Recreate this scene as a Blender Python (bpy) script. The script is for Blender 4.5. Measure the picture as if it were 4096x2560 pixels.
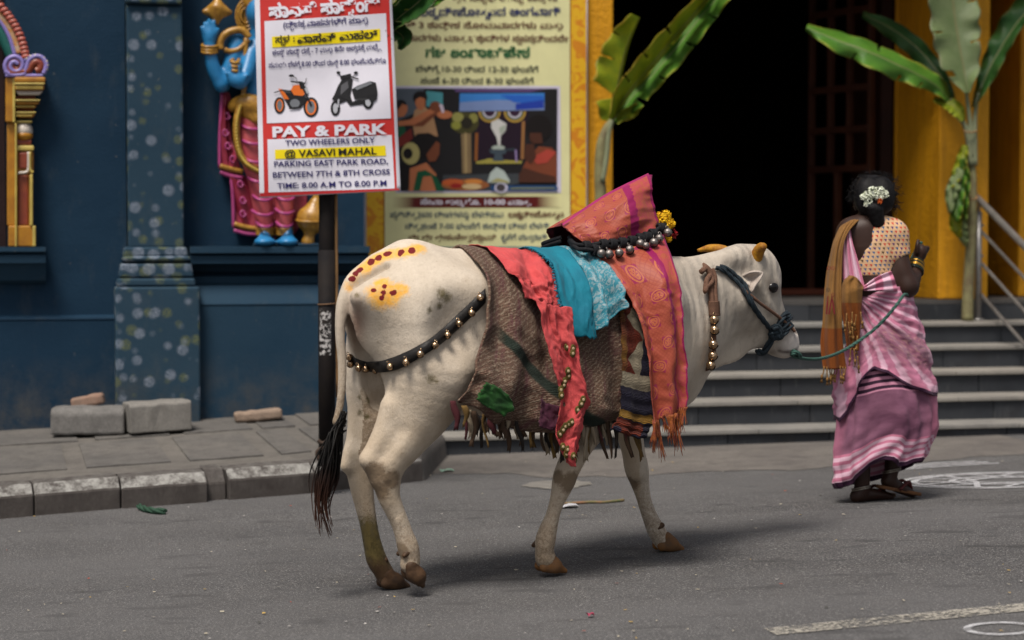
import bpy, bmesh, math, random
import numpy as np
from mathutils import Vector, Matrix, noise as mnoise
random.seed(7); rng = np.random.default_rng(7)
for o in list(bpy.data.objects): bpy.data.objects.remove(o)
scene = bpy.context.scene
COL = scene.collection
R = math.radians

# ---------------------------------------------------------------- camera
FPX, CAMH, PITCH = 1991.1, 1.30, math.atan(85/1991.1)
cam_d = bpy.data.cameras.new('camera'); cam = bpy.data.objects.new('camera', cam_d); COL.objects.link(cam)
cam.location = (0, 0, CAMH); cam.rotation_euler = (math.pi/2 - PITCH, 0, 0)
cam_d.lens = 70; cam_d.sensor_width = 36; cam_d.clip_start = .1; cam_d.clip_end = 1500
cam_d.dof.use_dof = True; cam_d.dof.focus_distance = 7.75; cam_d.dof.aperture_fstop = 2.2
scene.camera = cam
scene.render.resolution_x = 1024; scene.render.resolution_y = 640
# ---------------------------------------------------------------- sky, sun, exposure
SUN_EL, SUN_AZ = R(63), R(205)          # soft light from above, a little behind the camera and from the left
world = bpy.data.worlds.new('World'); scene.world = world; world.use_nodes = True
wn = world.node_tree; wn.nodes.clear()
sky = wn.nodes.new('ShaderNodeTexSky'); sky.sky_type = 'NISHITA'; sky.sun_disc = False
sky.sun_elevation = SUN_EL; sky.sun_rotation = SUN_AZ; sky.air_density = 1.0; sky.dust_density = 4.0; sky.ozone_density = 1.0
hs = wn.nodes.new('ShaderNodeHueSaturation'); hs.inputs['Saturation'].default_value = .38   # overcast sky
bg = wn.nodes.new('ShaderNodeBackground'); bg.inputs['Strength'].default_value = .042
wo = wn.nodes.new('ShaderNodeOutputWorld')
wn.links.new(sky.outputs[0], hs.inputs['Color']); wn.links.new(hs.outputs[0], bg.inputs['Color']); wn.links.new(bg.outputs[0], wo.inputs['Surface'])
sun_d = bpy.data.lights.new('sun', 'SUN'); sun_d.energy = 1.5; sun_d.angle = R(18); sun_d.color = (1, .93, .84)
sun = bpy.data.objects.new('sun', sun_d); COL.objects.link(sun)
_sd = Vector((math.sin(SUN_AZ)*math.cos(SUN_EL), math.cos(SUN_AZ)*math.cos(SUN_EL), math.sin(SUN_EL)))
sun.rotation_euler = _sd.to_track_quat('Z', 'Y').to_euler(); sun.location = (0, 0, 12)
vs = scene.view_settings
vs.view_transform = 'Standard'; vs.look = 'None'; vs.gamma = 1; vs.exposure = 1.36; vs.use_curve_mapping = False
scene.render.engine = 'CYCLES'
scene.cycles.use_denoising = True; scene.cycles.max_bounces = 6; scene.cycles.transparent_max_bounces = 12

# ---------------------------------------------------------------- pixel rays (pixels of the 1024 x 640 picture)
CAM = np.array([0, 0, CAMH]); SP, CP = math.sin(PITCH), math.cos(PITCH)
def ray(px, py):
    a, b = (px-512)/FPX, (320-py)/FPX
    return np.array([a, CP + b*SP, -SP + b*CP])
def atY(px, py, Y):
    d = ray(px, py); return CAM + d*(Y/d[1])
def hitplane(px, py, p0, n):
    d = ray(px, py); t = np.dot(np.asarray(p0)-CAM, n)/np.dot(d, n); return CAM + d*t
def sstep(a, b, x):
    t = np.clip((x-a)/(b-a), 0, 1); return t*t*(3-2*t)
def gz(x, y):
    x = np.clip(x, -5, 6)
    return (x+.4)*(.045-.033*sstep(8.2, 11, y))
def ground(px, py, h=0.0):
    z = 0
    for _ in range(8):
        d = ray(px, py); t = (z+h-CAMH)/d[2]; p = CAM + d*t; z = float(gz(p[0], p[1]))
    return p
def crop(ox, oy, k):
    return lambda X, Y: (ox + X/k, oy + Y/k)
cF = crop(0,0,2.3625); cA = crop(0,0,6.047); cB = crop(175,0,6.048); cC = crop(375,0,6.048); cD = crop(575,0,6.048); cE = crop(775,0,6.048)
cF6 = crop(0,250,5.04); cR1 = crop(300,225,7.56); cR2 = crop(450,225,6.048); cR3 = crop(550,162.5,12.09); cR4 = crop(650,225,7.56)
cR5 = crop(800,162.5,10.08); cR6 = crop(800,300,7.115); cR7 = crop(300,400,7.56); cR8 = crop(500,425,8.64); cS1 = crop(650,275,6.47)
cS2 = crop(625,450,6.065); cS3 = crop(0,400,6.30); cS4 = crop(900,175,8.64); cS5 = crop(250,0,15.12); cS6 = crop(390,75,12.1); cS7 = crop(337.5,187.5,9.68)
cT1 = crop(300,375,6.048); cT2 = crop(0,225,6.914)

# ---------------------------------------------------------------- object helpers
def link(o, parent=None):
    COL.objects.link(o)
    if parent is not None: o.parent = parent
    return o
def tag(o, label=None, cat=None, group=None, kind=None):
    if label: o['label'] = label
    if cat: o['category'] = cat
    if group: o['group'] = group
    if kind: o['kind'] = kind
    return o
def empty(name, loc=(0,0,0), rz=0, label=None, cat=None, group=None):
    o = bpy.data.objects.new(name, None); o.location = loc; o.rotation_euler = (0, 0, rz); o.empty_display_size = .1
    link(o); return tag(o, label, cat, group)
def mesh(name, v, f, mat, parent=None, smooth=False, attrs=None, uv=None):
    me = bpy.data.meshes.new(name)
    v = np.asarray(v, dtype=np.float32).reshape(-1, 3)
    if isinstance(f, np.ndarray) and f.ndim == 2:
        n, k = f.shape
        me.vertices.add(len(v)); me.vertices.foreach_set('co', v.ravel())
        me.loops.add(n*k); me.loops.foreach_set('vertex_index', f.astype(np.int32).ravel())
        me.polygons.add(n); me.polygons.foreach_set('loop_start', np.arange(0, n*k, k, dtype=np.int32))
        me.update(calc_edges=True)
    else:
        me.from_pydata([tuple(map(float, p)) for p in v], [], [tuple(map(int, q)) for q in f])
    if smooth: me.polygons.foreach_set('use_smooth', np.ones(len(me.polygons), dtype=bool))
    if attrs:
        for k, a in attrs.items():
            a = np.asarray(a, dtype=np.float32)
            if a.ndim == 1:
                at = me.attributes.new(k, 'FLOAT', 'POINT'); at.data.foreach_set('value', a)
            else:
                at = me.attributes.new(k, 'FLOAT_VECTOR', 'POINT'); at.data.foreach_set('vector', a.ravel())
    if mat is not None: me.materials.append(mat)
    me.validate(); me.update()
    return link(bpy.data.objects.new(name, me), parent)
def bev(o, w, seg=2, ang=35):
    m = o.modifiers.new('bevel', 'BEVEL'); m.width = w; m.segments = seg; m.limit_method = 'ANGLE'; m.angle_limit = R(ang); return o
def solid(o, t, off=0):
    m = o.modifiers.new('solid', 'SOLIDIFY'); m.thickness = t; m.offset = off; return o
BOXF = [(0,3,2,1),(4,5,6,7),(0,1,5,4),(1,2,6,5),(2,3,7,6),(3,0,4,7)]
def hexa(name, c8, mat, parent=None, bw=0):
    o = mesh(name, c8, BOXF, mat, parent)
    return bev(o, bw) if bw else o
def prism(pts2, d0, d1, fn):
    """outline pts2 (a,b) extruded between d0 and d1; fn(a,d,b)->xyz"""
    n = len(pts2); v = [fn(a, d0, b) for a, b in pts2] + [fn(a, d1, b) for a, b in pts2]
    f = [tuple(range(n)), tuple(range(2*n-1, n-1, -1))] + [(i, i+n, (i+1) % n + n, (i+1) % n) for i in range(n)]
    return v, f
def catmull(P, n):
    P = np.asarray(P, float); m = len(P)
    if m < 3:
        t = np.linspace(0, 1, n)[:, None]; return P[0]*(1-t) + P[-1]*t
    Q = np.vstack([2*P[0]-P[1], P, 2*P[-1]-P[-2]])
    ts = np.linspace(0, m-1-1e-9, n); i = ts.astype(int); t = (ts-i)[:, None]
    p0, p1, p2, p3 = Q[i], Q[i+1], Q[i+2], Q[i+3]
    return .5*(2*p1 + (p2-p0)*t + (2*p0-5*p1+4*p2-p3)*t*t + (3*p1-p0-3*p2+p3)*t**3)
def tube_vf(P, r, seg=8, n=None, cap=True, flat=None):
    P = np.asarray(P, float)
    if n: 
        rr = np.interp(np.linspace(0, 1, n), np.linspace(0, 1, len(np.atleast_1d(r))), np.atleast_1d(r)); P = catmull(P, n)
    else:
        rr = np.interp(np.linspace(0, 1, len(P)), np.linspace(0, 1, len(np.atleast_1d(r))), np.atleast_1d(r))
    T = np.gradient(P, axis=0); T /= np.linalg.norm(T, axis=1)[:, None] + 1e-12
    up = np.array([0, 0, 1.]) if abs(T[0][2]) < .9 else np.array([0, 1., 0])
    V = []; N = np.cross(T[0], up); N /= np.linalg.norm(N)
    for i in range(len(P)):
        N = N - T[i]*np.dot(N, T[i]); N /= np.linalg.norm(N) + 1e-12; B = np.cross(T[i], N)
        a = np.linspace(0, 2*np.pi, seg, endpoint=False)
        V.append(P[i] + rr[i]*(np.cos(a)[:, None]*N + np.sin(a)[:, None]*B))
    V = np.vstack(V); F = []
    for i in range(len(P)-1):
        for j in range(seg):
            F.append((i*seg+j, i*seg+(j+1) % seg, (i+1)*seg+(j+1) % seg, (i+1)*seg+j))
    if cap: F += [tuple(range(seg-1, -1, -1)), tuple(range((len(P)-1)*seg, len(P)*seg))]
    return V, F
def join_vf(parts):
    V = []; F = []; o = 0
    for v, f in parts:
        V.append(np.asarray(v, float)); F += [tuple(i+o for i in q) for q in f]; o += len(v)
    return np.vstack(V), F
def tube(name, P, r, mat, parent=None, seg=8, n=None):
    v, f = tube_vf(P, r, seg, n); return mesh(name, v, f, mat, parent, True)
def lathe_vf(prof, seg=16, axis='z'):
    V = []; F = []
    for r, z in prof:
        for j in range(seg):
            a = 2*math.pi*j/seg; V.append((r*math.cos(a), r*math.sin(a), z))
    for i in range(len(prof)-1):
        for j in range(seg): F.append((i*seg+j, i*seg+(j+1) % seg, (i+1)*seg+(j+1) % seg, (i+1)*seg+j))
    return np.array(V), F
def grid_f(nu, nv, wrap=False):
    F = []
    for i in range(nv-1):
        for j in range(nu if wrap else nu-1):
            F.append((i*nu+j, i*nu+(j+1) % nu, (i+1)*nu+(j+1) % nu, (i+1)*nu+j))
    return F
def fbm(x, y, z=0.0, s=1.0):
    return mnoise.fractal(Vector((x*s, y*s, z*s)), 1.0, 2.0, 3)

# ---------------------------------------------------------------- material helpers
class NT:
    def __init__(self, name):
        self.m = bpy.data.materials.new(name); self.m.use_nodes = True; self.t = self.m.node_tree; self.t.nodes.clear()
        self.out = self.n('ShaderNodeOutputMaterial'); self.b = self.n('ShaderNodeBsdfPrincipled'); self.l(self.b.outputs[0], self.out.inputs[0])
    def n(self, t, **k):
        x = self.t.nodes.new(t)
        for a, v in k.items(): setattr(x, a, v)
        return x
    def l(self, a, b): self.t.links.new(a, b)
    def val(self, sock, v):
        if isinstance(v, (int, float, tuple, list)):
            if isinstance(v, (tuple, list)) and len(v) == 3 and sock.type == 'RGBA': v = (*v, 1)
            sock.default_value = v
        else: self.l(v, sock)
    def pos(self, kind='Object', scale=None, rot=None):
        if kind == 'pos': s = self.n('ShaderNodeNewGeometry').outputs['Position']
        elif kind in ('Object', 'Generated', 'UV'): s = self.n('ShaderNodeTexCoord').outputs[kind]
        else: s = self.attr(kind, True)
        if scale is not None or rot is not None:
            m = self.n('ShaderNodeMapping')
            if scale is not None: m.inputs['Scale'].default_value = scale if isinstance(scale, (tuple, list)) else (scale,)*3
            if rot is not None: m.inputs['Rotation'].default_value = rot
            self.l(s, m.inputs[0]); s = m.outputs[0]
        return s
    def attr(self, name, vec=False):
        a = self.n('ShaderNodeAttribute', attribute_name=name); return a.outputs['Vector'] if vec else a.outputs['Fac']
    def noise(self, scale, co, detail=4, rough=.55, dist=0):
        x = self.n('ShaderNodeTexNoise'); x.inputs['Scale'].default_value = scale; x.inputs['Detail'].default_value = detail
        x.inputs['Roughness'].default_value = rough; x.inputs['Distortion'].default_value = dist; self.l(co, x.inputs['Vector']); return x.outputs['Fac']
    def voro(self, scale, co, feat='F1', out='Distance', rnd=1):
        x = self.n('ShaderNodeTexVoronoi', feature=feat); x.inputs['Scale'].default_value = scale; x.inputs['Randomness'].default_value = rnd
        self.l(co, x.inputs['Vector']); return x.outputs[out]
    def wave(self, scale, co, dist=0, dscale=1, typ='BANDS', dirn='X', prof='SIN'):
        x = self.n('ShaderNodeTexWave', wave_type=typ, bands_direction=dirn, wave_profile=prof); x.inputs['Scale'].default_value = scale
        x.inputs['Distortion'].default_value = dist; x.inputs['Detail Scale'].default_value = dscale; self.l(co, x.inputs['Vector']); return x.outputs['Fac']
    def ramp(self, fac, stops, interp='LINEAR'):
        x = self.n('ShaderNodeValToRGB'); x.color_ramp.interpolation = interp
        e = x.color_ramp.elements
        while len(e) < len(stops): e.new(.5)
        for el, (p, c) in zip(e, stops):
            el.position = p; el.color = (c, c, c, 1) if isinstance(c, (int, float)) else (*c, 1)
        self.l(fac, x.inputs[0]); return x.outputs[0]
    def mix(self, fac, a, b, mode='MIX'):
        x = self.n('ShaderNodeMix', data_type='RGBA', blend_type=mode); self.val(x.inputs['Factor'], fac); self.val(x.inputs[6], a); self.val(x.inputs[7], b); return x.outputs[2]
    def math(self, op, a, b=0.0, c=None):
        x = self.n('ShaderNodeMath', operation=op); self.val(x.inputs[0], a); self.val(x.inputs[1], b)
        if c is not None: self.val(x.inputs[2], c)
        return x.outputs[0]
    def sep(self, v):
        x = self.n('ShaderNodeSeparateXYZ'); self.l(v, x.inputs[0]); return x.outputs
    def bump(self, h, strength=.3, dist=.005):
        x = self.n('ShaderNodeBump'); x.inputs['Strength'].default_value = strength; x.inputs['Distance'].default_value = dist; self.l(h, x.inputs['Height']); self.l(x.outputs[0], self.b.inputs['Normal'])
    def set(self, col=None, rough=None, metal=None, spec=None, alpha=None, sheen=None):
        for k, v in (('Base Color', col), ('Roughness', rough), ('Metallic', metal), ('Specular IOR Level', spec), ('Alpha', alpha), ('Sheen Weight', sheen)):
            if v is not None: self.val(self.b.inputs[k], v)
        return self.m
def dk(c, k): return tuple(x*k for x in c)
def plain(name, c, rough=.6, c2=None, scale=6, bump=0, bscale=80, metal=0, spec=.25, sheen=0, fac=1.0, co='pos'):
    """paint or stuff of one colour with worn variation and a fine relief"""
    t = NT(name); p = t.pos(co); n1 = t.noise(scale, p, 5, .6); 
    c2 = c2 or dk(c, .72)
    t.set(t.mix(t.ramp(n1, [(.35, 0), (.68, fac)]), c, c2), rough, metal, spec, sheen=sheen)
    if bump: t.bump(t.noise(bscale, p, 4, .6), bump, .004)
    return t.m
# ================================================================ SETTING
PHI = R(13); FU = np.array([math.cos(PHI), math.sin(PHI), 0]); FN = np.array([math.sin(PHI), -math.cos(PHI), 0]); FP0 = np.array([-2.65, 11.43, 0])
def W(s, d, z): return FP0 + FU*s + FN*d + np.array([0, 0, z])       # temple frame: along the wall, out of the wall, up
def fsz(px, py, d=0.0):
    p = hitplane(px, py, FP0 + FN*d, FN); return float(np.dot(p-FP0, FU)), float(p[2])
def fs(px, d=0.0): return fsz(px, 235, d)[0]
def fz(px, py, d=0.0): return fsz(px, py, d)[1]
def fbox(name, s0, s1, z0, z1, d0, d1, mat, parent=None, bw=0, taper=0):
    t = taper
    c = [W(s0-t,d1,z0),W(s1+t,d1,z0),W(s1+t,d0,z0),W(s0-t,d0,z0),W(s0,d1,z1),W(s1,d1,z1),W(s1,d0,z1),W(s0,d0,z1)]
    return hexa(name, c, mat, parent, bw)
def fprofile(name, s0, s1, prof, mat, parent=None, dback=-.3):
    """moulding: profile (d,z) from bottom to top run along the wall, closed at dback"""
    pts = [(dback, prof[0][1])] + prof + [(dback, prof[-1][1])]
    v, f = prism(pts, s0, s1, lambda a, d, b: W(d, a, b))
    return mesh(name, v, f, mat, parent)

# ---- materials of the setting
def asphalt_mat():
    t = NT('asphalt'); p = t.pos('pos')
    big = t.noise(.9, t.pos('pos', (1, 1.6, 1)), 5, .6); mid = t.noise(5, p, 5, .65); fine = t.noise(115, p, 3, .75); st = t.voro(100, p)
    c = t.mix(t.ramp(big, [(.36, 0), (.64, 1)]), (.054, .0535, .0555), (.092, .090, .0915))
    c = t.mix(t.ramp(mid, [(.4, 0), (.75, .55)]), c, (.07, .066, .064))
    c = t.mix(t.ramp(fine, [(.34, 1), (.48, 0)]), c, (.034, .033, .033))
    c = t.mix(t.ramp(fine, [(.55, 0), (.66, .8)]), c, (.25, .24, .235))
    pale = t.noise(190, p, 1, .5); c = t.mix(t.ramp(pale, [(.68, 0), (.73, .9)]), c, (.42, .41, .39))
    sm = t.noise(3.4, t.pos('pos', (1, 2.4, 1), (0, 0, .4)), 3, .5); c = t.mix(t.ramp(sm, [(.60, 0), (.68, .65)]), c, (.04, .039, .04))
    wp = t.noise(.55, t.pos('pos', (.35, 1.5, 1), (0, 0, -.45)), 3, .5); c = t.mix(t.ramp(wp, [(.42, 0), (.62, .45)]), c, (.112, .109, .110)); t.set(c, t.ramp(fine, [(.3, .75), (.7, .95)]), spec=.2); t.bump(t.mix(.5, fine, st), .75, .006); return t.m
M_asph = asphalt_mat()
def dust_mat(name, c, c2):
    t = NT(name); p = t.pos('pos'); a = t.noise(2.2, p, 6, .65); f = t.noise(120, p, 3, .7); g = t.noise(11, p, 5, .7)
    col = t.mix(t.ramp(a, [(.3, 0), (.7, 1)]), c, c2); col = t.mix(t.ramp(g, [(.45, 0), (.72, .6)]), col, dk(c2, .55)); col = t.mix(t.ramp(f, [(.35, .5), (.55, 0)]), col, dk(c2, .6))
    t.set(col, .9, spec=.2); t.bump(t.mix(.5, f, g), .6, .006); return t.m
M_dust = dust_mat('dusty_concrete', (.17, .155, .14), (.11, .10, .095))
M_slab = dust_mat('paving_stone', (.148, .137, .125), (.102, .097, .093))
M_mortar = dust_mat('mortar', (.158, .145, .130), (.118, .109, .10))
def kerb_mat():
    t = NT('kerb_concrete'); p = t.pos('pos'); w = t.attr('paint'); a = t.noise(7, p, 6, .7); f = t.noise(90, p, 4, .7); v = t.noise(14, t.pos('pos', (1, 1, .22)), 5, .7)
    con = t.mix(t.ramp(a, [(.3, 0), (.65, 1)]), (.040, .033, .030), (.088, .078, .072)); con = t.mix(t.ramp(v, [(.42, 0), (.7, .7)]), con, (.035, .029, .027))
    wear = t.math('MULTIPLY', w, t.ramp(t.noise(16, p, 6, .75), [(.40, .05), (.60, .85)]))
    t.set(t.mix(wear, con, t.mix(t.ramp(f, [(.4, 0), (.7, .5)]), (.34, .335, .315), (.20, .19, .178))), .85, spec=.25); t.bump(t.mix(.5, f, a), .5, .006); return t.m
M_kerb = kerb_mat()
def blue_mat(name, c, c2, flowers=False):
    t = NT(name); p = t.pos('pos'); a = t.noise(1.3, p, 6, .6); g = t.noise(9, t.pos('pos', (1, 1, .35)), 6, .7); f = t.noise(70, p, 4, .6)
    col = t.mix(t.ramp(a, [(.3, 0), (.7, 1)]), c, c2)
    col = t.mix(t.ramp(g, [(.55, 0), (.82, .4)]), col, (.07, .078, .08))
    sp = t.noise(38, p, 2, .5); col = t.mix(t.ramp(sp, [(.74, 0), (.79, .5)]), col, (.16, .15, .13))
    z = t.sep(p)[2]; low = t.math('MULTIPLY', t.ramp(z, [(.18, 1), (.62, 0)]), t.ramp(t.noise(6, p, 6, .7), [(.4, 0), (.7, .8)]))
    col = t.mix(low, col, (.085, .078, .068))                                    # splashed road dirt along the foot
    if flowers:
        co = t.attr('fuv', True); pet = t.noise(120, co, 6, .9, 2.2)
        ms = []
        for sc_, off, thr in ((1.0, (0, 0, 0), .46), (1.0, (.47, .53, 0), .42)):
            m = t.n('ShaderNodeMapping'); m.inputs['Location'].default_value = off; t.l(co, m.inputs[0])
            d = t.voro(11.0 if off[0] == 0 else 10.2, m.outputs[0], rnd=.55)
            ms.append(t.math('MULTIPLY', t.ramp(d, [(thr*.72, 1), (thr, 0)]), t.ramp(pet, [(.49, 0), (.57, 1)])))
        col = t.mix(t.math('MULTIPLY', ms[1], .7), col, (.27, .27, .045))
        col = t.mix(t.math('MULTIPLY', ms[0], .8), col, (.44, .48, .58))
    t.set(col, .72, spec=.12); t.bump(t.mix(.6, f, t.noise(5, p, 4, .5)), .5, .010); return t.m
M_blue = blue_mat('blue_paint', (.0075, .026, .052), (.0105, .033, .062))
M_blue2 = blue_mat('blue_paint_stencilled', (.017, .042, .068), (.024, .052, .08), True)
M_ledge = blue_mat('blue_paint_ledge', (.013, .037, .066), (.019, .046, .076))
def yellow_mat():
    t = NT('ochre_wall_paint'); p = t.pos('pos'); a = t.noise(1.6, t.pos('pos', (1, 1, .4)), 6, .65); g = t.noise(9, t.pos('pos', (2, 2, .25)), 5, .7); f = t.noise(28, p, 4, .6)
    col = t.mix(t.ramp(a, [(.3, 0), (.7, 1)]), (.66, .31, .007), (.53, .23, .007)); col = t.mix(t.ramp(g, [(.48, 0), (.8, .55)]), col, (.20, .08, .012))
    t.set(col, .62, spec=.3); t.bump(f, .5, .02); return t.m
M_yel = yellow_mat()
M_dark = plain('hall_shade_plaster', (.008, .005, .004), .9, spec=.05)  # near-black so that the unlit hall's darkness sits in the colour
def slate_mat():
    t = NT('slate_riser'); p = t.pos('pos'); a = t.noise(2.5, t.pos('pos', (1, 1, 2)), 6, .7); g = t.noise(10, t.pos('pos', (2.5, 2.5, .5)), 5, .7); r = t.n('ShaderNodeObjectInfo').outputs['Random']
    col = t.mix(t.ramp(a, [(.3, 0), (.7, 1)]), (.011, .0135, .018), (.029, .032, .038)); col = t.mix(t.math('MULTIPLY', r, .5), col, (.042, .045, .05))
    col = t.mix(t.ramp(g, [(.58, 0), (.76, .5)]), col, (.13, .125, .12)); col = t.mix(t.ramp(t.noise(4, p, 4, .6), [(.55, 0), (.7, .6)]), col, (.016, .015, .016))
    t.set(col, .6, spec=.35); t.bump(t.noise(60, p, 4, .6), .2, .004); return t.m
M_slate = slate_mat()
def tread_mat():
    t = NT('granite_tread'); p = t.pos('pos'); a = t.noise(3, p, 6, .7); g = t.noise(40, p, 4, .7); r = t.n('ShaderNodeObjectInfo').outputs['Random']
    col = t.mix(t.ramp(a, [(.3, 0), (.7, 1)]), (.25, .24, .22), (.15, .146, .14)); col = t.mix(t.math('MULTIPLY', r, .45), col, (.29, .255, .21))
    col = t.mix(t.ramp(g, [(.5, 0), (.75, .5)]), col, (.10, .095, .09)); t.set(col, .7, spec=.3); t.bump(g, .3, .003); return t.m
M_tread = tread_mat()
M_gap = plain('dark_joint', (.02, .018, .017), .95, spec=.1)
M_wood = plain('brown_door_wood', (.055, .017, .008), .6, (.035, .011, .006), 4, .2, 60, spec=.3)

# ---- road: one sheet reaching far past the buildings
xs = np.concatenate([[-400, -120, -40, -15, -8], np.linspace(-5, 6, 45), [9, 15, 40, 120, 400]])
ys = np.concatenate([[-400, -100, -30, -8, 0], np.linspace(3, 15, 49), [20, 40, 120, 400]])
gx, gy = np.meshgrid(xs, ys); gzv = gz(gx, gy)
road = mesh('road', np.stack([gx.ravel(), gy.ravel(), gzv.ravel()], 1), grid_f(len(xs), len(ys)), M_asph, None, True); tag(road, kind='structure')
def sheet(name, poly_px, h, mat, parent=None, world_pts=None, sub=0):
    P = [ground(*q) for q in poly_px] if world_pts is None else world_pts
    v = [(p[0], p[1], gz(p[0], p[1])+h) for p in P]
    return mesh(name, v, [tuple(range(len(v)))], mat, parent)
def strip_on_ground(P, w, h, n=40):
    P = catmull(np.asarray(P, float)[:, :2], n); T = np.gradient(P, axis=0); T /= np.linalg.norm(T, axis=1)[:, None] + 1e-9; N = np.stack([-T[:, 1], T[:, 0]], 1)
    w = np.broadcast_to(np.asarray(w, float), (n,))[:, None]
    A, B = P+N*w/2, P-N*w/2; V = np.vstack([A, B]); V = np.column_stack([V, gz(V[:, 0], V[:, 1])+h])
    return V, [(i, i+n, i+n+1, i+1) for i in range(n-1)]
# pale dusty apron in front of the steps, with an uneven edge
edge = [cS2(a, b) for a, b in ((-1200, 150), (-700, 140), (-420, 175), (-150, 160), (0, 165), (150, 155), (400, 135), (700, 130), (1000, 125), (1300, 105), (1700, 85), (2100, 45), (2420, 25), (2800, 0))]
ea = [ground(*q) for q in edge]
ea2 = []
for i in range(len(ea)-1):
    for k in range(5):
        p = ea[i]*(1-k/5)+ea[i+1]*k/5; j = fbm(p[0]*5, p[1]*5); ea2.append(np.array([p[0], p[1]+.07*j, 0]))
wall_side = [W(s, .2, 0) for s in np.linspace(7.5, .8, 24)]
V = [(p[0], p[1], gz(p[0], p[1])+.0025) for p in ea2]
far = []
for p in ea2:
    s = float(np.dot(p-FP0, FU)); q = W(s, .18, 0); far.append((q[0], q[1], gz(q[0], q[1])+.0025))
n = len(V); tag(mesh('concrete_apron', V+far, [(i, i+1, n+i+1, n+i) for i in range(n-1)], M_dust), kind='structure')
# worn patches of old concrete on the asphalt
def blob_patch(name, px, py, rx, ry, h, mat, parent=None, seed=0, n=26):
    c = ground(px, py); v = []
    for i in range(n):
        a = 2*math.pi*i/n; k = 1+.35*fbm(math.cos(a)*1.7+seed, math.sin(a)*1.7)
        x, y = c[0]+rx*k*math.cos(a), c[1]+ry*k*math.sin(a); v.append((x, y, gz(x, y)+h))
    return mesh(name, v, [tuple(range(n))], mat, parent)
blob_patch('concrete_patch', 556, 485, .20, .19, .004, dust_mat('pale_concrete_patch', (.23, .215, .195), (.17, .16, .145)), road, 3)

# ---- painted line and chalk drawing
def worn_mat(name, c, lo, hi, sc=55, c2=None, streak=(1, 1, 1)):
    t = NT(name); p = t.pos('pos', streak); a = t.mix(.35, t.noise(sc, p, 3, .7), t.noise(9, p, 4, .6))
    t.set(t.mix(t.noise(12, p, 4, .6), c, c2 or dk(c, .75)), .85, spec=.2, alpha=t.ramp(a, [(lo, 0), (hi, 1)])); return t.m
M_line = worn_mat('worn_road_paint', (.36, .335, .29), .43, .56, 60)
M_chalk = worn_mat('white_chalk', (.60, .60, .62), .39, .58, 90, streak=(.5, 3, 1))
l0, l1 = ground(*cS2(880, 1108)), ground(*cS2(2420, 958)); dl = (l1-l0)
lw = np.array([.11, .115, .115, .12, .12, .12, .12, .12, .12, .12])
P = [l0 + dl*t for t in np.linspace(0, 1.6, 10)]
v, f = strip_on_ground(P, np.interp(np.linspace(0, 1, 60), np.linspace(0, 1, 10), lw), .004, 60)
tag(mesh('lane_marking', v, f, M_line, None), 'worn cream dashed lane line painted on the asphalt', 'road marking')
rc = ground(*cS2(2330, 186)); ru = np.array([.92, .39]); rv = np.array([-.39, .92])
def rpt(a, b): return rc[:2] + ru*a + rv*b
rang = empty('rangoli_drawing', (0, 0, 0), label='white chalk rangoli rings and crossing petals drawn on the road', cat='chalk drawing')
def chalk_line(P, w=.03, n=60):
    v, f = strip_on_ground(P, w, .005, n); mesh('chalk_line', v, f, M_chalk, rang)
for k, r0 in enumerate((.56, .50, .30)):
    chalk_line([rpt(r0*math.cos(a), r0*.8*math.sin(a)) for a in np.linspace(0, 2*math.pi, 26)], .034, 90)
for k in range(8):
    a = k*math.pi/4+.2
    chalk_line([rpt(.52*math.cos(a), .40*math.sin(a)), rpt(.22*math.cos(a+.55), .17*math.sin(a+.55)), rpt(.22*math.cos(a+1.5), .17*math.sin(a+1.5)), rpt(.52*math.cos(a+2.1), .40*math.sin(a+2.1))], .03, 40)
for k in range(3):
    q = [ground(*cS2(1690+15*k, 122-10*k)), ground(*cS2(1900, 105-11*k)), ground(*cS2(2080, 94-9*k)), ground(*cS2(2270-70*k, 84-7*k))]
    chalk_line(q, .032, 40)
q = ground(*cS2(2275, 1090)); r0 = .10
ring = empty('chalk_ring', (0, 0, 0), label='small smudged white chalk ring on the asphalt below the lane line', cat='chalk drawing')
v, f = strip_on_ground([(q[0]+r0*math.cos(a), q[1]+r0*.9*math.sin(a)) for a in np.linspace(0, 2*math.pi, 20)], .024, .005, 40); mesh('chalk_line', v, f, M_chalk, ring)

# ---- pavement and kerb
KB = [ground(*cF6(a, b)) for a, b in ((-900, 1440), (0, 1357), (600, 1305), (1060, 1270), (1560, 1228))] + [ground(424, 481)]
KB = np.array(KB); kl = np.concatenate([[0], np.cumsum(np.linalg.norm(np.diff(KB[:, :2], axis=0), axis=1))])
def kpt(t):
    t = np.clip(t, 0, kl[-1]); return np.array([np.interp(t, kl, KB[:, 0]), np.interp(t, kl, KB[:, 1]), 0])
def kt(px):
    ts = np.linspace(0, kl[-1], 600); P = np.array([kpt(t) for t in ts]); return float(ts[np.argmin(np.abs(512+FPX*P[:, 0]/P[:, 1]-px))])
WB = [(-6, .14), (fs(0), .185), (fs(100), .205), (fs(200), .235), (fs(310), .262), (fs(372), .27)]       # wall foot: s, z
def wz(s): return float(np.interp(s, [a for a, b in WB], [b for a, b in WB]))
def pv(t, w, dz=0):
    """pavement point: t along the kerb, w 0 at the kerb's inner edge .. 1 at the wall"""
    k = kpt(t); d = kpt(min(t+.05, kl[-1]))-kpt(max(t-.05, 0)); d /= np.linalg.norm(d); nn = np.array([-d[1], d[0], 0])
    a = k + nn*.17; az = gz(a[0], a[1]) + .155
    s = float(np.dot(a-FP0, FU)); s = s*.93-.05; b = W(s, -.02, 0); bz = wz(s)
    p = a*(1-w)+b*w; p[2] = az*(1-w)+bz*w + dz; return p
pave = empty('pavement', (0, 0, 0)); tag(pave, kind='structure')
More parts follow.
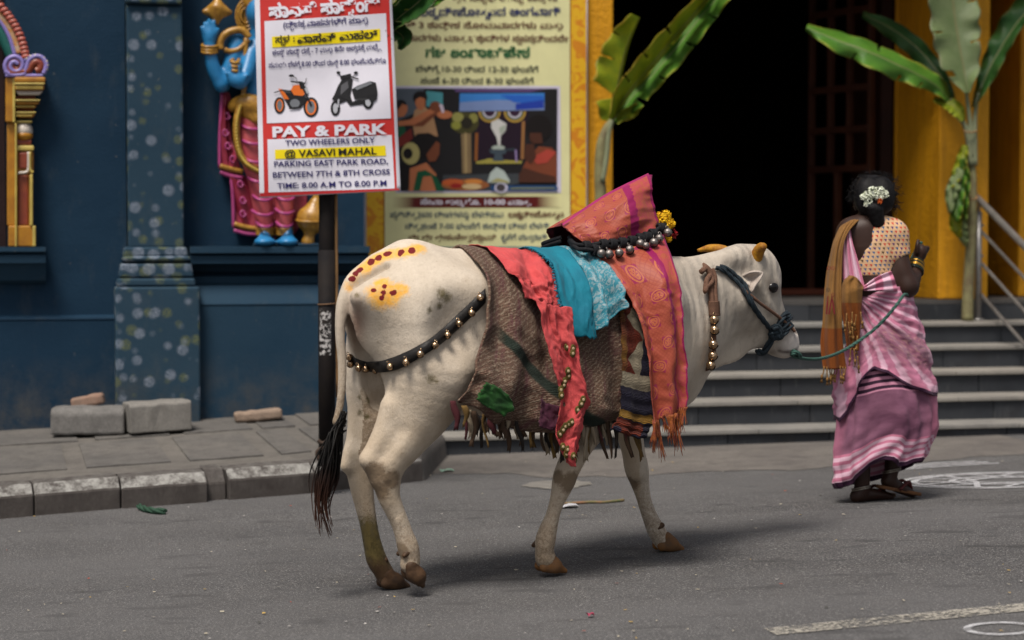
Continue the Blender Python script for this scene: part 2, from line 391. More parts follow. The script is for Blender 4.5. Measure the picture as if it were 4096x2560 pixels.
NTT, NW = 40, 12; ts = np.linspace(0, kl[-1], NTT)
v = [pv(t, w, .004*fbm(t*2, w*3)-.006) for t in ts for w in np.linspace(0, 1.02, NW)]
mesh('pavement_bed', v, grid_f(NW, NTT), M_mortar, pave, True)
joints = [kt(q) for q in (-60, 83, 190, 290, 345, 420)]
for i in range(len(joints)-1):
    t0, t1 = joints[i]+.05, joints[i+1]-.05
    for w0, w1 in ((.13, .60), (.66, .97)):
        sh = .1 if w0 > .5 else 0
        n_ = 6; top = [pv(t0+(t1-t0)*a/(n_-1)+sh, w0+(w1-w0)*b/3, .002+.004*fbm(a*1.3+i, b)) for b in range(4) for a in range(n_)]
        bot = [p-np.array([0, 0, .04]) for p in top]; f = grid_f(n_, 4)
        ring_ = list(range(n_)) + [n_*k+n_-1 for k in range(1, 4)] + list(range(n_*4-2, n_*3-1, -1)) + [n_*k for k in range(2, 0, -1)]
        N = n_*4; f = [q for q in f] + [(ring_[k], N+ring_[k], N+ring_[(k+1) % len(ring_)], ring_[(k+1) % len(ring_)]) for k in range(len(ring_))]
        mesh('paving_slab', top+bot, f, M_slab, pave)
kerb = empty('kerb', (0, 0, 0)); tag(kerb, kind='structure')
kj = [0, kt(-75), kt(32), kt(120), kt(207), kt(228), kt(316), kt(372), kl[-1]]
for i in range(len(kj)-1):
    t0, t1 = kj[i]+.003, kj[i+1]-.003; broken = abs(kj[i]-kt(207)) < 1e-6
    prof = [(0, -.05), (0, .10), (.055, .150), (.18, .156), (.18, -.05)]
    n_ = max(3, int((t1-t0)/.06)); v = []; pa = []
    for a in range(n_):
        t = t0+(t1-t0)*a/(n_-1); k = kpt(t); d = kpt(min(t+.04, kl[-1]))-kpt(max(t-.04, 0)); d /= np.linalg.norm(d); nn = np.array([-d[1], d[0], 0])
        for j, (w, h) in enumerate(prof):
            jit = .004*fbm(t*14, j*3.1+i*7)
            if broken: w = w+.035+.03*abs(fbm(t*30, j)); h = h*(.82 if j == 1 else 1)
            p = k+nn*(w+jit+.004*((i*7) % 3)); z = gz(k[0], k[1])+h+jit*.8+.003*((i*5) % 3-1); v.append((p[0], p[1], z)); pa.append(.12 if broken else (1 if j in (1, 2) else 0))
    m = len(prof); f = [(a*m+j, (a+1)*m+j, (a+1)*m+j+1, a*m+j+1) for a in range(n_-1) for j in range(m-1)] + [tuple(range(m)), tuple(range(n_*m-1, n_*m-m-1, -1))]
    # duplicate the chamfer so that paint ends sharply at its lower edge
    o = mesh('kerb_stone', v, f, None, kerb)
    me = o.data; me.materials.append(M_kerb)
    at = me.attributes.new('paint', 'FLOAT', 'FACE'); fv = np.zeros(len(me.polygons), dtype=np.float32)
    for q in me.polygons:
        js = {vi % m for vi in q.vertices}
        if len(q.vertices) == 4 and js == {1, 2}: fv[q.index] = .15 if broken else 1
        elif len(q.vertices) == 4 and js == {2, 3}: fv[q.index] = .25
    at.data.foreach_set('value', fv); bev(o, .006, 1, 25)
# kerb end turning back to the steps
e0 = kpt(kl[-1]); e1 = W(fs(430)+.05, .26, 0)
v = [];
for q in (e0, e1):
    for w, h in ((0, -.05), (.02, .12), (.07, .165), (.3, .165), (.3, -.05)):
        v.append((q[0]-w+.01, q[1], gz(q[0], q[1])+h))
bev(mesh('kerb_stone', v, [(j, 5+j, 6+j, 1+j) for j in range(4)]+[(0, 1, 2, 3, 4), (9, 8, 7, 6, 5)], M_dust, kerb), .03, 3)

# ---- blue temple wall
temple = empty('temple_wall', W(0, 0, 0), label='dark blue painted temple wall with stencilled pilaster and moulded ledges', cat='building')
def keep(o, par):       # parent while keeping world coordinates (the mesh is authored in world space)
    o.parent = par; o.matrix_parent_inverse = Matrix.Translation(-Vector(par.location)); return o
def tw(o): return keep(o, temple)
SE = fs(367)                       # right end of the blue wall
sP0, sP1 = fs(128, .08), fs(184, .08)
def wall_panel(s0, s1, z0, z1, d, nm='wall_panel', mat=None, thick=.5):
    ns, nz = max(2, int((s1-s0)/.08)), max(2, int((z1-z0)/.08)); v = []; uv = []
    for k in range(nz):
        for i in range(ns):
            s = s0+(s1-s0)*i/(ns-1); z = z0+(z1-z0)*k/(nz-1); e = .004*fbm(s*3, z*3)
            v.append(W(s, d+e, z))
    f = grid_f(ns, nz); N = len(v); v += [W(s0, d-thick, z0), W(s1, d-thick, z0), W(s1, d-thick, z1), W(s0, d-thick, z1)]
    a, b, c_, e = 0, ns-1, N-1, N-ns
    f += [(b, N+1, N+2, c_), (N, a, e, N+3), (e, c_, N+2, N+3)]
    return tw(mesh(nm, v, f, mat or M_blue, None, False))
wall_panel(-7, sP0-.005, .1, 5, 0)
wall_panel(sP1+.005, SE, .1, 5, -.12)
# lower dado left: steps out a little under a thin worn ledge
zl = fz(60, 317)
tw(fprofile('dado', -7, fs(115, .03)-.005, [(.03, .02), (.03, zl-.02), (.035, zl-.012), (.03, zl), (.0, zl+.012)], M_blue))
# niche ledge, far left
zt, zb = fz(20, 247, .16), fz(20, 263, .14)
sL = fs(45.5, .16)
tw(fprofile('niche_ledge', -7, sL, [(.02, zb-.12), (.07, zb-.10), (.11, zb-.02), (.12, zb), (.15, zb), (.155, zb+.045), (.13, zb+.05), (.13, zb+.06), (.17, zb+.065), (.17, zt)], M_ledge))
# long ledge right of the pilaster
zq = lambda y, d: fz(260, y, d)
zA, zB, zC, zD, zE, zF = zq(246.5, .1), zq(263.5, .1), zq(277, .0), zq(284, .03), zq(304, .06), .1
s0r, s1r = fs(190, .1), SE
tw(fprofile('long_ledge', s0r, s1r, [(-.09, zB-.05), (-.09, zB), (.085, zB), (.09, zB+.045), (.06, zB+.05), (.06, zB+.058), (.11, zB+.062), (.11, zA)], M_ledge, dback=-.25))
tw(fprofile('ledge_fillet', s0r, s1r, [(-.02, zD), (-.02, zC+.004), (-.06, zC+.014)], M_ledge, dback=-.25))
tw(fprofile('dado', s0r, s1r, [(.075, .05), (.075, zE-.01), (.08, zE), (.075, zE+.01), (.015, zD-.006), (-.03, zD-.004)], M_ledge, dback=-.25))
# pilaster, stacked from plinth to shaft
def pil_block(y0, y1, x0, x1, d, nm, taper=0, bw=.012, zlow=None):
    z1, z0 = fz(156, y0, d), (zlow if zlow is not None else fz(156, y1, d)); s0, s1 = fs(x0, d), fs(x1, d)
    o = tw(fbox(nm, s0, s1, z0, z1, -.2, d, M_blue2, None, bw, taper))
    me = o.data; at = me.attributes.new('fuv', 'FLOAT_VECTOR', 'POINT')
    for i_, vv in enumerate(me.vertices):
        q = np.array(vv.co)-FP0; at.data[i_].vector = (float(np.dot(q, FU)), float(q[2]), float(np.dot(q, FN)))
    return o
pil_block(-40, 3.5, 127.5, 183.5, .11, 'pilaster_cap')
pil_block(6, 248, 128, 184, .08, 'pilaster_shaft')
pil_block(247, 256.5, 124.5, 187, .105, 'base_moulding', .012)
pil_block(256, 261.5, 122, 190.5, .13, 'base_moulding', 0, .02)
pil_block(263.5, 277.5, 120.5, 191.5, .125, 'base_moulding', .012)
pil_block(278.5, 286.5, 117, 195, .145, 'base_moulding', .004)
pil_block(287, 425, 114.5, 199.5, .165, 'pilaster_plinth', 0, .012, zlow=.12)
tw(fbox('pilaster_core', sP0, sP1, .1, 5, -.4, .06, M_blue2))

# ---- ochre entrance, hall and steps
D1, TR, RI, Z1 = .27, .30, .146, .115
stairs = empty('entrance_steps', W(3, D1, 0), label='flight of dark slate steps with pale granite treads below the temple entrance', cat='steps')
sSt0 = fs(430, D1); s_end = 9.5
for i in range(6):
    dfr = D1-TR*i; ztop = Z1+RI*i; zlo = -.15 if i == 0 else Z1+RI*(i-1)
    wdt = .62+.1*((i*37) % 5)/5; s = sSt0 - ((i*.23) % .5 if i else 0); k = 0
    if i == 0: s = sSt0
    while s < s_end:
        s2 = min(s+wdt*(1+.12*math.sin(k*2.3+i)), s_end); a = max(s, sSt0)
        if s2-a > .03:
            keep(fbox('riser_panel', a+.002, s2-.002, zlo, ztop-.024, dfr-.06, dfr-.012-.003*(k % 2), M_slate, None, .003), stairs)
        s = s2; k += 1
    s = sSt0 - ((i*.41) % .7); k = 0
    while s < s_end and i < 5:
        s2 = min(s+.95*(1+.15*math.sin(k*1.9+i*2)), s_end); a = max(s, sSt0)
        if s2-a > .03:
            keep(fbox('tread_slab', a+.002, s2-.002, ztop-.026, ztop+.001*((k+i) % 2), dfr-TR-.05, dfr+.012-.003*((k*3+i) % 2), M_tread, None, .004), stairs)
        s = s2; k += 1
keep(fbox('step_core', sSt0+.01, s_end, -.2, Z1-.036, D1-2.2, D1-.05, M_gap), stairs)
for i in range(1, 6): keep(fbox('step_core', sSt0+.01, s_end, Z1+RI*(i-1)-.03, Z1+RI*i-.037, D1-2.2, D1-TR*i-.05, M_gap), stairs)
DP = D1-TR*5-.02; ZL = Z1+RI*5
M_floor = plain('hall_floor_stone', (.075, .07, .066), .55, (.05, .047, .045), 3, .1, 40)
keep(fbox('landing_floor', sSt0, s_end, ZL-.03, ZL, -10, DP+.01, M_floor), stairs)
# pillars
def pillar(x0, x1, depth, label, group='ochre entrance pillars', d=DP-.03):
    s0, s1 = fs(x0, d), fs(x1, d)
    o = fbox('entrance_pillar', s0, s1, ZL-.0, 4.2, d-depth, d, M_yel, None, .012); return tag(o, label, 'pillar', group)
pillar(938.7, 988.5, .72, 'ochre yellow square pillar behind the tall banana plant by the handrail')
pillar(1019, 1110, .5, 'shaded ochre pillar cut by the right edge of the picture', d=DP-.5)
sl = fs(366, DP); so = fs(613, DP)
tag(fbox('entrance_pier', fs(330, DP), so, -.1, 4.2, DP-.7, DP, M_yel, None, .012), 'ochre yellow pier behind the festival banner and small banana plant', 'pillar', 'ochre entrance pillars')
# hall behind: dark walls, ceiling, porch roof
hall = empty('temple_hall', W(3, -5, 0), label='pitch dark temple hall seen through the entrance', cat='interior')
hk = lambda o: keep(o, hall)
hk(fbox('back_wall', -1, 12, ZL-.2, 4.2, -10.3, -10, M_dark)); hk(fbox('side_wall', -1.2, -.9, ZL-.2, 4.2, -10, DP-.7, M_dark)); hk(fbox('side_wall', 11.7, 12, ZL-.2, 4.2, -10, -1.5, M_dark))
hk(fbox('ceiling', -1, 12, 4.0, 4.3, -10, DP-.2, M_dark)); hk(fbox('inner_floor', -.9, 11.7, ZL-.1, ZL+.006, -10, DP-1.0, M_dark))  # inner floor: sheet over the floor stone, coloured with the hall's darkness
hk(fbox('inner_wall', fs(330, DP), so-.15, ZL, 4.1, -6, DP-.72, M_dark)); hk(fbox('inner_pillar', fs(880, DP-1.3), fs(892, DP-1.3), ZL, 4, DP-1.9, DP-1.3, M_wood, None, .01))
hk(fbox('door_jamb', fs(895, DP-.76), fs(900.5, DP-.76), ZL, 4, DP-.80, DP-.755, M_yel, None, .006))
hk(fbox('lintel', so, s_end+2, 3.25, 4.2, DP-.9, DP-.1, M_yel, None, .02))
hk(fbox('porch_roof', so+.02, s_end+2, 3.55, 3.75, DP-.3, DP+.45, M_yel, None, .02))
hk(fbox('threshold', so, fs(938, DP-1), ZL+.008, ZL+.05, DP-1.25, DP-1.05, plain('red_threshold', (.10, .025, .012), .7)))
# folding grille door standing open on the right
door = empty('grille_door', (0, 0, 0), label='open brown wooden grille door leaf inside the entrance', cat='door')
gA = np.array([ray(869.5, 235)[0], 1, 0]); Yn = 14.75; pn = np.array([ray(869.5, 235)[0]*Yn, Yn, 0]); gd = np.array([-.36, .56, 0]); gl = 1.0
def gp(px):     # distance along the leaf for a picture column
    a = ray(px, 235)[0]; return (pn[0]-a*pn[1])/(-gd[0]+a*gd[1])
def gbar(u0, u1, z0, z1, w=.03, nm='bar'):
    a, b = pn+gd*u0, pn+gd*u1; nn = np.array([gd[1], -gd[0], 0]); nn = nn/np.linalg.norm(nn)*w
    if abs(u1-u0) < 1e-6:
        t = gd/np.linalg.norm(gd)*w*.6; a = a-t; b = b+t
    hexa(nm, [a-nn+[0,0,z0], b-nn+[0,0,z0], b+nn+[0,0,z0], a+nn+[0,0,z0], a-nn+[0,0,z1], b-nn+[0,0,z1], b+nn+[0,0,z1], a+nn+[0,0,z1]], M_wood, door, .006)
us = [gp(q) for q in (869.5, 848.6, 829.6, 810.6)]
def gzz(px, py): u = gp(px); return atY(px, py, (pn+gd*u)[1])[2]
zz = [ZL+.02, gzz(840, 169), gzz(840, 130), gzz(840, 89), gzz(840, 12), 3.3]
for k, u in enumerate(us): gbar(u, u, ZL+.02 if k in (0, 3) else zz[1], 3.3, .028, 'stile' if k in (0, 3) else 'bar')
gbar(gp(837), gp(837), ZL+.02, zz[1], .03)
for z in zz[1:5]: gbar(us[0], us[3], z-.025, z+.025, .03, 'rail')
# ================================================================ implicit surfaces: bodies grown as one continuous mesh
class Field:
    def __init__(self): self.p = []
    def cone(self, a, b, ra, rb, k=.03, sq=None, ax=1, op='u'):
        self.p.append(('c', np.asarray(a, float), np.asarray(b, float), ra, rb, k, sq, ax, op)); return self
    def chain(self, pts, k=.03, sq=None, ax=1):
        P = np.array([np.append(a, r) for a, r in pts], float); n = (len(P)-1)*4+1 if len(P) > 2 else len(P); Q = catmull(P, n)
        self.p.append(('h', Q, k, sq, ax, 'u')); return self
    def ell(self, c, r, k=.03, rot=None, op='u'):
        self.p.append(('e', np.asarray(c, float), np.asarray(r, float), rot, k, op)); return self
    def ev(self, q, X, Y, Z):
        if q[0] == 'c':
            _, a, b, ra, rb, k, sq, ax, op = q; ab = b-a; L = max(np.dot(ab, ab), 1e-9)
            t = np.clip(((X-a[0])*ab[0]+(Y-a[1])*ab[1]+(Z-a[2])*ab[2])/L, 0, 1).astype(np.float32)
            d = [X-a[0]-t*ab[0], Y-a[1]-t*ab[1], Z-a[2]-t*ab[2]]
            if sq: d[ax] = d[ax]/sq
            return (np.sqrt(d[0]**2+d[1]**2+d[2]**2)-(ra+t*(rb-ra)))*(min(1, sq) if sq else 1), k, op
        if q[0] == 'h':
            _, Q, k, sq, ax, op = q; D = None
            for i in range(len(Q)-1):
                d = self.ev(('c', Q[i][:3], Q[i+1][:3], Q[i][3], Q[i+1][3], k, sq, ax, op), X, Y, Z)[0]; D = d if D is None else np.minimum(D, d)
            return D, k, op
        _, c, r, rot, k, op = q; d = [X-c[0], Y-c[1], Z-c[2]]
        if rot is not None:
            M = np.asarray(rot); d = [M[0][i]*d[0]+M[1][i]*d[1]+M[2][i]*d[2] for i in range(3)]
        k0 = np.sqrt((d[0]/r[0])**2+(d[1]/r[1])**2+(d[2]/r[2])**2); k1 = np.sqrt((d[0]/r[0]**2)**2+(d[1]/r[1]**2)**2+(d[2]/r[2]**2)**2)
        return (k0*(k0-1)/(k1+1e-6)).astype(np.float32), k, op
    def box(self, q, m):
        if q[0] == 'c':
            r = max(q[3], q[4])*max(1, q[6] or 1)+m+q[5]; return np.minimum(q[1], q[2])-r, np.maximum(q[1], q[2])+r
        if q[0] == 'h':
            r = q[1][:, 3].max()*max(1, q[3] or 1)+m+q[2]; return q[1][:, :3].min(0)-r, q[1][:, :3].max(0)+r
        r = q[2].max()+m+q[4]; return q[1]-r, q[1]+r
    def grid(self, res, pad=.03):
        lo = np.min([self.box(q, 0)[0] for q in self.p if q[-1] == 'u'], axis=0)-pad; hi = np.max([self.box(q, 0)[1] for q in self.p if q[-1] == 'u'], axis=0)+pad
        n = np.ceil((hi-lo)/res).astype(int)+1; F = np.full(n, .5, dtype=np.float32)
        ax = [(lo[i]+res*np.arange(n[i])).astype(np.float32) for i in range(3)]
        for q in self.p:
            b0, b1 = self.box(q, .03); i0 = np.clip(((b0-lo)/res).astype(int), 0, n-1); i1 = np.clip(((b1-lo)/res).astype(int)+2, 0, n)
            if np.any(i1 <= i0): continue
            sl = tuple(slice(i0[i], i1[i]) for i in range(3))
            X, Y, Z = ax[0][sl[0]][:, None, None], ax[1][sl[1]][None, :, None], ax[2][sl[2]][None, None, :]
            d, k, op = self.ev(q, X, Y, Z); A = F[sl]
            if op == 'u': h = np.maximum(k-np.abs(A-d), 0)/k; F[sl] = np.minimum(A, d)-h*h*k*.25
            else: h = np.maximum(k-np.abs(A+d), 0)/k; F[sl] = np.maximum(A, -d)+h*h*k*.25
        self.F, self.lo, self.res = F, lo, res; return F
    def val(self, P):
        """trilinear sample of the grid"""
        P = np.atleast_2d(P); g = (P-self.lo)/self.res; n = np.array(self.F.shape); g = np.clip(g, 0, n-1.001); i = g.astype(int); f = g-i; out = 0
        for a in (0, 1):
            for b in (0, 1):
                for c in (0, 1):
                    w = (f[:, 0] if a else 1-f[:, 0])*(f[:, 1] if b else 1-f[:, 1])*(f[:, 2] if c else 1-f[:, 2]); out = out+w*self.F[i[:, 0]+a, i[:, 1]+b, i[:, 2]+c]
        return out
    def grad(self, P):
        P = np.atleast_2d(P); e = self.res; G = np.stack([self.val(P+d)-self.val(P-d) for d in np.eye(3)*e], 1); return G/(np.linalg.norm(G, axis=1)[:, None]+1e-9)
    def cast(self, o, d, t0, t1, n=500, off=0.0):
        ts = np.linspace(t0, t1, n); v = self.val(o+ts[:, None]*d)-off; h = np.where(v < 0)[0]
        return None if len(h) == 0 else o+ts[h[0]]*d
    def nets(self):
        F = self.F; S = F < 0; nx, ny, nz = F.shape; o8 = [(a, b, c) for a in (0, 1) for b in (0, 1) for c in (0, 1)]
        cnt = sum(S[a:nx-1+a, b:ny-1+b, c:nz-1+c].astype(np.int8) for a, b, c in o8); act = (cnt > 0) & (cnt < 8); I = np.argwhere(act)
        vals = np.stack([F[I[:, 0]+a, I[:, 1]+b, I[:, 2]+c] for a, b, c in o8], 1); P = np.zeros((len(I), 3)); C = np.zeros(len(I))
        for a in range(8):
            for b in range(a+1, 8):
                if sum(x != y for x, y in zip(o8[a], o8[b])) != 1: continue
                va, vb = vals[:, a], vals[:, b]; m = (va < 0) != (vb < 0); t = np.where(m, va/np.where(m, va-vb, 1), 0)
                A, B = np.array(o8[a]), np.array(o8[b]); P += np.where(m[:, None], A+t[:, None]*(B-A), 0); C += m
        V = self.lo+self.res*(I+P/C[:, None]); idx = np.full((nx-1, ny-1, nz-1), -1, np.int32); idx[tuple(I.T)] = np.arange(len(I)); Q = []
        for axn in range(3):
            u, w = [(1, 2), (2, 0), (0, 1)][axn]; s0 = [slice(None)]*3; s1 = [slice(None)]*3; s0[axn] = slice(0, -1); s1[axn] = slice(1, None)
            D = S[tuple(s0)] != S[tuple(s1)]; E = np.argwhere(D); ok = (E[:, u] > 0) & (E[:, w] > 0) & (E[:, u] < F.shape[u]-1) & (E[:, w] < F.shape[w]-1); E = E[ok]
            ins = S[E[:, 0], E[:, 1], E[:, 2]]; du = np.zeros(3, int); du[u] = 1; dw = np.zeros(3, int); dw[w] = 1
            q = np.stack([idx[tuple((E-du-dw).T)], idx[tuple((E-dw).T)], idx[tuple(E.T)], idx[tuple((E-du).T)]], 1); q[~ins] = q[~ins][:, ::-1]; Q.append(q)
        Q = np.vstack(Q); Q = Q[(Q >= 0).all(1)]
        return V, Q
    def build(self, name, res, mat, parent=None, attrs=None, pad=.03):
        self.grid(res, pad); v, f = self.nets(); self.V = v
        return mesh(name, v, f, mat, parent, True, attrs(v) if attrs else None)
def rotm(ax, ang): return np.array(Matrix.Rotation(ang, 3, ax))
# ================================================================ THE COW
TH = R(28); CFW = np.array([math.cos(TH), math.sin(TH), 0]); CLT = np.array([-math.sin(TH), math.cos(TH), 0])
_gf = ground(393, 588.5); CORG = _gf - CLT*.10; CORG[2] = 0
def toL(p): q = np.asarray(p)-CORG; return np.array([np.dot(q, CFW), np.dot(q, CLT), q[2]])
def toW(l): return CORG + CFW*l[0] + CLT*l[1] + np.array([0, 0, l[2]])
def C(px, py, lat): return toL(hitplane(px, py, CORG+CLT*lat, CLT))
def Lray(px, py): d = ray(px, py); return toL(CAM), np.array([np.dot(d, CFW), np.dot(d, CLT), d[2]])
def cl(fn, lst): return [fn(a, b) for a, b in lst]
cow = empty('cow', CORG, TH, label='white humped cow in layered cloths walking along the road', cat='cow')
def CF(x, y, lat): return C(*cF(x, y), lat)
B = Field()
# trunk
B.cone(CF(1040, 800, 0), CF(1470, 820, 0), .275, .285, .10, .80)
B.cone(CF(1440, 800, 0), CF(1560, 800, 0), .26, .20, .10, .72)
B.cone(CF(925, 740, 0), CF(1060, 770, 0), .175, .25, .10, .95)
B.cone(CF(862, 668, 0), CF(960, 628, 0), .035, .07, .08); B.cone(CF(960, 628, 0), CF(1120, 650, 0), .075, .06, .08); B.cone(CF(1120, 650, 0), CF(1480, 645, 0), .06, .07, .08)
for s in (-1, 1):
    B.cone(CF(1105, 690, s*.19), CF(985, 640, s*.05), .045, .06, .09)            # hook bone to sacrum
    B.cone(C(359, 297, s*.112), CF(960, 705, s*.12), .026, .10, .10)             # pin bone
# hump and shoulders
B.cone(CF(1490, 640, 0), CF(1470, 590, 0), .12, .07, .08, .7)
for s in (-1, 1): B.cone(CF(1530, 720, s*.12), CF(1500, 930, s*.14), .14, .10, .08)
n_tr = len(B.p)
# hind legs: (px, py, radius); lateral per leg
def leg(lat0, lat1, pts, k=.035, sq=None):
    n = len(pts); return B.chain([(C(x, y, lat0+(lat1-lat0)*i/(n-1)), r) for i, (x, y, r) in enumerate(pts)], k, sq)
NH, FH, NF, FF = -.11, .10, -.07, .11
leg(-.12, NH, [(433, 322, .185), (430, 372, .165), (421, 405, .125), (411, 427, .095), (399, 446, .078), (388, 463, .058)], .05)
leg(-.12, NH, [(390, 408, .035), (382, 432, .032), (368, 459, .028)], .05)                   # hamstring tendon to the point of hock
leg(NH, NH, [(388, 463, .058), (387, 480, .050), (388.5, 495, .041), (394, 509, .035), (400, 523, .0325), (404.5, 536, .034), (408, 547, .0385), (410.5, 558, .035), (410, 564, .036)], .02)
leg(NH, NH, [(369, 460, .026), (378, 478, .03)], .03)
leg(.12, FH, [(395, 322, .17), (385, 372, .15), (376, 405, .10), (369, 432, .075), (362, 452, .055)], .05)
leg(.12, FH, [(362, 402, .03), (361, 435, .03), (347.5, 466, .026)], .05)
leg(FH, FH, [(362, 452, .055), (360, 472, .048), (362.5, 492, .041), (365, 506, .036), (368.5, 524, .032), (372, 542, .033), (376.5, 559, .038), (382, 569, .036), (386, 576, .036)], .02)
# fore legs
leg(-.14, NF, [(606, 405, .085), (590, 428, .062), (577, 450, .05), (567, 471, .045), (564, 480, .044), (560, 493, .034), (555.5, 506, .0265), (552, 518, .0275), (548, 530, .034), (545.3, 541, .038), (544.5, 551, .035), (545.5, 558, .039), (548, 562, .036)], .02)
leg(.13, FF, [(627, 405, .085), (629, 428, .058), (633, 450, .046), (636.5, 468, .0475), (639.5, 481, .038), (642.6, 494, .030), (646, 506, .0285), (650.5, 518, .031), (655.5, 529, .036), (660, 537, .036), (663, 541, .037)], .02)
# neck, throat and dewlap
c4 = lambda x, y, lat=0: C(*cR4(x, y), lat)
B.cone(CF(1560, 770, 0), c4(640, 440), .175, .125, .09, .62); B.cone(CF(1530, 690, 0), c4(560, 370), .10, .055, .08, .7)
B.cone(CF(1555, 850, 0), c4(560, 610), .12, .10, .08, .55)
B.chain([(c4(165, 1110), .115), (c4(195, 980), .112), (c4(260, 800), .11)], .05, .42)
B.chain([(c4(205, 1180), .092), (c4(265, 1090), .070), (c4(290, 980), .055)], .03, .30)
B.chain([(c4(500, 930), .058), (c4(540, 955), .056), (c4(640, 935), .050), (c4(740, 870), .036)], .03, .34)
# head
B.ell(c4(790, 395), (.104, .084, .115), .04); B.cone(c4(690, 270), c4(780, 290), .055, .065, .05, 1.15)      # cranium, poll
B.cone(c4(800, 430), c4(862, 620), .092, .067, .05, .85); B.cone(c4(862, 620), c4(1010, 855), .066, .049, .04, .85)
B.cone(c4(1018, 850), c4(1045, 905), .048, .042, .03, 1.05)                                               # muzzle
B.cone(c4(740, 640), c4(960, 880), .085, .045, .05, .7); B.cone(c4(960, 905), c4(1010, 925), .036, .034, .03, .9)    # jaw, chin
for s in (-1, 1):
    B.cone(c4(690, 560, s*.05), c4(790, 640, s*.045), .07, .055, .05); B.ell(c4(925, 455, s*.068), (.032, .022, .028), .025)   # cheek, brow
    B.cone(c4(610, 250, s*.06), c4(650, 245, s*.05), .035, .04, .04)
B.ell(c4(1098, 800, -.035), (.016, .012, .012), .012, op='s')
# tail as far as the hair
tl = [(690, 235, .032), (575, 278, .031), (500, 335, .029), (430, 415, .027), (380, 505, .0245), (348, 605, .0225), (334, 720, .020), (332, 860, .0175), (343, 980, .0165), (347, 1120, .0155), (340, 1270, .0145), (322, 1400, .0135), (296, 1490, .0125)]
B.chain([(C(*cR1(x, y), 0)-np.array([0 if i < 3 else .014, 0, 0]), r) for i, (x, y, r) in enumerate(tl)], .02)
# bones and tendons: grooves along the hind legs, cheek and ribs
for s, lt in ((-1, NH), (1, FH)):
    dx = 0 if s < 0 else -25
    B.cone(C(399+dx, 432, lt+s*.085), C(383+dx, 456, lt+s*.062), .018, .012, .03, None, 1, 's')
    B.cone(C(389+dx*.95, 486, lt+s*.052), C(398+dx*.95, 516, lt+s*.040), .009, .008, .018, None, 1, 's')
B.cone(C(*cR1(560, 640), -.235), C(*cR1(640, 1000), -.25), .03, .03, .06, None, 1, 's')
B.cone(c4(800, 520, -.098), c4(900, 700, -.088), .022, .018, .03, None, 1, 's'); B.cone(c4(640, 560, -.135), c4(690, 800, -.115), .02, .02, .04, None, 1, 's')
B.ell(C(566.5, 474, NF-.018), (.03, .03, .038), .02); B.ell(C(638, 472, FF-.018), (.03, .03, .036), .02)
# hollows: flank behind the ribs, under the tail, beside the tail head
B.ell(CF(1085, 775, -.30), (.09, .075, .11), .10, op='s'); B.ell(CF(1085, 775, .30), (.09, .075, .11), .10, op='s')
B.cone(C(*cR1(640, 340), -.072), C(*cR1(440, 470), -.055), .016, .022, .03, None, 1, 's')
for (xa, ya, ra), (xb, yb, rb) in zip(((405, 600, .022), (425, 760, .034), (500, 990, .042), (575, 1180, .05)), ((425, 760, .034), (500, 990, .042), (575, 1180, .05), (640, 1330, .06))): B.cone(C(*cR1(xa, ya), .005), C(*cR1(xb, yb), .005), ra, rb, .025, None, 1, 's')

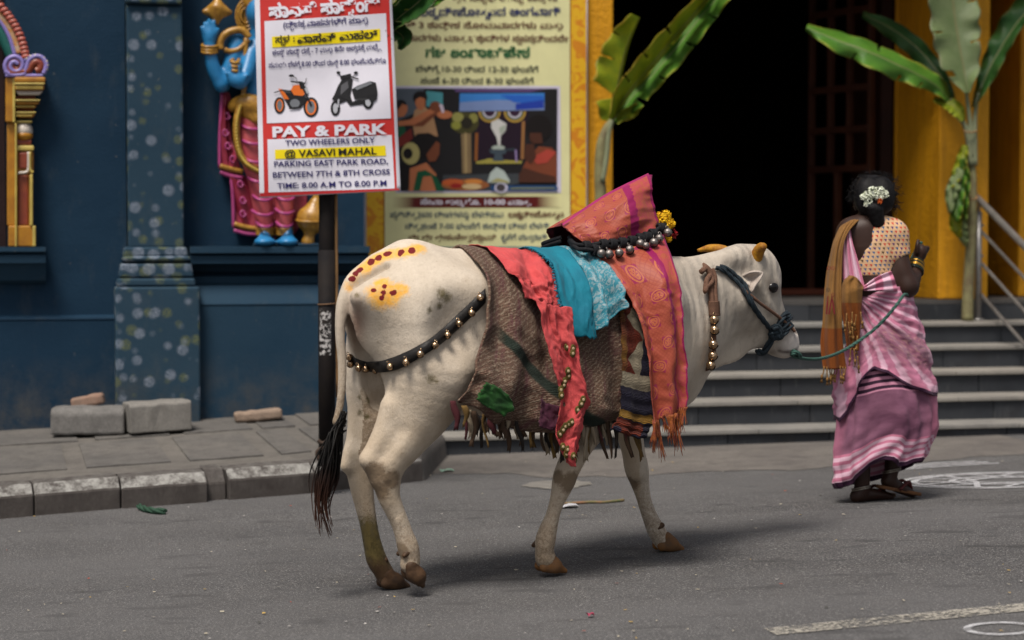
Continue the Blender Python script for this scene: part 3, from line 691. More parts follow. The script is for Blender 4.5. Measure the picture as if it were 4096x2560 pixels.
def cow_attrs(v):
    L = v; a = {}
    W_ = np.array([toW(p) for p in L]); px = 512+FPX*W_[:, 0]/(W_[:, 1]*CP-(W_[:, 2]-CAMH)*SP); 
    dep = W_[:, 1]*CP-(W_[:, 2]-CAMH)*SP; py = 320-FPX*((W_[:, 2]-CAMH)*CP+W_[:, 1]*SP)/dep
    def near(p, r): return np.exp(-(((L-p)**2).sum(1))/(r*r))
    z = L[:, 2]; yel = np.zeros(len(L)); red = np.zeros(len(L)); dirt = np.zeros(len(L)); grn = np.zeros(len(L)); brn = np.zeros(len(L)); gry = np.zeros(len(L))
    def surf(x, y):
        o, d = Lray(x, y); h = B.cast(o, d, 6, 10, 1600); return h
    for q, r in ((cR1(610, 520), .055), (cR1(680, 530), .05), (cR1(740, 500), .035), (cR1(790, 490), .022), (cR1(620, 450), .035)):
        h = surf(*q)
        if h is not None: yel = np.maximum(yel, near(h, r))
    for q in ((555, 495), (640, 463), (630, 512), (618, 552), (695, 515), (712, 512)):
        h = surf(*cR1(*q))
        if h is not None: red = np.maximum(red, near(h, .0095)*1.35)
    # turmeric stripe and vermilion bars along the tail ridge
    path = [(910, 175), (840, 195), (760, 215), (670, 225), (600, 250), (540, 285), (460, 345), (405, 410), (360, 490)]
    for k in range(len(path)-1):
        for t in (0, .33, .66):
            q = np.array(path[k])*(1-t)+np.array(path[k+1])*t; h = surf(*cR1(q[0]-3, q[1]-2)); h = h if h is not None else C(*cR1(*q), -.012); yel = np.maximum(yel, near(h, .030)*(1 if k < 6 else .55))
    for q in ((852, 188), (846, 205), (770, 208), (762, 225), (680, 222), (660, 226), (605, 243), (598, 255), (545, 280), (535, 290), (462, 338), (452, 350), (405, 408), (393, 412), (425, 372)):
        h = surf(*cR1(q[0]-4, q[1]-4)); h = h if h is not None else C(*cR1(*q), -.015); red = np.maximum(red, near(h, rng.uniform(.009, .0145))*1.3)
    for q, r in (((1075, 520), .030), ((1110, 550), .030), ((1055, 612), .020), ((978, 645), .017), ((990, 1165), .024), ((1030, 1180), .012), ((515, 1330), .018), ((430, 530), .014), ((505, 1450), .018), ((455, 1420), .018), ((450, 1300), .014)):
        h = surf(*cR1(*q))
        if h is not None: grn = np.maximum(grn, near(h, r))
    # mud on the shanks, the far hind one caked with dung
    far = L[:, 1] > 0; hind = L[:, 0] < .5
    leg_ = np.clip((.60-z)/.42, 0, 1); dirt = leg_*.62; warm = np.clip((.95-z)/.45, 0, 1)*(px < 640)
    m = far & hind; grn = np.maximum(grn, np.where(m & (L[:, 1] < FH+.02), np.exp(-((z-.19)/.11)**2), 0)*1.25); brn = np.maximum(brn, np.where(m, np.clip((.33-z)/.16, 0, 1)*.85, 0))
    m = (~far) & hind; brn = np.maximum(brn, np.where(m, np.clip((.12-z)/.06, 0, 1)*.8, 0))
    for q, r in ((cR7(560, 560), .05), (cR7(590, 680), .045), (cR7(690, 600), .04), (cR7(760, 1140), .04), (cR8(620, 500), .05), (cR8(500, 450), .03), (cR8(1140, 500), .035), (cR8(1260, 960), .03)):
        h = surf(*q)
        if h is not None: dirt = np.maximum(dirt, near(h, r)*1.3)
    tailm = (L[:, 0] < .03) & (np.abs(L[:, 1]) < .05) & (z > .5); dirt = np.maximum(dirt, np.where(tailm, np.clip((1.0-z)/.35, 0, 1)*.75, 0))
    gry = np.clip((px-640)/60, 0, 1)*np.clip((360-py)/40, 0, 1)*.75
    muz = near(c4(1060, 905, -.03), .06)
    mth = np.zeros(len(L))
    for t_ in np.linspace(0, 1, 14):
        h = surf(*cR4(*(np.array([1100, 945])*(1-t_)+np.array([975, 948])*t_+np.array([0, 14*math.sin(t_*3.1)]))))
        if h is not None: mth = np.maximum(mth, near(h, .0085))
    for q, r in (((1096, 795), .011), ((1100, 812), .010), ((975, 940), .02), ((935, 960), .022)):
        h = surf(*cR4(*q))
        if h is not None: mth = np.maximum(mth, near(h, r)*(1 if r < .015 else .55))
    for q, r in (((905, 440), .022), ((930, 500), .02), ((900, 480), .016), ((955, 440), .014)):
        h = surf(*cR4(*q))
        if h is not None: mth = np.maximum(mth, near(h, r)*.55)
    under = np.exp(-((px-357)/9)**2-((py-322)/24)**2)*(L[:, 0] < .25)
    return dict(yel=yel, red=red, dirt=dirt, dung=grn, brn=brn, gry=gry, muz=muz, under=under, mth=mth, warm=warm)
def cow_mat():
    t = NT('cow_hide'); p = t.pos('Object'); n1 = t.noise(5, p, 6, .65); n2 = t.noise(40, p, 5, .7); n3 = t.noise(260, t.pos('Object', (1, 1, .35)), 3, .6); nb = t.noise(34, p, 6, .8, .6); nf = t.noise(85, p, 6, .85, .8)
    c = t.mix(t.ramp(n1, [(.35, 0), (.68, 1)]), (.60, .52, .425), (.46, .385, .30)); big = t.noise(2.2, p, 4, .6); c = t.mix(t.ramp(big, [(.48, 0), (.72, .45)]), c, (.38, .31, .24))
    c = t.mix(t.math('MULTIPLY', t.attr('gry'), t.ramp(n1, [(.3, .5), (.7, 1)])), c, (.30, .275, .245))
    c = t.mix(t.ramp(n2, [(.62, 0), (.80, .4)]), c, (.25, .20, .15)); hs_ = t.noise(90, t.pos('Object', (1, 1, .25)), 4, .75); c = t.mix(t.ramp(hs_, [(.55, 0), (.75, .4)]), c, (.25, .2, .15)); c = t.mix(t.ramp(hs_, [(.25, .35), (.42, 0)]), c, (.72, .65, .56))
    c = t.mix(t.math('MULTIPLY', t.attr('warm'), t.ramp(n1, [(.3, .35), (.7, .9)])), c, (.42, .325, .225))
    def m(a, lo, hi, n): return t.ramp(t.math('MULTIPLY_ADD', t.math('SUBTRACT', n, .5), 1.5, a), [(lo, 0), (hi, 1)])
    c = t.mix(t.math('MULTIPLY', m(t.attr('dirt'), .40, .78, nf), .8), c, (.15, .098, .055))
    c = t.mix(t.math('MULTIPLY', t.attr('under'), .8), c, (.20, .10, .065))
    c = t.mix(m(t.attr('brn'), .3, .7, n2), c, (.085, .048, .024))
    c = t.mix(t.math('MULTIPLY', m(t.attr('dung'), .45, .95, nf), .85), c, t.mix(t.ramp(n2, [(.4, 0), (.6, 1)]), (.060, .048, .014), (.13, .10, .032)))
    c = t.mix(t.math('MULTIPLY', m(t.attr('yel'), .25, .72, nb), .9), c, t.mix(t.ramp(n2, [(.4, 0), (.65, 1)]), (.78, .36, .02), (.62, .40, .14)))
    c = t.mix(m(t.attr('red'), .45, .6, n2), c, (.14, .008, .010))
    c = t.mix(t.math('MULTIPLY', t.attr('muz'), .6), c, (.62, .58, .58))
    c = t.mix(t.math('MULTIPLY', t.attr('mth'), .9), c, (.05, .032, .028)); t.set(c, .74, spec=.18, sheen=.06); wr = t.wave(7, p, 3.5, 1.2, 'BANDS', 'X'); hh_ = t.math('ADD', t.mix(.5, t.mix(.5, n3, hs_), n2), t.math('MULTIPLY', t.math('MULTIPLY', wr, t.attr('gry')), .9)); t.bump(hh_, .8, .008); return t.m
M_cow = cow_mat()
body = B.build('body', .0072, M_cow, cow, None)
_bv = B.V; _at = cow_attrs(_bv)
for k_, a_ in _at.items():
    at = body.data.attributes.new(k_, 'FLOAT', 'POINT'); at.data.foreach_set('value', np.asarray(a_, dtype=np.float32))
def cowhit(px, py, off=0.0):
    o, d = Lray(px, py); return B.cast(o, d, 6, 10.5, 1800, off)

# hooves: two claws each, with dew claws
M_hoof = plain('hoof_horn', (.085, .045, .022), .6, (.04, .022, .012), 30, .4, 120, co='Object'); M_hooft = plain('hoof_turmeric', (.10, .06, .036), .8, (.21, .085, .016), 14, .4, 120, co='Object')
def hoof(cor, toe, lat, w, mat, heel):
    """claw pair: cor = coronet centre, toe and heel = points at the sole (local)"""
    cor, toe, heel = map(np.asarray, (cor, toe, heel)); ax = np.array([toe[0]-heel[0], 0, toe[2]-heel[2]]); Lh = np.linalg.norm(ax); ax /= Lh; up = np.array([-ax[2], 0, ax[0]])
    for s in (-1, 1):
        f = Field(); y = lat+s*w*.46; b = np.array([heel[0], y, heel[2]])
        hb, md, tp = b+ax*.016+up*.022, b+ax*Lh*.46+up*.027, b+ax*(Lh-.010)+up*.010-np.array([0, s*w*.12, 0])
        f.cone(hb, md, .021, .0265, .012, .82); f.cone(md, tp, .0265, .0105, .012, .85); f.cone(np.array([cor[0], y, cor[2]]), md, .024, .0265, .015, .82)
        f.ell(b+ax*Lh*.5-up*.6, (.9, .9, .6), .004, np.column_stack([ax, [0, 1, 0], up]), 's'); f.build('hoof', .0042, mat, cow)
    for s in (-1, 1):
        f = Field(); a = np.array([heel[0]-.002, lat+s*w*.55, cor[2]+.048]); f.cone(a+np.array([.014, 0, .004]), a-np.array([.004, 0, .008]), .012, .009, .01); f.build('dew_claw', .004, M_hoof, cow)
def cz(px, py, lat): return C(px, py, lat)
hoof(cz(409, 565, NH), cz(421.5, 588.5, NH), NH, .044, M_hoof, cz(403, 577, NH))
hoof(cz(385, 573, FH), cz(408.5, 588, FH), FH, .042, M_hoof, cz(379.5, 588.5, FH))
hoof(cz(546, 556, NF), cz(565, 573, NF), NF, .042, M_hooft, cz(538, 572, NF))
hoof(cz(664, 537, FF), cz(682, 550.5, FF), FF, .042, M_hooft, cz(656, 551, FF))
# horns, ear, eye, nostril
M_horn = plain('horn_turmeric', (.42, .20, .012), .65, (.18, .06, .015), 40, .5, 90, co='Object')
h0, h1 = c4(600, 225, .03), c4(362, 192, .10)
v, f = tube_vf([h0, c4(540, 190, .06), c4(450, 178, .10), h1], [.026, .022, .017, .006], 12, 16); mesh('horn', v, f, M_horn, cow, True)
h0 = c4(795, 270, -.055)
v, f = tube_vf([h0-np.array([0, 0, .01]), h0+np.array([-.002, -.02, .03]), h0+np.array([-.006, -.05, .052]), h0+np.array([-.010, -.075, .058])], [.027, .025, .021, .012], 12, 14); mesh('horn', v, f, M_horn, cow, True)
er = Field(); e0, e1, e2 = c4(700, 430, -.085), c4(790, 410, -.13), c4(800, 470, -.135)
M_ear = plain('ear_skin', (.47, .41, .36), .8, (.34, .28, .24), 30, .3, 150, co='Object')
def ear():
    n, m = 14, 9; V = []
    base, mid, tip = c4(700, 420, -.085), c4(775, 385, -.125), c4(772, 505, -.13)
    up = [c4(705, 385, -.09), c4(770, 352, -.12), c4(855, 358, -.14), c4(835, 410, -.14), c4(800, 455, -.137), c4(772, 508, -.135)]
    lo = [c4(700, 440, -.088), c4(725, 450, -.10), c4(745, 455, -.108), c4(757, 470, -.112), c4(765, 490, -.12), c4(770, 510, -.13)]
    U, Lo = catmull(up, n), catmull(lo, n)
    for i in range(n):
        for j in range(m):
            t = j/(m-1); p = U[i]*(1-t)+Lo[i]*t; p = p+np.array([.0, .035*math.sin(math.pi*t)*(1-i/n*.6), 0]); V.append(p)
    return solid(mesh('ear', V, grid_f(m, n), M_ear, cow, True), .007)
ear()
M_eye = plain('cow_eye', (.004, .003, .003), .22, spec=.4)
eh = cowhit(*cR4(930, 470))
if eh is not None:
    f_ = Field(); f_.ell(eh+np.array([.003, .0085, 0]), (.026, .020, .021), .01); f_.build('eye', .004, M_eye, cow)
    f_ = Field(); M_lid = plain('eyelid_skin', (.035, .028, .025), .7, co='Object')
    arc = [eh+np.array([.0265*math.cos(a)+.002, .008, .0205*math.sin(a)]) for a in np.linspace(0, 2*math.pi, 16)]
    v, f = tube_vf(arc, .0042, 6, 24); mesh('eyelid', v, f, M_lid, cow, True)
# tail switch: long dark hair
def hair_mat(name, c, tip):
    t = NT(name); u = t.attr('u'); t.set(t.mix(u, c, tip), .55, spec=.2); return t.m
M_tail = hair_mat('tail_hair', (.005, .004, .0035), (.085, .028, .014))
parts = []; us_ = []
for i in range(130):
    a = rng.normal(0, 1); b = rng.normal(0, 1); e = rng.uniform(.55, 1)
    s_ = rng.choice([0, 1], p=[.4, .6])
    P0 = C(*cT1(262+rng.normal(0, 7), 215+abs(rng.normal(0, 60))), rng.normal(0, .008)); mid1 = C(*cT1(205+22*a, 400+20*b), .02*b)
    mid2 = C(*cT1((135 if s_ == 0 else 185)+28*a, 620+15*b), .03*b); m3 = C(*cT1((108 if s_ == 0 else 150)+16*a, 800), .03*b)
    end = C(*cT1((125 if s_ == 0 else 205)+12*a, 1000+25*b), .03*b)
    P = catmull([P0, mid1, mid2, m3, end], 22); P = P[:max(8, int(22*e))]
    P = P + np.stack([.004*np.sin(np.linspace(0, 9, len(P))+a*5), .004*np.cos(np.linspace(0, 7, len(P))+b*5), np.zeros(len(P))], 1)
    v, f = tube_vf(P, [.0026, .0034, .0028, .0008], 4); parts.append((v, f)); us_.append(np.repeat(np.clip((np.arange(len(P))/21-.45)*1.7, 0, 1), 4))
v, f = join_vf(parts); tag(mesh('tail_hair', v, f, M_tail, cow, True, dict(u=np.concatenate(us_))), kind='stuff')
# ================================================================ CLOTHS AND TACK ON THE COW
T_ = Field(); T_.p = B.p[:n_tr] + [q for q in B.p[n_tr:] if q[0] == 'h' and q[1][:, 3].max() > .15][:2]
T_.cone(CF(1560, 770, 0), c4(520, 470), .175, .135, .09, .62)
T_.grid(.014)
def hull_tables():
    F, lo, res = T_.F, T_.lo, T_.res; nx, ny, nz = F.shape; ds = .01; ns = 110
    yc = lo[1]+res*np.arange(ny); YO = np.full((nx, ns), np.nan); ZO = YO.copy()
    for i in range(nx):
        S = F[i] < 0
        zs = np.where(S.any(0))[0]
        if len(zs) < 4: continue
        yv = 0.0; pts = []
        for k in range(zs[-1], max(zs[0]-60, -1), -1):
            col = np.where(S[:, k])[0]
            if len(col):
                j = col[0]; y = yc[j]
                if j > 0: a, b = F[i][j-1, k], F[i][j, k]; y = yc[j-1]+res*(a/(a-b))
                yv = min(yv, y)
            pts.append((yv, lo[2]+res*k))
        z0 = pts[0][1]+res*.5; pts = [(0, z0)]+pts+[(pts[-1][0], z0-1.6)]
        P = np.array(pts); s = np.concatenate([[0], np.cumsum(np.linalg.norm(np.diff(P, axis=0), axis=1))]); q = ds*np.arange(ns)
        YO[i] = np.interp(q, s, P[:, 0]); ZO[i] = np.interp(q, s, P[:, 1])
    ok = np.where(~np.isnan(YO[:, 0]))[0]; x0 = ok[0]; YO, ZO = YO[ok[0]:ok[-1]+1], ZO[ok[0]:ok[-1]+1]
    for _ in range(5):
        for A in (YO, ZO): A[1:-1] = (A[:-2]+2*A[1:-1]+A[2:])/4
        for A in (YO, ZO): A[:, 1:-1] = (A[:, :-2]+2*A[:, 1:-1]+A[:, 2:])/4
    return lo[0]+res*x0, res, ds, YO, ZO
HX0, HRES, HDS, YO, ZO = hull_tables()
def bil(A, x, s):
    g = np.clip((x-HX0)/HRES, 0, A.shape[0]-1.001); h = np.clip(s/HDS, 0, A.shape[1]-1.001); i, j = g.astype(int), h.astype(int); f, e = g-i, h-j
    return A[i, j]*(1-f)*(1-e)+A[i+1, j]*f*(1-e)+A[i, j+1]*(1-f)*e+A[i+1, j+1]*f*e
def drape(x, s, off):
    """point on the hanging hull: x along the cow, s metres down from the spine (negative = far side)"""
    x, s, off = np.broadcast_arrays(np.asarray(x, float), np.asarray(s, float), np.asarray(off, float)); sg = np.where(s < 0, -1., 1.); a = np.abs(s)
    off = off*(.30+.70*sstep(.0, .22, a)); y, z = bil(YO, x, a), bil(ZO, x, a); dy = bil(YO, x, a+.012)-bil(YO, x, np.maximum(a-.012, 0)); dz = bil(ZO, x, a+.012)-bil(ZO, x, np.maximum(a-.012, 0))
    ny, nz = dz, -dy; L = np.hypot(ny, nz)+1e-9; ny, nz = ny/L, nz/L; w = np.clip(a/.05, 0, 1); ny = ny*w; nz = nz*w+(1-w)
    return np.stack([x, sg*(y+ny*off), z+nz*off], -1)
_hx = np.linspace(HX0+.02, HX0+HRES*(YO.shape[0]-2), 330); _hs = np.linspace(0, 1.05, 260); _HX, _HS = np.meshgrid(_hx, _hs, indexing='ij')
def projL(P):
    Wp = CORG+P[..., :1]*CFW+P[..., 1:2]*CLT+P[..., 2:]*np.array([0, 0, 1.]); dep = Wp[..., 1]*CP-(Wp[..., 2]-CAMH)*SP
    return 512+FPX*Wp[..., 0]/dep, 320-FPX*((Wp[..., 2]-CAMH)*CP+Wp[..., 1]*SP)/dep
_cache = {}
def xs_of(px, py, off=.02):
    if off not in _cache: _cache[off] = projL(drape(_HX, _HS, off))
    PX, PY = _cache[off]; k = np.argmin((PX-px)**2+(PY-py)**2); return np.array([_HX.ravel()[k], _HS.ravel()[k]])
def cloth(name, rows, off, mat, parent, nu=60, nv=70, fold=None, far=None, thick=.003, fn=cF, offs=None):
    """rows of picture points from the spine down; cloth laid on the cow, folds pushed out by fold(u,v)"""
    Rw = [np.array([xs_of(*fn(*q), off) for q in r]) for r in rows]
    if far: 
        top = Rw[0].copy(); top[:, 1] = np.minimum(top[:, 1], .02); Rw[0] = top; f1 = top.copy(); f1[:, 1] = -far*.5; f2 = top.copy(); f2[:, 1] = -far; Rw = [f2, f1]+Rw
    G = np.array([catmull(r, nu) for r in Rw]); G = np.stack([catmull(G[:, j], nv) for j in range(nu)], 1)      # nv x nu x 2
    U, V = np.meshgrid(np.linspace(0, 1, nu), np.linspace(0, 1, nv)); D = np.full(U.shape, float(off))
    if offs is not None: D = D+np.interp(V, np.linspace(0, 1, len(offs)), offs)
    if fold: D = D+fold(U, V)
    G = G.copy(); sd_ = len(name)+off*100; G[..., 0] += .010*nz2(U, V, 2, 9, sd_)+.004*nz2(U, V, 6, 26, sd_+3); G[..., 1] += .010*nz2(U, V, 7, 2, sd_+5)*np.clip(np.abs(G[..., 1])/.1, 0, 1)
    P = drape(G[..., 0], G[..., 1], D)
    du = np.concatenate([[0], np.cumsum(np.linalg.norm(np.diff(P[nv//2], axis=0), axis=1))]); dv = np.concatenate([[0], np.cumsum(np.linalg.norm(np.diff(P[:, nu//2], axis=0), axis=1))])
    uvm = np.stack([np.broadcast_to(du, U.shape), np.broadcast_to(dv[:, None], U.shape), np.zeros(U.shape)], -1).reshape(-1, 3)
    gp_ = np.stack([U, V, np.zeros(U.shape)], -1).reshape(-1, 3)
    o = mesh(name, P.reshape(-1, 3), np.array(grid_f(nu, nv)), mat, parent, True, dict(uvm=uvm, guv=gp_))
    if thick: solid(o, thick, 0)
    o.data['bottom'] = 0; return o, P
def nz2(U, V, fu, fv, seed=0.0):
    a = np.zeros(U.shape)
    for (i, j), _ in np.ndenumerate(a): a[i, j] = mnoise.noise(Vector((U[i, j]*fu+seed, V[i, j]*fv, seed*1.7)))
    return a
def ridged(U, V, fu, fv, seed=0.0): return 1-2*np.abs(nz2(U, V, fu, fv, seed))
def cthing(name, label, cat): return empty(name, CORG, TH, label=label, cat=cat)

# ---- woven rag blanket
def kantha_mat(name, base, alt, stripe, stitch=330):
    t = NT(name); uv = t.attr('uvm', True); g = t.sep(t.attr('guv', True)); p = t.pos('Object')
    w = t.wave(26, uv, 5, 3, 'BANDS', 'DIAGONAL'); rows_ = t.wave(52, uv, 2.5, 6, 'BANDS', 'Y'); n = t.noise(7, uv, 5, .65); f = t.noise(160, uv, 3, .7)
    c = t.mix(t.ramp(n, [(.35, 0), (.65, 1)]), base, alt); c = t.mix(t.ramp(t.math('MULTIPLY', rows_, f), [(.16, 1), (.34, 0)]), c, dk(base, .28))
    c = t.mix(t.ramp(t.math('MULTIPLY', w, f), [(.36, 0), (.5, .7)]), c, (.42, .33, .24))
    # maroon darning along the top and a dark green stripe low down
    c = t.mix(t.math('MULTIPLY', t.ramp(t.noise(13, t.pos('uvm', (3, .4, 1)), 4, .6), [(.52, 0), (.66, .75)]), .8), c, (.14, .035, .055))
    dg = t.math('ADD', g[1], t.math('MULTIPLY', g[0], -.42))
    c = t.mix(t.math('MULTIPLY', t.ramp(t.math('ABSOLUTE', t.math('SUBTRACT', dg, .66)), [(.018, 1), (.028, 0)]), t.ramp(g[0], [(.08, 0), (.16, 1)])), c, stripe)
    t.set(c, .95, spec=.1, sheen=.05); t.bump(t.math('ADD', t.math('MULTIPLY', rows_, .7), f), .9, .010); return t.m
M_blk = kantha_mat('rag_blanket', (.31, .19, .13), (.24, .135, .10), (.028, .04, .03))
def f_blk(U, V):
    r = np.clip((V-.42)/.58, 0, 1)
    a = .034*np.sin(U*19+V*5+2*nz2(U, V, 2, 2, 1))*r*np.exp(-((U-.3)/.45)**2) + .020*np.sin(U*37-V*8+2*nz2(U, V, 3, 2, 4))*r*(1-r*.5)+.012*np.abs(np.sin(U*9-V*6))*r
    bag = .050*np.exp(-((V-.88)/.13)**2)*(1-.5*np.abs(U-.45))*(1-.8*sstep(.6, .85, U)) - .05*np.clip((V-.955)/.045, 0, 1)
    return a+bag+.014*ridged(U, V, 4, 7, 3)*np.clip((V-.3)*3, 0, 1)+.005*ridged(U, V, 10, 16, 7)
blk = cthing('rag_blanket', 'brown woven rag blanket with dark green stripe draped over the back of the cow', 'blanket')
_, PB = cloth('cloth', [[(1112, 604), (1180, 597), (1270, 595), (1360, 592), (1480, 600)], [(1152, 690), (1220, 720), (1300, 735), (1400, 740), (1510, 740)], [(1124, 830), (1210, 860), (1310, 880), (1400, 880), (1510, 860)], [(1092, 948), (1170, 996), (1290, 1018), (1395, 1008), (1500, 975)]], .018, M_blk, blk, 110, 120, f_blk, far=.62, thick=.008)
# green patch, sewn on
M_grn = plain('green_patch_cloth', (.016, .085, .012), .8, (.008, .04, .008), 18, .4, 60, co='Object', sheen=.05)
cloth('patch', [[(1148, 902), (1175, 915), (1200, 935)], [(1135, 925), (1170, 940), (1215, 960)], [(1128, 945), (1155, 962), (1190, 985)]], .112, M_grn, blk, 22, 18, lambda U, V: .006*nz2(U, V, 5, 5, 1), thick=.004)
M_wine = plain('wine_patch_cloth', (.075, .018, .04), .85, (.04, .01, .02), 18, .4, 60, co='Object', sheen=.05)
cloth('patch', [[(1278, 945), (1300, 955), (1325, 960)], [(1275, 975), (1300, 985), (1325, 990)], [(1272, 1005), (1300, 1016), (1325, 1020)]], .100, M_wine, blk, 18, 18, lambda U, V: .006*nz2(U, V, 5, 5, 1), thick=.004)
# rag fringe: each strip its own piece
fr_m = [plain('rag_brown', (.07, .042, .026), .95, co='Object'), plain('rag_cream', (.30, .24, .17), .95, co='Object'), plain('rag_maroon', (.075, .018, .022), .95, co='Object'), plain('rag_dark', (.022, .017, .015), .95, co='Object'), plain('rag_ochre', (.16, .095, .03), .95, co='Object')]
def rag(P0, ln, w, mat, parent, sway=0.0):
    n = 9; V = []; tw = random.uniform(-.5, .5); cx = random.uniform(-.2, .2)
    for i in range(n):
        t = i/(n-1); c_ = np.array(P0)+np.array([sway*t*t*ln+.006*math.sin(t*5+tw*9), .012*math.sin(t*3+cx*20)*t, -ln*t]); a = tw*1.5*t+cx; ww = w*(1-.25*t)*(1+.25*math.sin(t*7+tw*7))
        e = np.array([math.cos(a), math.sin(a), 0])*ww/2
        V += [c_-e+np.array([0, 0, -.012*random.random()*(i == n-1)]), c_+np.array([0, -.004, 0]), c_+e+np.array([0, 0, -.014*random.random()*(i == n-1)])]
    return solid(mesh('tassel', V, grid_f(3, n), mat, parent, True), .002)
rl = random.Random(11)
for k in range(54):
    t = k/53; x = 1083+t*(1508-1083); yb = np.interp(x, [1083, 1110, 1200, 1290, 1340, 1400, 1470, 1508], [955, 975, 1000, 1012, 1012, 1003, 985, 975])
    ln = np.interp(x, [1083, 1150, 1260, 1330, 1400, 1450, 1508], [76, 64, 58, 72, 84, 102, 104])*rl.uniform(.55, 1.15)/2.3625/262
    if 1335 < x < 1362: continue
    q = xs_of(*cF(x, yb-8), .03); p = drape(q[0], q[1], .012+rl.uniform(-.01, .02)); w = rl.uniform(.012, .026)
    wts = [.34, .16, .14, .22, .14] if x < 1330 else [.3, .26, .08, .16, .2]
    rag(p+np.array([0, rl.uniform(0, .05), 0]), ln, w, rl.choices(fr_m, wts)[0], blk, rl.uniform(-.1, .2))
# ---- patchwork quilt under the silk
def quilt_mat():
    t = NT('patchwork_quilt'); g = t.sep(t.attr('guv', True)); uv = t.attr('uvm', True); u, v = g[0], g[1]; st = t.wave(60, uv, 2, 6, 'BANDS', 'Y'); f = t.noise(150, uv, 3, .7); n = t.noise(9, uv, 4, .6)
    saw = t.math('PINGPONG', t.math('MULTIPLY', v, 15), 1); tri = t.math('GREATER_THAN', t.math('ADD', t.math('MULTIPLY', saw, .42), .22), u)
    rust, cream, ink, och = (.17, .025, .010), (.36, .31, .22), (.016, .015, .035), (.30, .16, .025)
    c = t.mix(tri, cream, rust); c = t.mix(t.math('GREATER_THAN', t.math('ADD', u, t.math('MULTIPLY', v, .35)), .86), c, ink); c = t.mix(t.math('LESS_THAN', u, .16), c, t.mix(t.ramp(n, [(.4, 0), (.6, 1)]), och, (.18, .05, .02)))
    for lo_, col in ((.71, cream), (.76, ink), (.845, och), (.885, ink)): c = t.mix(t.math('GREATER_THAN', v, lo_), c, col)
    c = t.mix(t.math('MULTIPLY', t.math('GREATER_THAN', v, .89), t.math('GREATER_THAN', t.noise(11, uv, 1, .5), .5)), c, rust)
    c = t.mix(t.ramp(st, [(.1, .6), (.4, 0)]), c, (.02, .015, .015)); t.set(c, .95, spec=.1, sheen=.05); t.bump(t.math('ADD', st, f), .9, .010); return t.m
ql = cthing('patchwork_quilt', 'stitched patchwork quilt with rust triangles hanging behind the silk sari', 'blanket')
cloth('cloth', [[(1405, 612), (1450, 608), (1520, 606)], [(1448, 680), (1480, 690), (1540, 690)], [(1466, 770), (1495, 780), (1545, 790)], [(1466, 880), (1495, 885), (1545, 890)], [(1462, 970), (1490, 980), (1540, 985)], [(1436, 1012), (1480, 1028), (1516, 1036)]], .058, quilt_mat(), ql, 40, 110, lambda U, V: .010*np.sin(V*130)*.35+.012*nz2(U, V, 3, 5, 5)+.02*V, far=.5, thick=.008)
# ---- coral cloth with beaded edge
def fabric(name, c, c2, bump=.35, sc=10, rough=.75, sheen=.05, wr=28):
    t = NT(name); uv = t.attr('uvm', True); n = t.noise(sc, uv, 5, .6); f = t.noise(400, uv, 2, .6); wv = t.noise(wr, t.pos('uvm', (1, .35, 1)), 5, .7)
    t.set(t.mix(t.ramp(n, [(.35, 0), (.68, 1)]), c, c2), rough, spec=.2, sheen=sheen); t.bump(t.math('ADD', t.math('MULTIPLY', f, .25), wv), bump, .012); return t.m
M_coral = fabric('coral_cotton', (.58, .080, .080), (.46, .055, .06), .8)
co = cthing('coral_cloth', 'crumpled coral pink cloth with beaded edge hanging down the flank of the cow', 'cloth')
def f_co(U, V): return .012*np.sin(U*12+V*9)*np.exp(-((V-.55)/.3)**2)+.016*ridged(U, V, 4, 9, 2)+.006*ridged(U, V, 11, 20, 5)
cloth('cloth', [[(1165, 600), (1205, 592), (1245, 595), (1268, 597)], [(1190, 628), (1235, 645), (1275, 648), (1310, 650)], [(1222, 668), (1255, 680), (1290, 690), (1330, 690)], [(1238, 706), (1275, 716), (1310, 728), (1345, 735)]], .062, M_coral, co, 60, 70, f_co, far=.25, thick=.002)
def f_ct(U, V): return .015*np.sin(U*8+V*4.0)*np.clip(V*3, .2, 1)+.016*ridged(U, V, 3.2, 7, 8)+.006*ridged(U, V, 7, 22, 4)
_, PCT = cloth('tail', [[(1258, 705), (1295, 722), (1345, 730)], [(1283, 790), (1318, 795), (1352, 790)], [(1298, 865), (1335, 860), (1368, 870)], [(1316, 930), (1350, 930), (1390, 950)], [(1310, 990), (1345, 995), (1382, 975)], [(1312, 1040), (1340, 1045), (1368, 1030)], [(1340, 1088), (1350, 1100), (1360, 1080)]], .115, M_coral, co, 46, 110, f_ct, thick=.002)
M_bead = plain('gold_bead', (.13, .09, .018), .6, (.05, .045, .012), 90, .5, 200, co='Object', metal=.2); M_pearl = plain('bead_heart', (.55, .42, .25), .4, co='Object')
bv_, bf_ = lathe_vf([(0.0001, -.002), (.011, -.0015), (.0125, 0), (.011, .0015), (.006, .002), (.0001, .0022)], 10)
def bead(P):
    hit_o, d = Lray(*P); 
    V = PCT.reshape(-1, 3); X, Y = projL(V); k = np.argmin((X-P[0])**2+(Y-P[1])**2); p = V[k]
    M = np.array([[1, 0, 0], [0, 0, 1], [0, -1, 0]]); o = mesh('bead', (bv_*np.array([1.0, 1.25, 1]))@M.T*np.array([1, -1, 1])+p+np.array([0, -.006, 0]), bf_, M_bead, co, True)
    mesh('bead_heart', (bv_*.45)@M.T*np.array([1, -1, 1])+p+np.array([0, -.0095, 0]), bf_, M_pearl, o, True)
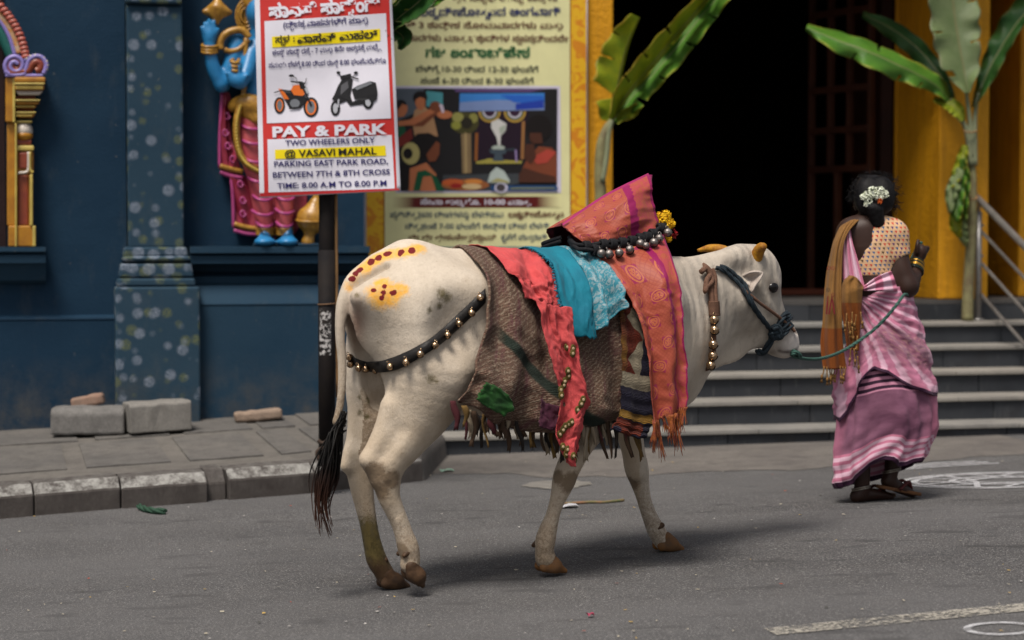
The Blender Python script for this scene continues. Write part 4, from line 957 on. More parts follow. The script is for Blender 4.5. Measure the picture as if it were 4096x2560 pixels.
for q in ((705, 880), (712, 915), (690, 945), (685, 970), (660, 1000), (655, 1030), (705, 740), (740, 750), (735, 775), (715, 1205), (735, 1195), (695, 1215), (680, 1240), (660, 1265), (800, 1055), (785, 1085), (765, 1120), (675, 1340), (705, 1355), (700, 1385), (740, 1395), (745, 1420)): bead(cR2(*q))
# ---- teal cloth and its brocade
M_teal = fabric('teal_cotton', (.006, .165, .23), (.005, .12, .18), .3, 8)
def brocade():
    t = NT('teal_brocade'); uv = t.attr('uvm', True); v1 = t.voro(48, uv, rnd=.8); v2 = t.noise(75, uv, 3, .6, 1.5); 
    pat = t.math('MAXIMUM', t.ramp(v1, [(.28, 1), (.36, 0)]), t.ramp(v2, [(.52, 0), (.56, 1)])); c = t.mix(t.math('MULTIPLY', pat, .85), (.025, .19, .25), (.24, .31, .33))
    t.set(c, .55, spec=.35, sheen=.05); t.bump(t.mix(.5, pat, t.noise(300, uv, 2, .6)), .3, .004); return t.m
te = cthing('teal_cloth', 'folded teal cloth with patterned brocade panel lying over the middle of the back', 'cloth')
def f_te(U, V): return .008*np.sin(U*8+V*3)+.010*ridged(U, V, 2.5, 4, 4)+.003*ridged(U, V, 8, 12, 6)
_, PTE = cloth('plain_panel', [[(1250, 590), (1290, 587), (1335, 587)], [(1292, 622), (1335, 632), (1378, 640)], [(1312, 680), (1355, 690), (1395, 690)], [(1328, 735), (1370, 742), (1405, 745)], [(1345, 788), (1378, 797), (1412, 803)]], .088, M_teal, te, 46, 70, f_te, far=.25, thick=.003)
def f_br(U, V): return .032*np.sin(U*9.5-V*2.2+.6)*np.clip(V*2-.5, .0, 1)+.010*ridged(U, V, 3, 5, 9)+.004*ridged(U, V, 8, 9, 2)
cloth('brocade_panel', [[(1330, 587), (1365, 590), (1400, 597)], [(1376, 640), (1405, 640), (1432, 632)], [(1393, 690), (1425, 685), (1455, 672)], [(1402, 735), (1432, 730), (1465, 705)], [(1403, 778), (1432, 768), (1472, 733)]], .095, brocade(), te, 50, 70, f_br, far=.25, thick=.003)
# frayed edge of the teal cloth
fray = [tube_vf([PTE[i, 0]+np.array([0, -.004, 0]), PTE[i, 0]+np.array([-.010+.004*rl.random(), -.008, -.004+.008*rl.random()]), PTE[i, 0]+np.array([-.014*rl.uniform(.4, 1.2), -.006, .012*rl.uniform(-1, .5)])], .0022, 4) for i in range(22, 68) for _ in (0, 1)]
v, f = join_vf(fray); tag(mesh('frayed_edge', v, f, plain('teal_thread', (.012, .17, .25), .8, co='Object'), te, True), kind='stuff')

# ---- copper silk sari: hood above the rope, fall below it
def silk_mat():
    t = NT('copper_silk'); uv = t.attr('uvm', True); g = t.sep(t.attr('guv', True)); s = t.sep(uv); mag, cop, gold = (.22, .008, .070), (.315, .068, .038), (.40, .11, .045)
    lat = t.math('MINIMUM', t.math('PINGPONG', t.math('MULTIPLY', t.math('ADD', s[0], s[1]), 62), .5), t.math('PINGPONG', t.math('MULTIPLY', t.math('SUBTRACT', s[0], s[1]), 62), .5))
    c = t.mix(t.ramp(lat, [(.05, .65), (.14, 0)]), cop, (.25, .04, .03))
    cell = .088; row = t.math('FLOOR', t.math('DIVIDE', s[1], cell)); off = t.math('MULTIPLY', t.math('MODULO', row, 2), .5)
    fx = t.math('SUBTRACT', t.math('FRACT', t.math('ADD', t.math('DIVIDE', s[0], cell), off)), .5); fy = t.math('SUBTRACT', t.math('FRACT', t.math('DIVIDE', s[1], cell)), .5)
    ax_, ay_ = t.math('ABSOLUTE', fx), t.math('ABSOLUTE', fy); dia = t.math('MAXIMUM', ax_, ay_); rr = t.math('SQRT', t.math('ADD', t.math('MULTIPLY', fx, fx), t.math('MULTIPLY', fy, fy)))
    c = t.mix(t.math('MULTIPLY', t.math('LESS_THAN', dia, .27), .75), c, mag)
    ring_ = t.math('MULTIPLY', t.math('GREATER_THAN', rr, .205), t.math('LESS_THAN', rr, .262)); c = t.mix(ring_, c, gold)
    leaf = t.math('MULTIPLY', t.math('LESS_THAN', rr, .17), t.math('GREATER_THAN', t.noise(230, uv, 2, .6), .44)); c = t.mix(leaf, c, gold)
    # border: magenta band, saw edge, woven scrolls
    b = g[0]; saw = t.math('MULTIPLY', t.math('PINGPONG', t.math('MULTIPLY', s[1], 70), 1), .018)
    inb = t.math('GREATER_THAN', b, .70); vine = t.ramp(t.noise(42, uv, 2, .5, 1.4), [(.46, 0), (.50, 1)]); bc = t.mix(t.math('MULTIPLY', vine, .75), cop, (.34, .045, .06))
    c = t.mix(inb, c, bc); c = t.mix(t.math('MULTIPLY', inb, t.math('LESS_THAN', b, t.math('ADD', .775, saw))), c, mag)
    c = t.mix(t.math('GREATER_THAN', b, .975), c, mag)
    t.set(c, .5, spec=.22, sheen=.03); t.b.inputs['Anisotropic'].default_value = .3; t.bump(t.mix(.5, t.noise(500, uv, 2, .6), t.ramp(lat, [(.05, 0), (.2, 1)])), .15, .003); return t.m
M_silk = silk_mat(); M_lin = plain('maroon_lining', (.12, .012, .016), .7, co='Object', sheen=.05)
si = cthing('silk_sari', 'copper and magenta silk sari folded into a tall hood over the hump', 'sari')
def c3(x, y, lat): return C(*cR3(x, y), lat)
HR = [[(158, 762), (400, 590), (680, 408), (920, 283), (1197, 147)], [(200, 805), (420, 700), (700, 580), (965, 440), (1229, 330)], [(300, 890), (450, 850), (720, 790), (1010, 690), (1287, 600)], [(420, 985), (520, 990), (740, 975), (1065, 905), (1318, 800)]]
HLt = [-.012, -.085, -.12, -.13]
def hood_side(sg, mat, inset=0.0, nm='hood'):
    nu, nv = 60, 46; rows_ = []
    for r, lt in zip(HR, HLt):
        Lts = np.array([lt*.85, lt, lt*1.05, lt, lt*.55]); P = np.array([c3(x, y, l) for (x, y), l in zip(r, Lts)]); P[:, 1] = P[:, 1]*sg if sg > 0 else P[:, 1]
        if sg > 0: P[:, 1] = np.abs(P[:, 1])
        rows_.append(catmull(P, nu))
    G = np.array(rows_); G = np.stack([catmull(G[:, j], nv) for j in range(nu)], 1); U, V = np.meshgrid(np.linspace(0, 1, nu), np.linspace(0, 1, nv))
    D = (.010*np.sin(U*13-V*4)*V+.014*np.sin(U*7+V*5+1)*V*(1-.3*V)+.010*ridged(U, V, 3, 3.5, 3)+.003*ridged(U, V, 8, 8, 5))*np.clip(V*4, 0, 1)
    G = G.copy(); G[..., 1] += (-1 if sg < 0 else 1)*(D-inset)
    du = np.concatenate([[0], np.cumsum(np.linalg.norm(np.diff(G[nv//2], axis=0), axis=1))]); dv = np.concatenate([[0], np.cumsum(np.linalg.norm(np.diff(G[:, nu//2], axis=0), axis=1))])
    at = dict(uvm=np.stack([np.broadcast_to(du, U.shape), np.broadcast_to(dv[:, None], U.shape), 0*U], -1).reshape(-1, 3), guv=np.stack([U, V, 0*U], -1).reshape(-1, 3))
    return mesh(nm, G.reshape(-1, 3), np.array(grid_f(nu, nv)), mat, si, True, at), G
_, GN = hood_side(-1, M_silk); _, GFar = hood_side(1, M_silk)
hood_side(-1, M_lin, .010, 'lining'); hood_side(1, M_lin, .010, 'lining')
M_mag = fabric('magenta_silk', (.30, .012, .10), (.22, .01, .075), .2, rough=.45)
def bridge(A, Bq, mat, nm, bulge, n=9):
    V = []
    for i in range(len(A)):
        for j in range(n):
            t = j/(n-1); V.append(A[i]*(1-t)+Bq[i]*t+bulge*math.sin(math.pi*t))
    at = dict(uvm=np.array([[i*.01, j*.01, 0] for i in range(len(A)) for j in range(n)])); return mesh(nm, V, np.array(grid_f(n, len(A))), mat, si, True, at)
bridge(GN[:, -1], GFar[:, -1], M_mag, 'front_edge', np.array([.02, 0, 0])); bridge(GN[0], GFar[0], M_mag, 'ridge', np.array([0, 0, .006]))
bridge(GN[-1, :], GFar[-1, :], M_lin, 'bottom_lining', np.array([0, 0, -.02]))
def f_si(U, V): return .022*np.sin(U*11+V*2.2)*np.clip(V*2.5, .15, 1)*(1-.3*U)+.010*ridged(U, V, 2.5, 4, 6)+.003*ridged(U, V, 6, 12, 3)
FR = [[(1428, 618), (1480, 606), (1545, 588), (1588, 572)], [(1462, 672), (1505, 665), (1560, 655), (1602, 650)], [(1492, 730), (1530, 728), (1575, 722), (1610, 718)], [(1512, 800), (1545, 802), (1582, 800), (1613, 795)], [(1522, 890), (1552, 890), (1586, 885), (1615, 880)], [(1532, 1000), (1560, 985), (1590, 975), (1615, 960)]]
FALL_TOP = GN[-1]
fs_o, PS = cloth('fall', FR, .095, M_silk, si, 64, 100, f_si, thick=.002, offs=[0, 0, 0, .01, .01, .01])
_tu = np.linspace(0, 1, 64); _gt = np.stack([np.interp(_tu, np.linspace(0, 1, GN.shape[1]), GN[-1][:, k]) for k in range(3)], 1)
for i_ in range(26):
    w_ = float(sstep(0, 1, i_/25.)); PS[i_] = (_gt+np.array([0, -.004, -.03*i_/25]))*(1-w_)+PS[i_]*w_
fs_o.data.vertices.foreach_set('co', PS.reshape(-1).astype(np.float32)); fs_o.data.update()
PS2 = PS.copy(); PS2[..., 1] = np.abs(PS2[..., 1]); mesh('fall', PS2.reshape(-1, 3), np.array(grid_f(64, 100)), M_silk, si, True, dict(uvm=np.array([a.vector[:] for a in fs_o.data.attributes['uvm'].data]), guv=np.array([a.vector[:] for a in fs_o.data.attributes['guv'].data])))
bridge(PS[:60, -1], PS2[:60, -1], M_mag, 'front_edge', np.array([.05, 0, -.01]))
M_fr = plain('copper_fringe', (.34, .10, .02), .6, (.12, .015, .02), 60, co='Object', sheen=.05)
for k in range(13):
    j = int(2+k/12*59); p = PS[-1, j]; parts = []; ln = rl.uniform(.06, .115) if k not in (3, 8) else .15
    sw = rl.uniform(-.02, .03)
    for _ in range(11):
        a, b = rl.uniform(-.012, .012), rl.uniform(-.012, .012); parts.append(tube_vf([p+np.array([a*.8, b*.6, .004]), p+np.array([a*.35+sw*.4, b*.4, -ln*.28]), p+np.array([a*.9+sw*.7, b, -ln*.65]), p+np.array([a*1.5+sw, b*1.5, -ln*rl.uniform(.85, 1.05)])], [.0022, .002, .0016, .0009], 4, 8))
    v, f = join_vf(parts); mesh('tassel', v, f, M_fr, si, True)

# ================================================================ ropes, strap and bells
M_cord = plain('black_cord', (.008, .008, .010), .8, (.015, .015, .017), 90, .6, 300, co='Object', spec=.2); M_silver = plain('tarnished_silver', (.30, .27, .25), .42, (.10, .085, .08), 60, .5, 160, co='Object', metal=.85); M_brass = plain('brass_bell', (.62, .44, .28), .22, (.35, .22, .12), 40, .1, 90, co='Object', metal=1.0); M_slot = plain('bell_slot', (.006, .005, .004), .8, co='Object')
def bell_mesh(r, mat):
    prof = [(.0001, r)]+[(r*math.sin(a), r*math.cos(a)) for a in np.linspace(.25, math.pi-.2, 9)]+[(.0001, -r)]; v1 = lathe_vf(prof, 14); tor = [(r*.36*math.cos(a), 0, r*1.22+r*.36*math.sin(a)) for a in np.linspace(0, 2*math.pi, 11)]; v2 = tube_vf(tor, r*.10, 6, cap=False); eq = [(r*1.02*math.cos(a), r*1.02*math.sin(a), 0) for a in np.linspace(0, 2*math.pi, 19)]; v3 = tube_vf(eq, r*.05, 5, cap=False)
    v, f = join_vf([v1, v2, v3]); m = bpy.data.meshes.new('bell'); m.from_pydata([tuple(p) for p in v], [], f); m.materials.append(mat); m.polygons.foreach_set('use_smooth', np.ones(len(f), bool)); m.update()
    sl = [(0, r*1.03*math.sin(a), -r*1.03*math.cos(a)) for a in np.linspace(-1.2, 1.2, 11)]; v, f = tube_vf(sl, r*.13, 6); s = bpy.data.meshes.new('slot'); s.from_pydata([tuple(p) for p in v], [], f); s.materials.append(M_slot); s.update(); return m, s
def bell(ms, p, parent, rot=(0, 0, 0), k=1.0):
    o = bpy.data.objects.new('bell', ms[0]); link(o, parent); o.location = tuple(p); o.rotation_euler = rot; o.scale = (k, k, k); s = bpy.data.objects.new('slot', ms[1]); link(s, o); return o
BS, BB, BC = bell_mesh(.0175, M_silver), bell_mesh(.0125, M_brass), bell_mesh(.0175, M_brass)
hr = cthing('belled_rope_wrap', 'black knotted cord strung with tarnished round bells tied round the silk hood', 'bell cord')
_cv = None
cpts = [(232, 925), (300, 1005), (450, 1022), (640, 992), (860, 978), (1000, 950), (1160, 905), (1255, 862), (1335, 805), (1392, 765)]
clat = [-.03, -.115, -.150, -.165, -.17, -.17, -.165, -.15, -.115, -.045]
_sv = np.vstack([GN[-12:].reshape(-1, 3), PS[:24].reshape(-1, 3)]); _sx, _sy = projL(_sv)
def slat(x, y, lift=.010, dflt=-.1):
    q = cR3(x, y); d = (_sx-q[0])**2+(_sy-q[1])**2; k = np.argsort(d)[:6]; return float(_sv[k, 1].min())-lift if d.min() < 60 else dflt
clat = [l if i in (0, 9) else slat(x, y) for i, ((x, y), l) in enumerate(zip(cpts, clat))]
CP_ = np.array([c3(x, y, l) for (x, y), l in zip(cpts, clat)]); CP2 = CP_.copy(); CP2[:, 1] = np.abs(CP2[:, 1])
loop_ = np.vstack([CP_, CP2[::-1]])
for dz in (-.007, .007): tube('cord', loop_+np.array([0, 0, dz]), .0078, M_cord, hr, 8, 90)
tube('cord', [c3(240, 940, -.06), c3(330, 1040, -.15), c3(430, 1050, -.165), c3(560, 1070, -.17)], .0078, M_cord, hr, 8, 24)
for x, y, l in ((450, 1018, -.168), (560, 1060, -.175), (655, 995, -.178), (765, 990, -.18), (880, 975, -.18), (1000, 955, -.18), (1100, 925, -.18), (1180, 905, -.175), (1250, 868, -.16), (1345, 800, -.115)):
    p = c3(x, y, slat(x, y, .012, l)); parts = [tube_vf([p+np.array([.006*j-.006+.0165*0, .0145*math.cos(a), .0165*math.sin(a)]) for a in np.linspace(0, 2*math.pi, 13)], .0066, 6, cap=False) for j in (-1, 0, 1, 2)]
    v, f = join_vf(parts); mesh('knot', v, f, M_cord, hr, True)
for i, (x, y, l) in enumerate(((622, 1100, -.195), (715, 1105, -.195), (838, 1092, -.20), (965, 1053, -.20), (1093, 980, -.205), (1160, 1005, -.20), (1255, 965, -.195), (1322, 918, -.17), (1425, 845, -.08))):
    bell(BS, c3(x, y, slat(x, y, .026, l)), hr, (rl.uniform(-.4, .1), rl.uniform(-.3, .3), rl.uniform(-.5, 1.2)), .95 if i != 5 else .8)
# flowers tucked in the cord
def petals(n, r, pr, mat, name, parent, c, squash=1.0):
    parts = []
    for _ in range(n):
        d = rng.normal(0, 1, 3); d /= np.linalg.norm(d); p = c+d*r*rng.uniform(.75, 1.0)*np.array([1, 1, squash]); a = np.cross(d, rng.normal(0, 1, 3)); a /= np.linalg.norm(a); b = np.cross(d, a); w = pr*rng.uniform(.7, 1.3)
        parts.append(([p-a*w*.6, p+b*w*.5+d*w*.5, p+a*w*.6, p-b*w*.35+d*w*.1], [(0, 1, 2, 3)]))
    v, f = join_vf(parts); return mesh(name, v, f, mat, parent, False)
M_mari = plain('marigold_yellow', (.80, .52, .012), .7, (.70, .38, .01), 60, co='Object'); M_rose = plain('red_petal', (.42, .008, .012), .55, co='Object')
fl = cthing('marigold_bunch', 'yellow marigold flowers with a red petal tucked into the bell cord', 'flowers')
for x, y, r in ((1345, 655, .022), (1400, 640, .021), (1430, 720, .022), (1360, 720, .022), (1455, 740, .018), (1395, 760, .018), (1430, 925, .012)):
    c_ = c3(x, y, -.05+.01*rl.uniform(-1, 1)); petals(150, r, .0075, M_mari, 'flower_head', fl, c_)
petals(26, .016, .014, M_rose, 'red_petals', fl, c3(1490, 860, -.04))

# ---- breeching strap with brass bells
st = cthing('breeching_strap', 'black leather strap with small brass bells across the rump of the cow', 'strap')
M_leath = plain('black_leather', (.011, .010, .010), .5, (.02, .018, .017), 30, .35, 120, co='Object', spec=.22)
up_ = [(1400, 480), (1330, 545), (1250, 620), (1170, 695), (1100, 762), (1020, 830), (950, 880), (870, 925), (800, 960), (730, 990), (670, 1010), (610, 1028), (560, 1036), (500, 1034), (450, 1022), (410, 1000), (383, 975)]
dn_ = [(1400, 588), (1330, 660), (1250, 735), (1170, 808), (1100, 870), (1020, 930), (950, 975), (870, 1025), (800, 1065), (730, 1095), (670, 1108), (610, 1115), (560, 1110), (500, 1098), (450, 1082), (415, 1062), (388, 1045)]
def strap_pt(x, y, off=.010):
    h = cowhit(*cR1(x, y), off); return h
ua, da = [strap_pt(*q) for q in up_], [strap_pt(*q) for q in dn_]
prev = None; A_, D_ = [], []
for i, (a, d) in enumerate(zip(ua, da)):
    if a is None: a = C(*cR1(*up_[i]), .02)
    if d is None: d = C(*cR1(*dn_[i]), .02)
    A_.append(a); D_.append(d)
A_, D_ = catmull(A_, 70), catmull(D_, 70)
mid = (A_+D_)/2+np.array([0, -.004, 0]); V = np.stack([A_, mid, D_], 1).reshape(-1, 3)
uvs = np.stack([np.repeat(np.linspace(0, 1.2, 70), 3), np.tile([0, .02, .04], 70), np.zeros(210)], 1)
so_ = mesh('strap', V, np.array(grid_f(3, 70)), M_leath, st, True, dict(uvm=uvs)); solid(so_, .006, 0)
for x, y in ((1363, 548), (1298, 664), (1204, 745), (1116, 832), (1022, 910), (910, 975), (802, 1038), (682, 1070), (571, 1096), (497, 1088), (443, 1082), (381, 1050), (372, 1000)):
    X, Y = projL(V); q = cR1(x, y); k = np.argmin((X-q[0])**2+(Y-q[1])**2); p = V[k]; o_, d_ = Lray(*q); t_ = np.dot(p-o_, d_)/np.dot(d_, d_); bell(BB, o_+d_*(t_-.014), st, (rl.uniform(-.5, .2), rl.uniform(-.4, .4), rl.uniform(-.3, 1.5)), 1.05)
# ---- bell collar on the neck
def on_cow(fn, pts, off, fall=-.10):
    out = []
    for q in pts:
        h = cowhit(*fn(*q), off); out.append(h if h is not None else C(*fn(*q), fall))
    return np.array(out)
M_brope = plain('brown_rope', (.16, .085, .055), .85, (.09, .045, .03), 120, .6, 300, co='Object')
nc = cthing('bell_collar', 'brown rope collar with five shiny brass bells hanging on the neck', 'collar')
cp = on_cow(cR4, [(440, 335), (462, 400), (462, 480), (468, 580), (474, 680), (480, 780), (480, 900), (474, 1000), (455, 1075)], .012)
topc = np.array([[cp[0][0], -.02, cp[0][2]+.02], [cp[0][0], .05, cp[0][2]]])
tube('rope', np.vstack([topc[::-1], cp]), .011, M_brope, nc, 8, 60); tube('rope', cp[:5]+np.array([.016, -.004, .002]), .009, M_brope, nc, 8, 30)
far_c = cp.copy(); far_c[:, 1] = np.abs(far_c[:, 1]); tube('rope', far_c, .011, M_brope, nc, 8, 40); tube('rope', [cp[-1], (cp[-1]+far_c[-1])/2-np.array([0, 0, .02]), far_c[-1]], .011, M_brope, nc, 8, 10)
for t in np.linspace(.0, 1, 26):
    p = cp[3]*(1-t)+cp[4]*t; v, f = tube_vf([p+np.array([.006+.021*math.cos(a), .016*math.sin(a)-.004, 0]) for a in np.linspace(0, 2*math.pi, 11)], .0036, 5, cap=False); mesh('binding', v, f, M_brope, nc, True)
kn = on_cow(cR4, [(385, 355), (430, 330), (470, 420), (425, 470), (420, 500), (430, 420), (455, 380)], .02); tube('knot', kn, .011, M_brope, nc, 8, 40)
for q in ((487, 717), (488, 793), (478, 902), (475, 987), (460, 1060)):
    h = cowhit(*cR4(*q), .028); h = h if h is not None else C(*cR4(*q), -.06); bell(BC, h, nc, (rl.uniform(-.3, .2), rl.uniform(-.2, .2), rl.uniform(.3, 1.0)), 1.05)
# ---- halter
def twist(name, P, r, mat, parent, n=80, tw=14):
    Q = catmull(P, n); T = np.gradient(Q, axis=0); T /= np.linalg.norm(T, axis=1)[:, None]; N = np.cross(T, [0.1, .2, 1.]); N /= np.linalg.norm(N, axis=1)[:, None]; Bn = np.cross(T, N); L = np.concatenate([[0], np.cumsum(np.linalg.norm(np.diff(Q, axis=0), axis=1))]); parts = []
    for k in range(3):
        a = L/(r*tw)*2*math.pi+k*2*math.pi/3; parts.append(tube_vf(Q+r*.55*(np.cos(a)[:, None]*N+np.sin(a)[:, None]*Bn), r*.62, 6))
    v, f = join_vf(parts); return mesh(name, v, f, mat, parent, True)
M_hrope = plain('dark_blue_rope', (.012, .016, .022), .7, (.02, .035, .045), 80, .6, 300, co='Object')
ha = cthing('rope_halter', 'dark twisted rope halter with knotted noseband on the cow head', 'halter')
for dx, dy in ((0, 0), (28, -12)):
    twist('rope', on_cow(cR4, [(500+dx, 322+dy), (560+dx, 345+dy), (620+dx, 395+dy), (680+dx, 450+dy), (725+dx*.7, 520+dy), (760+dx*.5, 590), (810+dx*.3, 665), (865+dx*.2, 735), (915, 800)], .012, -.09), .0085, M_hrope, ha)
twist('noseband', on_cow(cR4, [(930, 810), (975, 750), (1010, 690), (1040, 665)], .012, -.05), .011, M_hrope, ha, 30); twist('noseband', on_cow(cR4, [(950, 830), (1000, 790), (1040, 730), (1062, 690)], .012, -.05), .011, M_hrope, ha, 30); twist('noseband', on_cow(cR4, [(985, 850), (1030, 800), (1070, 750)], .012, -.05), .011, M_hrope, ha, 30)
kn = on_cow(cR4, [(920, 790), (960, 770), (985, 820), (940, 850), (915, 820), (965, 800), (980, 850), (930, 830)], .02, -.07); twist('knot', kn, .012, M_hrope, ha, 50)
twist('chin_rope', on_cow(cR4, [(925, 840), (905, 890), (880, 940), (850, 965), (812, 955)], .010, -.045), .013, M_hrope, ha, 30)
tube('nose_rope', on_cow(cR4, [(690, 475), (760, 530), (830, 590), (900, 640), (960, 685), (1010, 725), (1060, 765), (1095, 805)], .012, -.05), .0065, M_brope, ha, 7, 40)
# ================================================================ SIGN, BANNER, PLANTS, RAIL, BLOCKS
_pm = {}
def ink(c, rough=.55):
    k = tuple(round(x, 3) for x in c)
    if k not in _pm: _pm[k] = plain('print_%d' % len(_pm), c, rough, dk(c, .9), 5, spec=.25)
    return _pm[k]
def srgb(r, g, b): return tuple(((x/255+.055)/1.055)**2.4 if x > 10 else x/255/12.92 for x in (r, g, b))
_fo = {}
def text_vf(s, bold=0.0):
    cu = bpy.data.curves.new('t', 'FONT'); cu.body = s; cu.size = 1; cu.offset = bold; cu.resolution_u = 3
    o = bpy.data.objects.new('t', cu); COL.objects.link(o); dg = bpy.context.evaluated_depsgraph_get(); e = o.evaluated_get(dg); m = e.to_mesh()
    v = np.array([p.co[:] for p in m.vertices]).reshape(-1, 3); f = [tuple(q.vertices) for q in m.polygons]; e.to_mesh_clear(); bpy.data.objects.remove(o); bpy.data.curves.remove(cu); return v, f
def adv(s):
    if not s: return 0.0
    v, _ = text_vf(s+'|'); return float(v[:, 0].max())
def kannada(s, bold):
    """lay out a line; a consonant after a virama goes small below its base"""
    V = '\u0ccd'; base = ''; subs = []; i = 0
    while i < len(s):
        if s[i] == V and i+1 < len(s) and s[i+1] not in ' )' and ord(s[i+1]) > 0xc80: subs.append((len(base), s[i+1])); i += 2; continue
        base += s[i]; i += 1
    v, f = text_vf(base, bold); parts = [(v, f)]
    for k, ch in subs:
        a = adv(base[:k])-adv('') ; w, g = text_vf(ch, bold*1.2)
        if len(w): w = w*.62; w[:, 0] += a-.34; w[:, 1] -= .36; parts.append((w, g))
    return join_vf(parts) if subs else (v, f)
class Print:
    """flat printed sheet: crop coordinates mapped on a plane in the place"""
    def __init__(self, fn, to3, parent): self.fn, self.to3, self.par = fn, to3, parent
    def poly(self, pts, c, layer, name='printed_shape'):
        return mesh(name, [self.to3(*self.fn(*p), layer) for p in pts], [tuple(range(len(pts)))], ink(c), self.par)
    def many(self, name, shapes):
        V, F, mats, mi = [], [], [], []
        for pts, c, layer in shapes:
            m = ink(c); 
            if m not in mats: mats.append(m)
            o = len(V); V += [self.to3(*self.fn(*p), layer) for p in pts]; F.append(tuple(range(o, o+len(pts)))); mi.append(mats.index(m))
        ob = mesh(name, V, F, None, self.par)
        for m in mats: ob.data.materials.append(m)
        for p, k in zip(ob.data.polygons, mi): p.material_index = k
        return ob
    def text(self, s, x0, y0, x1, y1, h, c, layer=2, bold=.02, kan=False, name='lettering'):
        v, f = kannada(s, bold) if kan else text_vf(s, bold)
        a0, a1 = v[:, 0].min(), v[:, 0].max(); k = 1/(a1-a0); L = math.hypot(x1-x0, y1-y0); ex, ey = (x1-x0)/L, (y1-y0)/L; hk = h/.72
        P = [self.to3(*self.fn(x0+ex*L*(p[0]-a0)*k+ey*p[1]*hk, y0+ey*L*(p[0]-a0)*k-ex*p[1]*hk), layer) for p in v]
        return mesh(name, P, f, ink(c), self.par)
def ell_pts(cx, cy, rx, ry, n=20, a0=0, a1=2*math.pi): return [(cx+rx*math.cos(a), cy+ry*math.sin(a)) for a in np.linspace(a0, a1, n, endpoint=(a1-a0) < 6.2)]
def ring_shapes(cx, cy, rx, ry, w, c, layer, n=22):
    out = []
    for i in range(n):
        a, b = 2*math.pi*i/n, 2*math.pi*(i+1)/n; out.append(([(cx+rx*math.cos(a), cy+ry*math.sin(a)), (cx+rx*math.cos(b), cy+ry*math.sin(b)), (cx+(rx-w)*math.cos(b), cy+(ry-w)*math.sin(b)), (cx+(rx-w)*math.cos(a), cy+(ry-w)*math.sin(a))], c, layer))
    return out
def bar_pts(x0, y0, x1, y1, w):
    L = math.hypot(x1-x0, y1-y0); nx, ny = -(y1-y0)/L*w/2, (x1-x0)/L*w/2; return [(x0+nx, y0+ny), (x1+nx, y1+ny), (x1-nx, y1-ny), (x0-nx, y0-ny)]
# ---------------------------------------------------------------- parking sign on its pole
YS = 9.92
sb = atY(327, 456, 10.02); sgn = empty('parking_sign', (0, 0, 0), label='pay and park sign board printed red and white on a dark pole', cat='sign')
def sgY(px, py): return YS+.010*math.sin((px-255)/24.)+.008*math.sin((py+px*.6)/19.)+.012*math.exp(-((px-338)/16.)**2)
def sg3(px, py, layer): return atY(px, py, sgY(px, py)-.004*layer)
S = Print(cB, sg3, sgn)
def sheet_grid(corn, nu, nv, layer, col, name, pr):
    TL, TR, BR, BL = map(np.array, corn); V = []
    for j in range(nv):
        for i in range(nu):
            u, v = i/(nu-1), j/(nv-1); q = (TL*(1-u)+TR*u)*(1-v)+(BL*(1-u)+BR*u)*v; V.append(pr.to3(*pr.fn(*q), layer))
    return mesh(name, V, np.array(grid_f(nu, nv)), col, pr.par, True)
M_vinyl = plain('white_vinyl', (.70, .69, .76), .38, (.66, .65, .72), 3, spec=.4)
b_ = sheet_grid([(478, -140), (1303, -190), (1365, 1152), (512, 1197)], 30, 40, 0, M_vinyl, 'board', S); solid(b_, .006, 1)
RED = srgb(196, 52, 48); NAVY = srgb(38, 34, 96); YELL = srgb(240, 216, 20); BLK = (.012, .012, .014); WHT = (.72, .70, .78)
def quad_s(c, col, layer, nm='printed_panel'): return sheet_grid(c, 30, 30, layer, ink(col), nm, S)
quad_s([(510, -135), (1288, -183), (1342, 1140), (540, 1170)], RED, .6)
quad_s([(541, 128), (1276, 80), (1306, 716), (556, 746)], WHT, 1.2); quad_s([(559, 843), (1311, 816), (1329, 1140), (566, 1164)], WHT, 1.2)
quad_s([(512, 1168), (1352, 1140), (1360, 1150), (514, 1190)], srgb(176, 40, 44), 1.3)
quad_s([(585, 222), (1240, 174), (1242, 246), (588, 288)], YELL, 1.8); quad_s([(604, 906), (1272, 880), (1276, 942), (606, 962)], YELL, 1.8)
S.text('ಪಾವತಿ ಪಾರ್ಕಿಂಗ್', 570, 108, 1248, 60, 78, WHT, 2.2, .045, True)
S.text('(ದ್ವಿಚಕ್ರ ವಾಹನಗಳಿಗೆ ಮಾತ್ರ)', 655, 168, 1168, 136, 34, NAVY, 2.2, .02, True)
S.text('ಸ್ಥಳ :', 606, 258, 725, 250, 38, BLK, 2.6, .02, True); S.text('ವಾಸವಿ ಮಹಲ್', 740, 262, 1228, 228, 46, BLK, 2.6, .03, True)
S.text('ಈಸ್ಟ್ ಪಾರ್ಕ್ ರಸ್ತೆ - 7 ಮತ್ತು 8ನೇ ಅಡ್ಡರಸ್ತೆ ಮಧ್ಯೆ', 588, 334, 1250, 296, 30, NAVY, 2.2, .015, True)
S.text('ಸಮಯ ಬೆಳಗ್ಗೆ 8.00 ರಿಂದ ರಾತ್ರಿ 8.00 ಘಂಟೆವರೆವಿಗೂ', 567, 410, 1276, 380, 30, NAVY, 2.2, .015, True)
S.text('PAY & PARK', 590, 828, 1284, 808, 62, WHT, 2.2, .04)
S.text('TWO WHEELERS ONLY', 668, 880, 1210, 862, 32, NAVY, 2.2, .018); S.text('@ VASAVI', 664, 950, 968, 940, 42, BLK, 2.6, .018); S.text('MAHAL', 990, 939.5, 1220, 932, 42, BLK, 2.6, .018)
